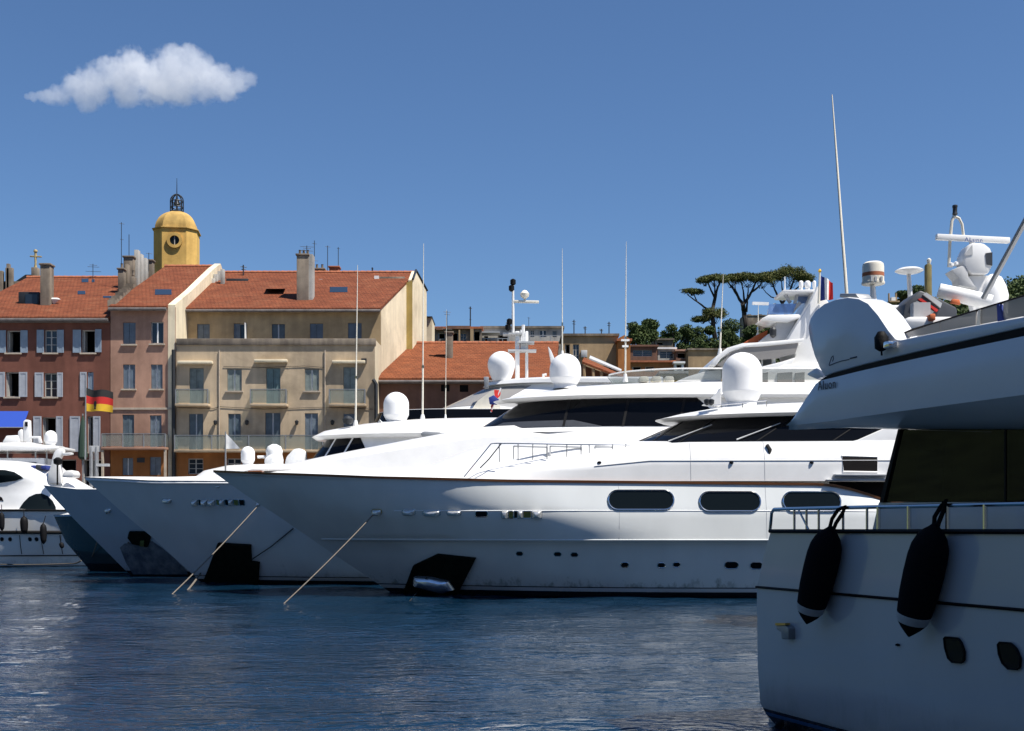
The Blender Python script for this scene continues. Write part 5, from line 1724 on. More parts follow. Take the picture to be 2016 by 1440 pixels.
P2 = Body(YC2, [dict(z=5.5, xs=-1.9, xe=12, B=2.8, Le=5.5, p=2.0), dict(z=5.68, xs=-1.4, xe=12, B=2.74, Le=5.5, p=2.0), dict(z=6.74, xs=.3, xe=12, B=2.45, Le=5, p=2.0)], q=1.9)
wh = P2.build('wheelhouse', M['gel'], y2)
P2.band('windscreen', M['blackglass'], wh, 1.0, 2 - 1e-6, (7.8, 6.6), off=.02, th=.05)
for xm in (1.8, 3.9, 5.9):
    P2.patch('mullion', M['black'], wh, 1.0, 2 - 1e-6, (xm, xm + .25), (xm + .09, xm + .34), off=.03, th=.02, nu=1)
P2.patch('dash_shelf', M['greyplastic'], wh, 1.0, 1.22, (-.9, -.3), (3.2, 2.2), off=.026, th=.02)
R2 = Body(YC2, [dict(z=6.72, xs=-.5, xe=13, B=2.72, Le=6, p=2.0), dict(z=6.82, xs=-.7, xe=13, B=2.80, Le=6, p=2.0), dict(z=7.05, xs=.3, xe=13, B=2.6, Le=6, p=2.0), dict(z=7.30, xs=1.8, xe=13, B=2.2, Le=6, p=2.0), dict(z=7.44, xs=3.5, xe=13, B=1.5, Le=6, p=2.0)], q=1.9)
R2.build('wheelhouse_roof', M['gel'], y2, bottom=True, smooth=50)
radome(y2, 1113, 700, 760, 62, 45.8)
for k, (px, py) in enumerate(((1170, 843), (1262, 849))):
    MB().lathe(W(px, py, 43.9), [(.02, -.1), (.07, -.04), (.07, .04), (.02, .1)], 8).build('deck_light', M['black'], y2)
whip(y2, 1107, 490, 1107, 702, 47.6, .03)
whip(y2, 1233, 476, 1231, 748, 45.0, .035)
for py, w in ((670, 8), (682, 6)):
    MB().beam(W(1231 - w, py, 45.0), W(1231 + w, py, 45.0), .1, .06).build('antenna_bracket', M['gel_matt'], y2)
FB = Body(YC2, [dict(z=7.40, xs=3.9, xe=12.5, B=2.2, Le=3, p=2.0), dict(z=7.80, xs=3.6, xe=12.5, B=2.25, Le=3, p=2.0)], q=2.0)
FB.build('flybridge_screen', M['tint'], y2, cap=False, stern=False)
FB.line('screen_trim', M['gel_matt'], y2, 1 - 1e-6, 3.65, 12, .03, -1)
px_prism([(1330, 752), (1352, 742), (1385, 732), (1420, 728), (1420, 752)], 45.2, 47.8).build('helm_console', M['gel'], y2, bevel=.05)
for i, px in enumerate((1260, 1285, 1310)):
    px_prism([(px, 752), (px, 741), (px + 16, 741), (px + 18, 752)], 45.4, 46.2).build('deck_seat', M['cream'], y2, bevel=.04)
# flybridge superstructure, hardtop, mast
up = px_prism([(1497, 792), (1500, 735), (1545, 718), (1640, 712), (1640, 792)], 44.5, 48.5).build('upper_cabin', M['gel'], y2, bevel=.06)
for a, c in ((1500, 1512), (1531, 1560), (1566, 1584)):
    w_ = px_prism([(a, 777), (a, 735), (c, 733), (c, 777)], 44.43, 44.49).build('cabin_window', M['greytint'], y2)
    px_prism([(a + 2, 776), (a + 2, 757), (c - 2, 757), (c - 2, 776)], 44.485, 44.497).build('blind', M['galv'], w_)
px_prism([(1520, 736), (1560, 713), (1566, 700), (1562, 690), (1548, 674), (1576, 628), (1598, 590), (1611, 562), (1616, 566), (1634, 600), (1650, 640), (1650, 736)], 45.3, 47.7).build('mast_fin', M['gel'], y2, bevel=.05)
ht = px_prism([(1398, 718), (1412, 700), (1432, 685), (1462, 676), (1500, 674), (1584, 666), (1582, 674), (1500, 682), (1464, 684), (1438, 693), (1420, 706), (1410, 720)], 44.6, 48.4).build('hardtop', M['gel'], y2, bevel=.03)
for Yf in (44.66, 48.3):
    px_prism([(1412, 720), (1440, 694), (1466, 685), (1572, 675), (1566, 696), (1530, 706), (1480, 710), (1440, 728)], Yf, Yf + .03, 44.66).build('side_screen', M['greytint'], ht)
for px, t in ((1523, 675), (1472, 690), (1500, 684)):
    MB().tube([W(px, t, 44.9), W(px, 792 if px == 1523 else 735, 44.9)], .075 if px == 1523 else .03, 8).build('hardtop_post', M['gel_matt'], ht)
px_prism([(1490, 735), (1500, 722), (1540, 712), (1566, 704), (1560, 716), (1530, 728), (1520, 736)], 44.6, 44.8, 44.6).build('coaming', M['gel'], y2, bevel=.03)
ms = px_prism([(1500, 627), (1514, 620), (1574, 619), (1577, 626), (1552, 634), (1522, 633)], 45.8, 47.2).build('mast', M['gel'], y2, bevel=.03)
px_prism([(1528, 633), (1570, 627), (1546, 671), (1528, 672)], 46.0, 47.0).build('bracket', M['lightgrey'], ms)
px_prism([(1516, 617), (1517, 604), (1534, 604), (1535, 617)], 46.1, 46.7).build('radar_gearbox', M['gel'], ms, bevel=.04)
px_prism([(1512, 619), (1514, 599), (1568, 598), (1560, 619)], 45.9, 45.93).build('wind_deflector', M['blueveil'], ms)
MB().beam(W(1481, 597.5, 46.4), W(1513, 598.5, 46.4), .12, .1).build('radar_bar', M['gel'], ms)
MB().tube([W(1525, 604, 46.4), W(1525, 598, 46.4)], .06, 8).build('radar_neck', M['gel'], ms)
px_prism([(1541, 571), (1606, 570), (1606, 576), (1543, 576)], 45.7, 47.3).build('top_platform', M['gel'], ms, bevel=.02)
for (a, b_), (c, d_) in (((1565, 598), (1570, 576)), ((1590, 600), (1602, 576)), ((1555, 620), (1575, 596)), ((1556, 597), (1545, 580))):
    MB().tube([W(a, b_, 46.2), W(c, d_, 46.2)], .07, 7).build('strut', M['lightgrey'], ms)
px_prism([(1571, 598), (1594, 597), (1600, 577), (1570, 577)], 46.5, 46.54).build('mast_panel', M['blueveil'], ms)
for px, w in ((1577, 9), (1590, 12), (1603, 7)):
    radome(ms, px, 556, 571, w, 46.5, M['dome'], 'small_dome', seam=False)
MB().tube([W(1545, 571, 46.5), W(1545, 545, 46.5)], [.03, .02], 6).build('mast_pole', M['gel_matt'], ms)
px_prism([(1463, 676), (1490, 660), (1512, 650), (1510, 664), (1490, 676)], 46.9, 48.0).build('folded_sunshade', M['orangecloth'], y2, bevel=.03)
px_prism([(1490, 676), (1512, 658), (1528, 655), (1528, 674)], 46.0, 46.8).build('instrument_box', M['lightgrey'], y2, bevel=.03)
MB().lathe(W(1522, 655, 45.6), [(.04, -.2), (.12, -.12), (.13, .1), (.05, .2)], 10).build('horn', M['darkmetal'], y2)
whip(y2, 1424, 540, 1417, 698, 45.2, .035)
whip(y2, 1493, 600, 1492, 668, 47.0, .035)
# French ensign on a staff
fl = thing('tricolour_flag', 'blue white red flag hanging on a staff beside the white mast', 'flag', W(1613, 596, 45))
MB().tube([W(1612, 598, 45), W(1614, 536, 45)], [.05, .035], 8).build('staff', M['cream'], fl)
MB().lathe(W(1614, 534, 45), [(.02, -.08), (.07, 0), (.02, .08)], 10).build('staff_knob', M['gold'], fl)
for i, mm in enumerate(('navy', 'whitecloth', 'red')):
    rows = []
    for k in range(5):
        t = (i + k / 4) / 3
        dz = 16 * t
        rows.append([W(1615 + 25 * t, 541 + dz, 45) + Vector((0, .08 * math.sin(9 * t), 0)), W(1615 + 25 * t, 592 - 2 * t, 45) + Vector((0, .08 * math.sin(9 * t + .8), 0))])
    MB().shell(rows, lambda p, i, k: p + Vector((0, .01, 0))).build('stripe', M[mm], fl)

# ---------------- third yacht
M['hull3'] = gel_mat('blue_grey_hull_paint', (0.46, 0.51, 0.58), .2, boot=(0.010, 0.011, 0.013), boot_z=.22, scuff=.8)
YC3 = 53.5
sh3 = interp([(-20.5, 3.94), (-18.5, 3.72), (-14, 3.62), (15, 3.5)])
y3 = thing('blue_grey_yacht', 'third yacht with rounded white roof, small dome and scuffed blue grey bow', 'yacht', (-8, YC3, 0), 'yachts moored side by side')
H3 = Body(YC3, [dict(z=-.8, xs=-15.2, xe=10, B=2.2, Le=12, p=1.7), dict(z=0., xs=-16.6, xe=10, B=2.6, Le=11, p=1.8), dict(z=1.7, xs=-18.3, xe=10, B=2.95, Le=10, p=2.0), dict(z=sh3, xs=-20.4, xe=10, B=3.0, Le=9, p=2.3)], q=1.0)
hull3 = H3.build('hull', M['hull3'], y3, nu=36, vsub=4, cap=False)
mb = MB()
H3.deck(mb, [p - Vector((0, 0, .03)) for p in H3.row(H3.n - 1e-6, 36, -.02)], .03)
mb.build('deck', M['gel_matt'], y3)
hull_pad(H3, y3, [(236, 1078), (246, 1070), (300, 1066), (318, 1078), (342, 1098), (366, 1122), (370, 1131), (262, 1131), (248, 1108)], .012, M['scuffed'], 'scuffed_panel')
hull_pad(H3, y3, [(256, 1046), (290, 1046), (299, 1053), (292, 1076), (262, 1070), (253, 1058)], .08, M['weed'], 'anchor_pocket')
hull_pad(H3, y3, [(279, 1062), (287, 1062), (286, 1074), (278, 1073)], .12, M['brass'], 'anchor_fluke')
port(H3, hull3, 213, 1005, 13, 7, M['chrome'], M['chrome'], r=3, name='hawse_pipe')
rope('pale rope from the third yacht bow fitting down to the water', [hp(H3, 212, 1008, .05), water_hit(172, 1120)], .032, sag=.05)
rope('slack dark rope looping from the third yacht anchor pocket to the left', [hp(H3, 256, 1066, .1), Vector(water_hit(182, 1112)) + Vector((0, 0, .25))], .03, m=M['ropewet'], sag=.12)
C3 = Body(YC3, [dict(z=lambda x: sh3(x) - .05, xs=-14.8, xe=9, B=2.6, Le=6, p=2.0), dict(z=4.55, xs=-13.4, xe=9, B=2.3, Le=5, p=2.0), dict(z=4.78, xs=-12.4, xe=9, B=1.7, Le=5, p=2.0)], q=1.8)
C3.build('coachroof', M['gel'], y3)
P3 = Body(YC3, [dict(z=4.6, xs=-8.9, xe=8, B=2.5, Le=4.0, p=2.0), dict(z=5.15, xs=-8.6, xe=8, B=2.42, Le=4.0, p=2.0), dict(z=5.92, xs=-8.0, xe=8, B=2.2, Le=4, p=2.0)], q=2.0)
wh = P3.build('wheelhouse', M['gel_matt'], y3)
P3.band('windscreen', M['blackglass'], wh, .75, 2 - 1e-6, (-5.9, -6.4), off=.02, th=.05)
for xm in (-8.0, -7.2):
    P3.patch('mullion', M['gel'], wh, .75, 2 - 1e-6, (xm, xm + .5), (xm + .07, xm + .57), off=.03, th=.02, nu=1)
R3 = Body(YC3, [dict(z=5.86, xs=-8.5, xe=8.5, B=2.55, Le=5, p=2.0), dict(z=6.0, xs=-8.7, xe=8.5, B=2.68, Le=5, p=2.0), dict(z=6.25, xs=-8.2, xe=8.5, B=2.5, Le=5, p=2.0), dict(z=6.55, xs=-6.6, xe=8.5, B=2.1, Le=5, p=2.0), dict(z=6.75, xs=-4.6, xe=8.5, B=1.4, Le=5, p=2.0)], q=1.9)
R3.build('wheelhouse_roof', M['gel'], y3, bottom=True, smooth=50)
radome(y3, 780, 775, 832, 50, 53.0)
whip(y3, 704, 522, 700, 838, 52.6, .045)
whip(y3, 834, 480, 832, 826, 54.5, .045)
whip(y3, 879, 610, 877, 826, 54.0, .022)
MB().lathe(W(685, 829, 52.2), [(.05, -.18), (.2, -.1), (.24, .08), (.1, .2)], 12).build('searchlight', M['darkmetal'], y3)
MB().tube([W(741, 838, 52.3), W(748, 828, 52.3), W(755, 836, 52.3)], .05, 6).build('horn', M['galv'], y3)
px_prism([(828, 853), (834, 849), (868, 851), (872, 862), (830, 860)], 50.6, 51.2).build('side_vent', M['galv'], y3, bevel=.05)
MB().tube([W(905, 845, 51.0), W(888, 855, 51.0)], .03, 6).build('cleat', M['steel'], y3)
radome(y3, 488, 882, 916, 27, 53.0, M['dome'], 'small_dome')
MB().lathe(W(540, 917, 53.0), [(.40, 0), (.42, .25), (.36, .5), (.39, .62), (.30, .82), (.10, .92)], 14, sx=.95).build('winch_cover', M['whitecloth'], y3, smooth=60)
px_prism([(520, 915), (520, 903), (530, 895), (545, 893), (545, 915)], 52.6, 53.4).build('winch_cover', M['whitecloth'], y3, bevel=.08)
px_prism([(560, 915), (563, 900), (578, 884), (592, 883), (598, 890), (598, 915)], 52.6, 53.5).build('tender_cover', M['whitecloth'], y3, bevel=.08)
MB().tube([W(507, 900, 53), W(522, 900, 53)], .06, 8).build('crane_arm', M['gel'], y3)

# ---------------- dark small boat with its bow left of the third yacht
M['hull4'] = gel_mat('dark_teal_hull_paint', (0.030, 0.052, 0.060), .16, boot=(0.008, 0.009, 0.01), boot_z=.35)
YC4 = 60.3
y4 = thing('dark_hulled_boat', 'dark teal hulled boat with white deck wedged left of the third yacht bow', 'boat', (-16, YC4, 0), 'yachts moored side by side')
sh4 = interp([(-22.6, 2.72), (-19, 2.75), (-8, 2.6)])
H4 = Body(YC4, [dict(z=-.6, xs=-19.8, xe=-8, B=1.7, Le=8, p=1.7), dict(z=0., xs=-20.7, xe=-8, B=2.0, Le=8, p=1.8), dict(z=1.4, xs=-21.9, xe=-8, B=2.25, Le=7, p=2.0), dict(z=sh4, xs=-22.5, xe=-8, B=2.35, Le=6.5, p=2.2)], q=1.1)
h4 = H4.build('hull', M['hull4'], y4, cap=False)
H4.line('rub_rail', M['steel'], h4, 2.95, -22.4, -8.5, .03, -1, .01)
C4 = Body(YC4, [dict(z=lambda x: sh4(x) - .02, xs=-22.3, xe=-8.2, B=2.25, Le=6, p=2.0), dict(z=lambda x: sh4(x) + .12 + .09 * (x + 22), xs=-21.6, xe=-8.2, B=1.6, Le=5, p=2.0)], q=1.3)
C4.build('deck', M['gel'], y4)

# ---------------- tall yacht behind, seen above the third one
YC5 = 67.5
y5 = thing('triple_deck_yacht', 'tall white yacht far behind with egg shaped dome and forked mast', 'yacht', (0, YC5, 0), 'yachts moored side by side')
sh5 = interp([(-16, 4.6), (-10, 4.2), (15, 4.0)])
H5 = Body(YC5, [dict(z=-.8, xs=-10, xe=15, B=2.8, Le=12, p=1.8), dict(z=0, xs=-11.5, xe=15, B=3.1, Le=11, p=1.9), dict(z=sh5, xs=-15.5, xe=15, B=3.5, Le=9, p=2.3)], q=1.0)
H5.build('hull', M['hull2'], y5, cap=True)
D5 = Body(YC5, [dict(z=4.0, xs=-8.5, xe=13, B=3.3, Le=4, p=2), dict(z=6.4, xs=-8.0, xe=13, B=3.2, Le=4, p=2), dict(z=7.75, xs=-7.6, xe=13, B=3.1, Le=4, p=2), dict(z=8.35, xs=-7.3, xe=13, B=3.0, Le=4, p=2)], q=2.0)
dd = D5.build('deckhouse', M['gel'], y5)
D5.band('window_band', M['blackglass'], dd, 2.05, 2.95, (9, 9), off=.02)
D5.band('window_band', M['blackglass'], dd, 1.15, 1.7, (9, 9), off=.02)
P5 = Body(YC5, [dict(z=8.36, xs=-4.4, xe=8, B=2.7, Le=4.5, p=2), dict(z=9.1, xs=-2.8, xe=8, B=2.5, Le=4, p=2), dict(z=9.85, xs=-1.2, xe=8, B=2.2, Le=4, p=2)], q=1.7)
wh = P5.build('wheelhouse', M['gel'], y5)
P5.band('windscreen', M['greytint'], wh, .3, 1.75, (-.8, 1.0), off=.02)
px_prism([(925, 812), (940, 790), (965, 771), (985, 766), (985, 812)], 64.75, 64.8).build('side_pane', M['cream'], y5)
R5 = Body(YC5, [dict(z=9.8, xs=-1.6, xe=8, B=2.5, Le=4, p=2), dict(z=10.0, xs=-1.4, xe=8, B=2.5, Le=4, p=2), dict(z=10.15, xs=-.6, xe=8, B=2.0, Le=4, p=2)], q=2.0)
R5.build('wheelhouse_roof', M['gel'], y5, bottom=True)
r5 = 27 * 66.5 / F
MB().lathe(W(987, 751, 66.5), [(r5 * .62, 0), (r5 * .68, .1), (r5 * .86, r5 * .55), (r5 * .98, r5 * 1.0), (r5, r5 * 1.25)] + [(r5 * math.cos(t), r5 * 1.25 + r5 * .93 * math.sin(t)) for t in [math.radians(a) for a in range(10, 90, 10)]] + [(.02, r5 * 2.185)], 32).build('radome', M['dome'], y5, smooth=50)
ms = MB().tube([W(1010, 660, 67), W(1010, 556, 67)], [.085, .06], 10).build('mast', M['gel_matt'], y5)
for a, c, Y in ((1014, 1023, 67.0), (1034, 1040, 67.3)):
    px_prism([(a, 752), (a, 652), (c, 652), (c, 752)], Y, Y + .35).build('mast_leg', M['gel'], ms, bevel=.05)
for py, a, c in ((655, 990, 1028), (672, 1018, 1052), (688, 1000, 1056)):
    px_prism([(a, py), (c, py), (c, py + 3), (a, py + 3)], 66.8, 67.6).build('mast_platform', M['lightgrey'], ms)
MB().beam(W(1011, 594, 67), W(1061, 595, 67), .15, .14).build('radar_bar', M['cream'], ms, bevel=.03)
MB().lathe(W(1033, 580, 67), [(.02, -.28), (.22, -.12), (.25, .04), (.12, .2), (.02, .24)], 12).build('siren', M['cream'], ms)
MB().tube([W(1033, 594, 67), W(1033, 584, 67)], .05, 6).build('siren_post', M['cream'], ms)
for px, py in ((1010, 556), (1007, 568), (1003, 634), (1000, 645)):
    MB().lathe(W(px, py, 66.8), [(.06, -.18), (.15, -.1), (.15, .12), (.06, .18)], 8).build('mast_lamp', M['black'], ms)
for px, t in ((1030, 640), (1027, 650), (1034, 655)):
    MB().tube([W(px, 690, 67.2), W(px, t, 67.2)], .09, 6).build('mast_cylinder', M['gel'], ms)
MB().tube([W(1070, 752, 66), W(1070, 738, 66), W(1076, 738, 66)], .08, 7).build('vent_pipe', M['gel'], y5)
px_prism([(1079, 682), (1085, 690), (1096, 716), (1086, 722)], 66.0, 66.4).build('crane_arm', M['gel'], y5, bevel=.03)
px_prism([(952, 742), (962, 742), (962, 764), (954, 764)], 64.9, 65.3).build('camera_post', M['galv'], y5, bevel=.03)
fl = thing('red_ensign', 'red flag hanging furled before the egg shaped dome yacht windscreen', 'flag', W(975, 812, 58))
MB().tube([W(986, 764, 58), W(966, 812, 58)], .035, 6).build('staff', M['gel_matt'], fl)
mb = MB()
mb.shell([[W(984 - 18 * t + 5 * math.sin(7 * t), 769 + 42 * t, 58) + Vector((0, .1 * math.sin(9 * t), 0)), W(976 - 8 * t - 3 * math.cos(6 * t), 768 + 42 * t, 57.8)] for t in [k / 8 for k in range(9)]], lambda p, i, k: p + Vector((0, .02, .01)))
mb.build('cloth', M['red'], fl)
px_prism([(962, 783), (972, 778), (985, 789), (978, 797), (964, 796)], 57.6, 57.75).build('canton', M['navy'], fl, bevel=.03)

# ---------------- white cruiser at the far left, bow to the right
M['hullw'] = gel_mat('white_cruiser_paint', (0.78, 0.78, 0.76), .25, boot=(0.02, 0.02, 0.02), boot_z=.06, scuff=.3)
YCW = 67.5
yw = thing('white_cruiser', 'white cruiser at the left edge with arched cabin window and black rubbing strake', 'yacht', (-30, YCW, 0))
HW = Body(YCW, [dict(z=-.6, xs=-21.5, xe=-44, B=2.0, Le=8, p=1.8), dict(z=0, xs=-21, xe=-44, B=2.3, Le=8, p=1.9), dict(z=1.2, xs=-20.5, xe=-44, B=2.55, Le=7, p=2.1), dict(z=3.05, xs=-19.6, xe=-44, B=2.7, Le=6, p=2.3)], q=1.1)
hw_ = HW.build('hull', M['hullw'], yw, cap=True)
for z, r in ((1.86, .10), (.62, .03), (3.02, .06)):
    pts = [HW.on(x, z, -1, .02) for x in [lerp(-20.6, -43.5, k / 40) for k in range(41)]]
    MB().tube(pts, r, 6).build('rubbing_strake', M['black'], hw_)
for px in (38, 78, 112):
    MB().tube([HW.on(X_(px, 64.9), z, -1, .012) for z in (.7, 1.2, 1.7)], .018, 5).build('panel_joint', M['black'], hw_)
for px in (4, 20, 59, 72):
    port(HW, hw_, px, 1062, 7, 8, name='porthole')
CW = Body(YCW, [dict(z=3.0, xs=-22.0, xe=-43, B=2.45, Le=4, p=2), dict(z=4.3, xs=-23.1, xe=-43, B=2.35, Le=4, p=2), dict(z=4.9, xs=-24.2, xe=-43, B=2.5, Le=3, p=2), dict(z=5.45, xs=-24.8, xe=-43, B=2.2, Le=3, p=2), dict(z=5.75, xs=-27, xe=-43, B=1.4, Le=3, p=2)], q=2.0)
cb = CW.build('cabin', M['gel'], yw)
def cwp(px, py): return CW.find(px, py)[:2]
CW.poly('arched_window', M['darkglass'], yw, [cwp(*p) for p in ((38, 1002), (46, 990), (57, 979), (70, 973), (82, 972), (94, 977), (104, 987), (110, 999), (110, 1005), (80, 1005))], off=.02)
CW.poly('upper_window', M['darkglass'], yw, [cwp(*p) for p in ((-30, 925), (10, 926), (28, 930), (40, 937), (46, 942), (30, 947), (0, 951), (-30, 953))], off=.02)
CW.poly('side_vent', M['black'], yw, [cwp(*p) for p in ((-3, 976), (4, 980), (7, 987), (-3, 986))], off=.02)
px_prism([(94, 932), (99, 918), (102, 902), (106, 890), (112, 884), (120, 883), (125, 887), (123, 894), (118, 901), (117, 915), (120, 934), (121, 952), (94, 952)], 65.6, 66.0).build('radar_arch', M['gel'], yw, bevel=.06)
px_prism([(123, 892), (140, 891), (140, 895), (123, 897)], 65.6, 66.0).build('arch_shelf', M['gel'], yw, bevel=.03)
px_prism([(122, 935), (128, 927), (142, 926), (146, 933), (144, 940), (122, 940)], 65.2, 66.2).build('seat_cover', M['gel_matt'], yw, bevel=.06)
MB().lathe(W(114, 909, 65.0), [(.04, -.2), (.22, -.12), (.24, .1), (.08, .22)], 12).build('searchlight', M['black'], yw)
MB().tube([W(113, 955, 65.0), W(113, 903, 65.0)], .045, 6).build('light_pole', M['black'], yw)
for k, px in enumerate((-20, 40, 52, 64, 76, 86)):
    px_prism([(px - 6, 924), (px - 6, 915 + (k % 2) * 2), (px + 5, 916), (px + 6, 926)], 65.8, 66.6).build('deck_seat', M['navy' if k % 2 else 'greyplastic'], yw, bevel=.05)
rope('black white mooring line slung along the white cruiser waterline', [HW.on(-34, .35, -1, .1), HW.on(-28, .22, -1, .14), W(140, 1110, 64.3), W(160, 1104, 63.5)], .04, m=M['ropewet'], sag=.05)

def fender(label, top, bot, r, band=False, ropes=None, group=None, m=None, n=18, name='fender'):
    top, bot = Vector(top), Vector(bot)
    d = bot - top
    L = d.length
    d.normalize()
    root = thing(name, label, 'fender', bot, group)
    prof = [(.0, .10), (.035, .28), (.07, .52), (.12, .74), (.20, .92), (.30, .99), (.45, 1.0), (.62, .97), (.74, .90), (.795, .86)]
    tip = [(.865, .74), (.92, .52), (.965, .26), (1.0, .04)]
    def seg(ts): return [top + d * (t * L) for t, _ in ts], [r * k for _, k in ts]
    p, q = seg(prof)
    MB().tube(p, q, n).build('sleeve', m or M['navycloth'], root, smooth=50)
    if band:
        p, q = seg([(.795, .865), (.83, .83), (.87, .75)])
        MB().tube(p, q, n).build('band', M['lightgrey'], root, smooth=50)
        p, q = seg([(.87, .745)] + tip[1:])
        MB().tube(p, q, n).build('tip', m or M['navycloth'], root, smooth=50)
    else:
        p, q = seg([(.795, .86)] + tip)
        MB().tube(p, q, n).build('tip', m or M['navycloth'], root, smooth=50)
    for rp in ropes or []:
        MB().tube(rp, r * .12, 6).build('lanyard', m or M['navycloth'], root)
    return root
for i, (px, t, bt, wpx, lab) in enumerate(((3, 1008, 1046, 11, 'black fender at the very left edge of the white cruiser'), (47, 1016, 1052, 15, 'rounded black fender hanging under the arched window of the white cruiser'),
                                         (85, 1030, 1072, 13, 'lowest black fender on the white cruiser, nearest the dark boat'), (120, 1068, 1080, 9, 'tiny dark fender beside the dark hulled boat bow'))):
    fender(lab, W(px, t, 64.45), W(px + (1 if i != 3 else 3), bt, 64.4), wpx * 64.4 / F / 2, group='fenders on the white cruiser', m=M['black'],
           ropes=[[W(px, t + 2, 64.45), W(px + (0 if i != 2 else 5), t - 14, 64.6)]])

# ---------------- motor boat behind the cruiser with a white hardtop
yv = thing('hardtop_boat', 'small boat with white hardtop, light tower and round dome behind the cruiser', 'boat', (X_(20, 71.5), 71.5, 0))
HV = Body(71.6, [dict(z=-.5, xs=X_(190, 71.5), xe=-44, B=1.4, Le=5, p=1.8), dict(z=2.6, xs=X_(200, 71.5), xe=-44, B=1.6, Le=5, p=2.2)], q=1.1)
HV.build('hull', M['hullw'], yv)
boxo('cabin', M['gel_matt'], yv, -43, X_(95, 71), 70.4, 72.8, 2.6, Z_(903, 71), bevel=.1)
boxo('cabin_window', M['blackglass'], yv, -42.5, X_(80, 71), 70.32, 70.39, Z_(945, 71), Z_(912, 71))
px_prism([(-60, 872), (60, 871), (76, 876), (112, 878), (112, 884), (70, 887), (-60, 887)], 70.0, 73.0).build('hardtop', M['gel'], yv, bevel=.05)
for px in (-20, 15, 70, 92):
    MB().tube([W(px, 885, 70.6), W(px, 915, 70.6)], .05, 6).build('post', M['galv'], yv)
px_prism([(4, 871), (12, 858), (34, 857), (38, 871)], 70.3, 70.5).build('radar_hoop', M['gel'], yv, bevel=.05)
px_prism([(52, 871), (56, 859), (78, 859), (82, 872), (76, 872), (74, 863), (60, 863), (57, 871)], 70.3, 70.5).build('radar_hoop', M['gel'], yv, bevel=.02)
px_prism([(45, 870), (45, 830), (49, 826), (57, 827), (59, 870)], 70.8, 71.2).build('light_tower', M['gel'], yv, bevel=.06)
px_prism([(49, 840), (49, 831), (54, 831), (54, 840)], 70.74, 70.79).build('lamp', M['black'], yv)
px_prism([(34, 870), (35, 850), (40, 845), (45, 846), (45, 870)], 70.8, 71.2).build('horn_box', M['gel_matt'], yv, bevel=.05)
radome(yv, 100, 850, 877, 24, 70.6, M['dome'], 'small_dome')
px_prism([(106, 880), (116, 878), (116, 886), (106, 886)], 70.3, 71.2).build('bracket', M['gel_matt'], yv)

# German style ensign on its staff
YG = 69.0
fl = thing('striped_ensign', 'black red and gold flag with small dark emblem flying at left', 'flag', W(168, 900, YG))
MB().tube([W(168, 905, YG), W(169, 738, YG)], [.05, .03], 8).build('staff', M['galv'], fl)
def fp(t, s):
    x = 169 + 52 * t
    yt = 763 + 10 * t + 2.5 * math.sin(6 * t)
    yb = 808 + 5 * t + 1.5 * math.sin(5 * t + 1)
    return W(x, lerp(yt, yb, s), YG) + Vector((0, .16 * math.sin(8 * t + s), 0))
for i, mm in enumerate(('blackcloth', 'red', 'gold')):
    rows = [[fp(k / 14, (i + j / 3) / 3) for j in range(4)] for k in range(15)]
    MB().shell(rows, lambda p, i, k: p + Vector((0, .012, 0))).build('stripe', M[mm], fl, smooth=60)
em = [(.30, .60), (.34, .52), (.385, .50), (.42, .54), (.44, .62), (.42, .74), (.40, .84), (.42, .90), (.32, .90), (.34, .82), (.31, .72)]
a = [fp(t, s) + Vector((0, -.02, 0)) for t, s in em]
MB().prism(a, (0, .015, 0)).build('emblem', M['blackcloth'], fl)
# quay furniture between cruiser and house
b = thing('mooring_pylon', 'pair of grey upright posts with a crossbar behind the grey bows', 'post', W(186, 940, 73.2))
for px in (180, 190):
    MB().tube([W(px, 1000, 73.4), W(px, 880, 73.4)], .13, 8).build('post', M['galv'], b)
MB().beam(W(177, 884, 73.4), W(194, 884, 73.4), .2, .35).build('crossbar', M['lightgrey'], b)
MB().beam(W(190, 916, 73.4), W(215, 916, 73.4), .25, .16).build('ledge', M['lightgrey'], b)
b = thing('closed_parasol', 'closed dark green cafe parasol in front of the brown house', 'parasol', W(163, 960, 76))
MB().tube([W(163, 1008, 76), W(163, 815, 76)], .04, 6).build('pole', M['galv'], b)
MB().lathe(W(163, 905, 76), [(.18, 0), (.3, .15), (.26, 1.2), (.16, 2.2), (.03, 2.75)], 10).build('canopy', mat('dark_green_canvas', (.02, .045, .03), .85), b)
# ------------------------------------------------------------------ near boat, seen along its side (stern at the left)
S0 = Vector((2.51, 12.6, 0)); DB = Vector((.322, -.947, 0)).normalized(); NB = Vector((-DB.y * -1, 0, 0))
NB = Vector((DB.y, -DB.x, 0))                       # outward, to the left
def L(a, o, z): return S0 + DB * a + NB * o + Vector((0, 0, z))
def G(px, py, o=0.0):
    """point behind a photo pixel on the plane o metres outside the boat's side"""
    rx = (px - CX) / F
    s = (S0.dot(NB) + o) / (rx * NB.x + NB.y)
    return Vector((rx * s, s, Z_(py, s)))
EXT = 4.5
def GA(px, py, o=0.0):
    p = G(px, py, o)
    return (p - S0).dot(DB), p.z
def gprism(poly, o0, o1):
    f = []
    for (xa, ya), (xb, yb) in zip(poly, list(poly[1:]) + [poly[0]]):
        f.append(G(xa, ya, o0))
        if xa > 2035 and xb > 2035:                 # the boat goes on forward of the picture's edge
            f += [G(xa, ya, o0) + DB * EXT, G(xb, yb, o0) + DB * EXT]
    return MB().prism(f, NB * (o1 - o0))

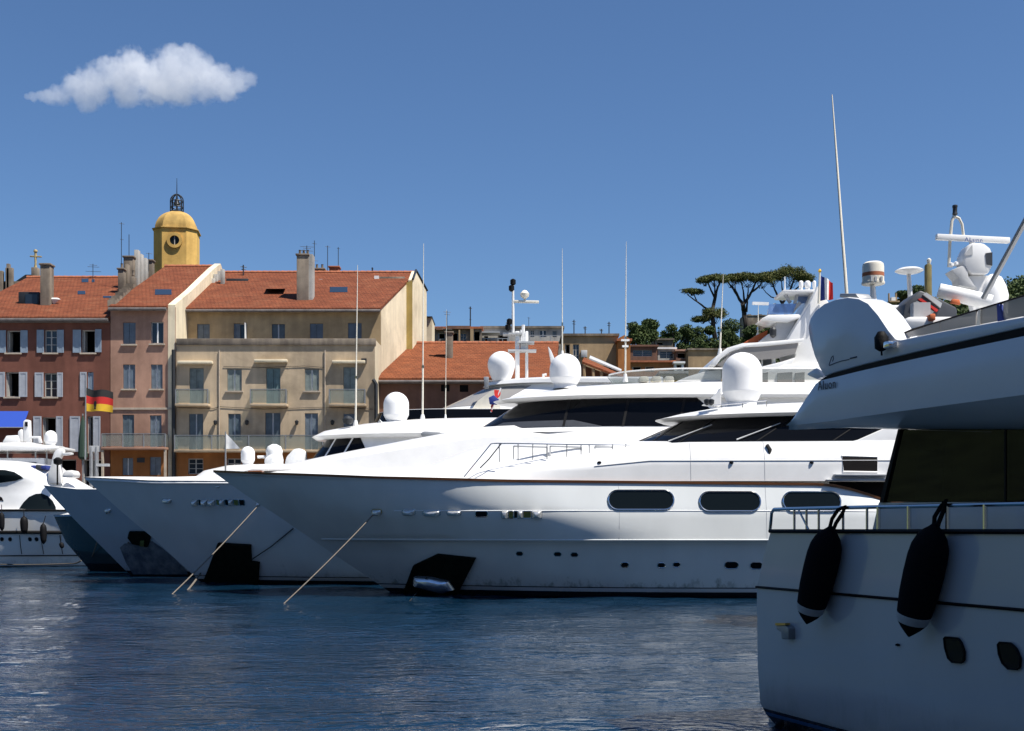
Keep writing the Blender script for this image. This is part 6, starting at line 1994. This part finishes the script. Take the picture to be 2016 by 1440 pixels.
M['hullfg'] = gel_mat('near_white_hull_paint', (0.55, 0.57, 0.60), .24, boot=(0.010, 0.010, 0.012), boot_z=.07, scuff=.25, line_z=[.17, .135, .095], line_col=[(.012, .012, .016), (.03, .12, .32), (.012, .012, .016)])
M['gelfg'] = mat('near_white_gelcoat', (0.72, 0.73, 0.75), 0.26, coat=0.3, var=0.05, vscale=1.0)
fg = thing('near_motor_boat', 'near white motor boat in shade at right with two dark fenders', 'boat', L(2, -2, 0))
WID = 4.5
def oo(a): return 0.0 if a < 7 else -2.25 * ((a - 7) / 6.5) ** 2
lv = [(-.6, .15, -.7), (-.1, .06, -.28), (.10, .02, -.10), (.22, 0., -.04), (.6, 0., -.01), (1.40, 0., 0.), (1.425, .02, .0), (1.72, .12, -.005), (1.985, .24, -.02)]
rows = []
for z, a0, o in lv:
    As = [a0 + (13.4 - a0) * (k / 40) for k in range(41)]
    r = [L(a, o + oo(a), z + (.5 * smooth((a - 5) / 8) if z > 1.5 else 0)) for a in As]
    r2 = [L(a, -WID - o - oo(a), z + (.5 * smooth((a - 5) / 8) if z > 1.5 else 0)) for a in As]
    rows.append((r, r2))
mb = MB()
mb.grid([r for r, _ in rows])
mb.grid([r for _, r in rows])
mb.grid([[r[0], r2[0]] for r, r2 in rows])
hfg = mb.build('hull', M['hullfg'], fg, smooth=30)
mb = MB()
mb.grid([[a - Vector((0, 0, .03)), b - Vector((0, 0, .03))] for a, b in zip(*rows[-1])])
mb.build('deck', mat('weathered_teak', (.15, .135, .11), .8, var=.3, vscale=6, stretch=(4, .4, 1)), fg)
mb = MB().tube([L(a, .008 + oo(a), 1.412) for a in [k * .35 for k in range(36)]], .014, 6)
mb.build('rubbing_strake', M['stripe'], hfg)
mb = MB().tube([rows[-1][0][k] + NB * .01 for k in range(0, 41)], .022, 6)
mb.build('cap_rail', M['stripe'], fg)
# bathing platform at the stern, just awash
mb = MB()
mb.box(-.22, .05, -WID + .25, -.25, -.06, .10)
pl = MB()
for v in mb.v: pl.v.append(tuple(L(v[0], v[1], v[2])))
pl.f = mb.f
pl.build('bathing_platform', M['gelfg'], fg, bevel=.04)
# portlights, fittings
def gdisc(poly, o, th): 
    return gprism(poly, o, o - th)
for pts in (((1858, 1258), (1861, 1255), (1886, 1257), (1892, 1266), (1898, 1284), (1897, 1300), (1893, 1305), (1874, 1304), (1866, 1296), (1860, 1276)),
            ((1964, 1270), (1968, 1265), (1990, 1267), (2000, 1277), (2008, 1296), (2007, 1313), (2003, 1318), (1984, 1317), (1973, 1306), (1966, 1288))):
    k = gdisc(pts, .014, .06).build('portlight', M['blackglass'], fg)
    q = [G(x, y, .016) for x, y in pts]
    MB().tube(q + [q[0], q[1]], .008, 6, cap=False).build('rim', M['black'], k)
k = gprism([(1527, 1229), (1545, 1229), (1552, 1237), (1552, 1259), (1538, 1259), (1537, 1245), (1528, 1240)], .07, -.02).build('exhaust_flap', M['galv'], fg, bevel=.012)
gprism([(1526, 1227), (1546, 1227), (1546, 1231), (1526, 1232)], .085, .03).build('exhaust_lip', M['brass'], k)
MB().lathe(G(1767, 1270, .01), [(.004, -.012), (.02, -.006), (.02, .006), (.004, .012)], 8).build('drain', M['black'], fg)
# rail
ORL = -.06
rail = MB().tube([G(1516, 1045, ORL), G(1519, 1010, ORL), G(1524, 1003, ORL)] + [G(x, lerp(1003, 992, (x - 1520) / 500.0), ORL) for x in range(1560, 2060, 40)] + [G(2040, 991.5, ORL) + DB * EXT], .017, 8).build('rail', M['steel'], fg)
for px in (1564, 1588, 1612, 1660, 1707):
    MB().tube([G(px, lerp(1003, 992, (px - 1520) / 500.0), ORL), G(px, 1046, ORL)], .012, 8).build('stanchion', M['steel'], rail)
for px in (1730, 1790, 1866, 1940):
    MB().tube([G(px, lerp(1003, 992, (px - 1520) / 500.0), ORL), G(px, 1046, ORL)], .020, 8).build('stanchion', M['chrome'], rail)
MB().tube([G(1572, 1004, ORL), G(1592, 1043, ORL)], .010, 6).build('rail_brace', M['steel'], rail)
# cabin
OC = -.42
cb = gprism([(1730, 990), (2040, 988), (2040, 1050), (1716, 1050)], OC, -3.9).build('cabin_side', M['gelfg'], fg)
gl = gprism([(1772, 846), (2040, 846), (2040, 986.5), (1738, 988.5)], OC + .012, OC - .012).build('cabin_glass', M['cabinglass'], fg)
M['reflectblue'] = mat('navy_sky_reflection', (.06, .15, .30), .8, var=.2)  # navy stands in for sky reflected in the cabin glass
M['reflecttan'] = mat('tan_house_reflection', (.42, .25, .10), .6, var=.3, vscale=5)  # tan stands in for buildings reflected in the cabin glass
M['reflectgrey'] = mat('grey_reflection', (.16, .155, .15), .8, var=.3, vscale=7)  # grey for invented shapes imitating reflections in the glass
A0 = GA(1775, 846, OC)[0] + .06
def room(name, m, pts, o0, o1, bev=.02):
    """an upright slab inside the cabin, outlined in (metres forward of the aft wall, height)"""
    MB().prism([L(A0 + a_, o0, z_) for a_, z_ in pts], NB * (o1 - o0)).build(name, m, fg, bevel=bev)
room('sky_reflection_slab', M['reflectblue'], [(0, 1.9), (7, 1.9), (7, 3.0), (0, 3.0)], -1.35, -1.4, 0)
M['cabindark'] = mat('dark_joinery', (.035, .022, .012), .6, var=.3, vscale=4)
ab, zb_ = GA(1744, 988, OC - .03)
at_, zt_ = GA(1777, 846, OC - .03)
MB().prism([L(ab, OC - .03, zb_), L(ab, -3.8, zb_), L(at_, -3.8, zt_), L(at_, OC - .03, zt_)], DB * -.03).build('cabin_bulkhead', M['cabindark'], fg)
room('curtain', M['reflectgrey'], [(.02, 2.2), (.05, 2.78), (.16, 2.70), (.30, 2.68), (.44, 2.80), (.42, 2.62), (.36, 2.2)], -.50, -.53)  # invented grey shape, part of the imitated reflection
room('curtain', M['reflectgrey'], [(.50, 2.2), (.52, 2.55), (.56, 2.55), (.58, 2.2)], -.50, -.53)  # second grey shape of the imitated reflection
room('tan_reflection_slab', M['reflecttan'], [(.55, 2.1), (.60, 2.48), (1.2, 2.45), (1.9, 2.40), (2.3, 2.26), (3.2, 2.22), (3.2, 2.1)], -.8, -.95)  # this and the next three slabs imitate brown and dark reflections
room('low_reflection_slab', M['reflectgrey'], [(.3, 2.0), (.3, 2.24), (3.2, 2.18), (3.2, 2.0)], -.56, -.78)
room('dark_reflection_slab', M['blackcloth'], [(1.55, 2.3), (1.57, 2.52), (1.66, 2.52), (1.68, 2.3)], -.72, -.78)
room('dark_reflection_slab', M['blackcloth'], [(1.8, 2.3), (1.82, 2.5), (1.94, 2.60), (1.96, 2.3)], -.72, -.78)
gprism([(1768, 845), (1773, 845), (1739, 990), (1731, 990)], OC + .03, OC - .05).build('cabin_post', M['stripe'], fg)
gprism([(1977, 846), (1980, 846), (1980, 987), (1977, 987)], OC + .018, OC + .005).build('glass_joint', M['stripe'], gl)
# flybridge moulding
T = interp([(1553, 838), (1580, 795), (1606, 756), (1618, 749), (1640, 744), (1700, 729), (1800, 707), (1900, 686), (2050, 655)])
Bq = interp([(1553, 838), (1580, 836), (1640, 829), (1750, 813), (1900, 793), (2050, 773)])
I_ = interp([(1553, 838), (1575, 840), (1770, 845), (2050, 845)])
rws = []
for px in (1553, 1562, 1572, 1590, 1606, 1618, 1640, 1680, 1720, 1770, 1820, 1880, 1940, 2000, 2050):
    t, bb = G(px, T(px), .05), G(px, Bq(px), .05)
    a, z = GA(px, I_(px), OC if px > 1580 else lerp(.05, OC, (px - 1553) / 27.0))
    inn = G(px, I_(px), OC if px > 1580 else lerp(.05, OC, (px - 1553) / 27.0))
    far = inn + NB * (-3.6)
    topf = t + NB * (-4.3)
    bul = t.lerp(bb, .5) + NB * .03
    bot = bb.lerp(inn, .45) + Vector((0, 0, -.04))
    rws.append([topf, t, bul, bb, bot, inn, far])
rws.append([p + DB * EXT for p in rws[-1]])
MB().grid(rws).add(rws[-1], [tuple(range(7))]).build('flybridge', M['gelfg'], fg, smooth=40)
st = [(1608, 755), (1622, 744), (1640, 735.5), (1700, 719), (1800, 695), (1900, 672), (2050, 638), (2050, 654), (1900, 685), (1800, 706), (1700, 728), (1640, 743), (1618, 748.5)]
gprism(st, .035, -.3).build('dark_stripe', M['stripe'], fg)
fin = [(1622, 742), (1613, 726), (1602, 700), (1593, 668), (1590, 645), (1594, 628), (1604, 612), (1622, 598), (1645, 589), (1668, 585), (1690, 588), (1708, 597), (1728, 620), (1748, 650), (1763, 668), (1772, 669), (1850, 653), (2050, 617), (2050, 637), (1900, 671), (1800, 694), (1700, 718), (1640, 734.5)]
gprism(fin, .05, -.22).build('flybridge_coaming', M['gelfg'], fg, bevel=.02)
for a, c, mm in ((1772, 1850, 'greytint'), (1851, 1921, 'greytint'), (1930, 1963, 'greytint'), (1975, 2050, 'greytint')):
    lo = lambda x: lerp(668, 617, (x - 1772) / 278.0)
    hi = lambda x: interp([(1772, 660), (1800, 648), (1850, 634), (2050, 573)])(x)
    gprism([(a, lo(a) - .5), (a, hi(a)), (c, hi(c)), (c, lo(c) - .5)], -.10, -.115).build('windscreen_panel', M[mm], fg)
gprism([(1964, 634), (1962, 600), (1967, 599), (1974, 631)], -.085, -.12).build('blue_trim', M['navy'], fg)
gprism([(1922, 641), (1926, 611), (1930, 610), (1929, 640)], -.09, -.12).build('windscreen_post', M['cream'], fg)
MB().tube([G(x, interp([(1772, 660), (1800, 648), (1850, 634), (2050, 573)])(x), -.107) for x in range(1772, 2051, 25)] + [G(2047, 574, -.107) + DB * EXT], .010, 6).build('windscreen_trim', M['stripe'], fg)
MB().tube([G(1936, 588, -.5), G(2030, 414, -.5)], .022, 8).build('support_pole', M['galv'], fg)
k = MB().lathe(G(1735, 672, .11), [(.02, -.085), (.055, -.06), (.06, .03), (.03, .08)], 12).build('side_lamp', M['black'], fg)
gprism([(1738, 673), (1749, 671), (1750, 684), (1738, 687)], .15, .06).build('lamp_lens', M['chrome'], k, bevel=.01)
MB().tube([G(1735, 686, .1), G(1736, 700, .08)], .008, 6).build('lamp_cable', M['black'], k)
gprism([(1583, 738), (1606, 722), (1622, 743), (1606, 748)], -.1, -.6).build('aft_seat_nose', M['gelfg'], fg, bevel=.03)
a0 = GA(1667, 580, -.12)
o_ = MB().tube([G(1667, 582, -.12), G(1664, 540, -.12), G(1657, 450, -.12), G(1647, 310, -.12), G(1638, 187, -.12)], [.016, .015, .013, .010, .005], 8).build('whip_antenna', M['cream'], fg)
gprism([(1652, 586), (1653, 578), (1684, 578), (1690, 586)], -.05, -.2).build('antenna_foot', M['galv'], o_, bevel=.01)
# lettering on the side
def lettering(txt, at, h, name, m, par, ux, uz, nrm, slant=0.0, wide=1.0):
    cu = bpy.data.curves.new(name, 'FONT')
    cu.body = txt
    cu.size = h * 1.4
    cu.extrude = .002
    cu.shear = slant
    cu.space_character = 1.12
    tmp = bpy.data.objects.new(name + '_tmp', cu)
    COL.objects.link(tmp)
    dg = bpy.context.evaluated_depsgraph_get()
    me = bpy.data.meshes.new_from_object(tmp.evaluated_get(dg))
    bpy.data.objects.remove(tmp)
    R = Matrix((ux * wide, uz, nrm)).transposed().to_4x4()
    me.transform(Matrix.Translation(at) @ R)
    me.materials.clear()
    me.materials.append(m)
    o = bpy.data.objects.new(name, me)
    COL.objects.link(o)
    attach(o, par)
    return o
UZ = Vector((0, 0, 1))
def slope_dir(p, q):
    return (q - p).normalized()
ux = slope_dir(G(1610, 768, .07), G(1662, 760, .07))
lettering('Aluon', G(1610, 769, .075), .085, 'lettering', M['letters'], fg, ux, UZ, NB, wide=.92)
k = MB()
for pl, r in (([(1632, 719), (1637, 704), (1640, 701), (1641, 706), (1639, 712)], .0035), ([(1633, 720), (1645, 715), (1657, 711), (1672, 708)], .004), ([(1674, 706), (1687, 703)], .007)):
    k.tube([G(x, y, .052) for x, y in pl], r, 6)
k.build('script_logo', M['letters'], fg)
# two big fenders
for lab, tp, bt, wpx, lan in (('left one of the two big dark fenders on the near boat side', (1636, 1036), (1588, 1229), 64, [(1632, 1045), (1638, 1022), (1650, 1004), (1664, 998), (1658, 1012), (1646, 1030), (1640, 1045)]),
                              ('right and larger one of the two big dark fenders on the near boat side', (1842, 1030), (1789, 1254), 75, [(1838, 1045), (1840, 1018), (1852, 998), (1862, 986), (1858, 1004), (1848, 1030), (1844, 1045)])):
    s = G(bt[0], bt[1], 0).y
    r = wpx * s / F / 2
    fender(lab, G(tp[0], tp[1], r * .8), G(bt[0], bt[1], r * 1.0), r, True, [[G(x, y, .02 if i < 2 or i > 4 else ORL + .03) for i, (x, y) in enumerate(lan)]], 'big fenders on the near boat', n=24)

# ------------------------------------------------------------------ boat between the near boat and the front yacht: only its upper gear shows
YE = 25.0
ye = thing('hidden_deck_boat', 'boat behind the near one, its radar, drum and disc antennas showing above', 'boat', (12, YE, 0))
HE = Body(YE, [dict(z=-.5, xs=8.6, xe=21, B=1.9, Le=6, p=1.8), dict(z=2.3, xs=8.0, xe=21, B=2.2, Le=5, p=2.2)], q=1.1)
HE.build('hull', M['hullw'], ye)
boxo('cabin', M['gel_matt'], ye, 8.9, 19, YE - 1.8, YE + 1.8, 2.3, Z_(690, YE) - .01, bevel=.1)
px_prism([(1722, 664), (1730, 655), (2000, 655), (2000, 690), (1735, 690)], YE - 1.9, YE + 1.9, YE).build('flybridge', M['gel'], ye, bevel=.06)
px_prism([(1706, 655), (1712, 614), (1725, 609), (1800, 609), (1800, 655)], YE - .5, YE + .8, YE).build('locker', M['gel'], ye, bevel=.05)
px_prism([(1745, 626), (1776, 626), (1776, 654), (1745, 654)], YE - 1.7, YE - 1.5, YE).build('side_coaming', M['lightgrey'], ye)
px_prism([(1764, 664), (1765, 652), (1776, 651), (1776, 664)], YE - 2.0, YE - 1.72, YE).build('folded_towel', M['orangecloth'], ye, bevel=.03)
# drum and disc antennas
k = MB().lathe(W(1719, 561, YE), [(.20, 0), (.23, .01), (.23, .05), (.215, .06), (.215, .36), (.205, .42), (.16, .455), (.02, .46)], 24).build('drum_antenna', M['cream'], ye, smooth=40)
MB().lathe(W(1719, 545.5, YE), [(.2175, 0), (.2175, .075)], 24).build('drum_band', M['ridge'], k)
for px in (1708, 1716, 1727):
    px_prism([(px, 558), (px, 549), (px + 4, 549), (px + 4, 558)], YE - .235, YE - .20, YE).build('drum_label', M['lightgrey'], k)
MB().tube([W(1718, 562, YE), W(1721, 612, YE)], [.05, .075], 10).build('drum_post', M['gel'], k)
k = MB().lathe(W(1790, 541, YE), [(.03, 0), (.12, .015), (.23, .045), (.285, .075), (.27, .09), (.20, .125), (.10, .145), (.01, .15)], 24).build('disc_antenna', M['gel'], ye, smooth=40)
MB().tube([W(1789, 541, YE), W(1794, 612, YE)], [.04, .055], 10).build('disc_post', M['gel'], k)
k = px_prism([(1824, 655), (1824, 521), (1827, 518), (1835, 521), (1836, 655)], YE + .9, YE + 1.05, YE + .9).build('timber_post', mat('olive_timber', (.17, .14, .05), .8, var=.35, vscale=6), ye, bevel=.02)
MB().lathe(W(1829, 517, YE + .95), [(.03, -.03), (.05, .03), (.045, .06), (.01, .09)], 10).build('post_lamp', M['cream'], k)
# instrument console with red stripe
k = px_prism([(1776, 628), (1782, 598), (1812, 571), (1850, 588), (1885, 606), (1885, 654.5), (1776, 654.5)], YE - 1.2, YE - .2, YE - 1.2).build('console', M['greyplastic'], ye, bevel=.04)
px_prism([(1806, 590), (1812, 588), (1846, 611), (1843, 615)], YE - 1.24, YE - 1.18, YE - 1.2).build('red_stripe', M['red'], k)
px_prism([(1816, 581), (1822, 577), (1853, 598), (1850, 607)], YE - 1.25, YE - 1.18, YE - 1.2).build('display', M['lightgrey'], k)
px_prism([(1793, 602), (1805, 593), (1838, 615), (1830, 622)], YE - 1.235, YE - 1.18, YE - 1.2).build('panel', M['galv'], k)
k = MB().tube([W(1848, 572, YE - .6), W(1900, 584, YE - .7), W(1950, 597, YE - .8)], [.14, .15, .16], 16).build('rolled_cover', M['whitecloth'], ye)
px_prism([(1872, 596), (1876, 588), (1890, 590), (1892, 600)], YE - .9, YE - .8, YE - .9).build('chart_bag', M['orangecloth'], ye, bevel=.02)
# radar on its bracket
k = px_prism([(1866, 536), (1886, 528), (1898, 528), (1900, 548), (1912, 566), (1918, 572), (1882, 566), (1880, 552)], YE - .2, YE + .2, YE).build('radar_bracket', M['lightgrey'], ye, bevel=.02)
px_prism([(1898, 560), (1905, 545), (1950, 545), (1962, 655), (1925, 655)], YE - .1, YE + .1, YE).build('radar_mount', M['gel_matt'], k)
p = px_prism([(1889, 524), (1890, 505), (1898, 488), (1908, 482), (1930, 484), (1942, 493), (1946, 503), (1946, 528), (1938, 544), (1906, 544), (1896, 535)], YE - .22, YE + .22, YE).build('radar_gearbox', M['gel'], ye, bevel=.05)
px_prism([(1932, 504), (1945, 502), (1945, 528), (1934, 526)], YE - .235, YE - .2, YE).build('vent_slot', M['greyplastic'], p)
px_prism([(1892, 505), (1906, 487), (1907, 506), (1892, 508)], YE - .235, YE - .2, YE).build('side_panel', M['lightgrey'], p)
MB().tube([W(1914, 486, YE), W(1914, 474, YE)], .06, 10).build('radar_neck', M['gel'], p)
rb = MB().beam(W(1843, 467, YE - .15), W(1987, 474, YE + .1), .10, .12).build('radar_bar', M['gel'], ye, bevel=.02)
fx = (W(1987, 474, YE + .1) - W(1843, 467, YE - .15)).normalized()
lettering('ALunn', W(1899, 475.5, YE - .14), .085, 'lettering', M['lettersblue'], rb, fx, UZ, Vector((0, -1, 0)), wide=1.15)
k = MB().tube([W(1868, 526, YE), W(1870, 480, YE), W(1874, 436, YE), W(1878, 426, YE)], .032, 8).build('light_mast', M['cream'], ye)
MB().tube([W(1878, 426, YE), W(1888, 430, YE), (W(1894, 442, YE)), W(1897, 466, YE)], .03, 8).build('mast_hoop', M['cream'], k)
MB().lathe(W(1880, 424, YE), [(.04, 0), (.055, .02), (.045, .06), (.045, .14), (.055, .17), (.05, .2), (.01, .215)], 12).build('mast_lamp', M['darkmetal'], k)
MB().lathe(W(1955, 655, YE), [(.28, 0), (.29, .65), (.30, .75), (.25, .95), (.17, 1.11), (.06, 1.18), (.01, 1.19)], 20).build('small_dome', M['dome'], ye, smooth=50)
for i, (px, py) in enumerate(((1873, 524), (1882, 522))):
    MB().lathe(W(px, py, YE - .1), [(.02, -.03), (.05, .0), (.045, .05), (.01, .07)], 10).build('gps_puck', M['gel'], ye)

# ------------------------------------------------------------------ unseen quay and houses added behind the viewer to shade the hulls
q = MB().box(-160, 160, -60, -6, -2, 1.2)
tag(q.build('added_quay', M['stone'], None, bevel=.05), kind='structure')
rnd = random.Random(8)
cols = ['beige', 'pink', 'tan', 'ochretop', 'brown', 'paleyellow', 'greywhite']
names = ['first', 'second', 'third', 'fourth', 'fifth', 'sixth', 'seventh', 'eighth', 'ninth', 'tenth', 'eleventh', 'twelfth']
x = -78.0
for i in range(12):
    w, hh = rnd.uniform(11, 15), rnd.uniform(15, 20)
    b = thing('added_house', 'plain unseen house added behind the viewer to block sky light, %s from the west' % names[i], 'house', (x + w / 2, -16, 1.2), 'added houses behind the viewer')
    boxo('wall', M[cols[i % 7]], b, x, x + w - .02, -28, -16, 1.2, 1.2 + hh)
    a = [(x, -15.5, 1.2 + hh), (x + w - .02, -15.5, 1.2 + hh), (x + w - .02, -22, 3.6 + hh), (x, -22, 3.6 + hh)]
    c = [(x, -22.01, 3.6 + hh), (x + w - .02, -22.01, 3.6 + hh), (x + w - .02, -28.5, 1.2 + hh), (x, -28.5, 1.2 + hh)]
    for r_ in (a, c):
        MB().hexa([Vector(p) + Vector((0, 0, .002)) for p in r_], [Vector(p) + Vector((0, 0, .2)) for p in r_]).build('roof', M['roof'], b)
    for fl_ in range(int(hh / 3.2)):
        for k in range(int(w / 3)):
            xx = x + 1.2 + k * 3.0
            boxo('shutter', M['leafblue'], b, xx, xx + 1.1, -15.99, -15.94, 2.2 + fl_ * 3.2, 4.0 + fl_ * 3.2)
    x += w
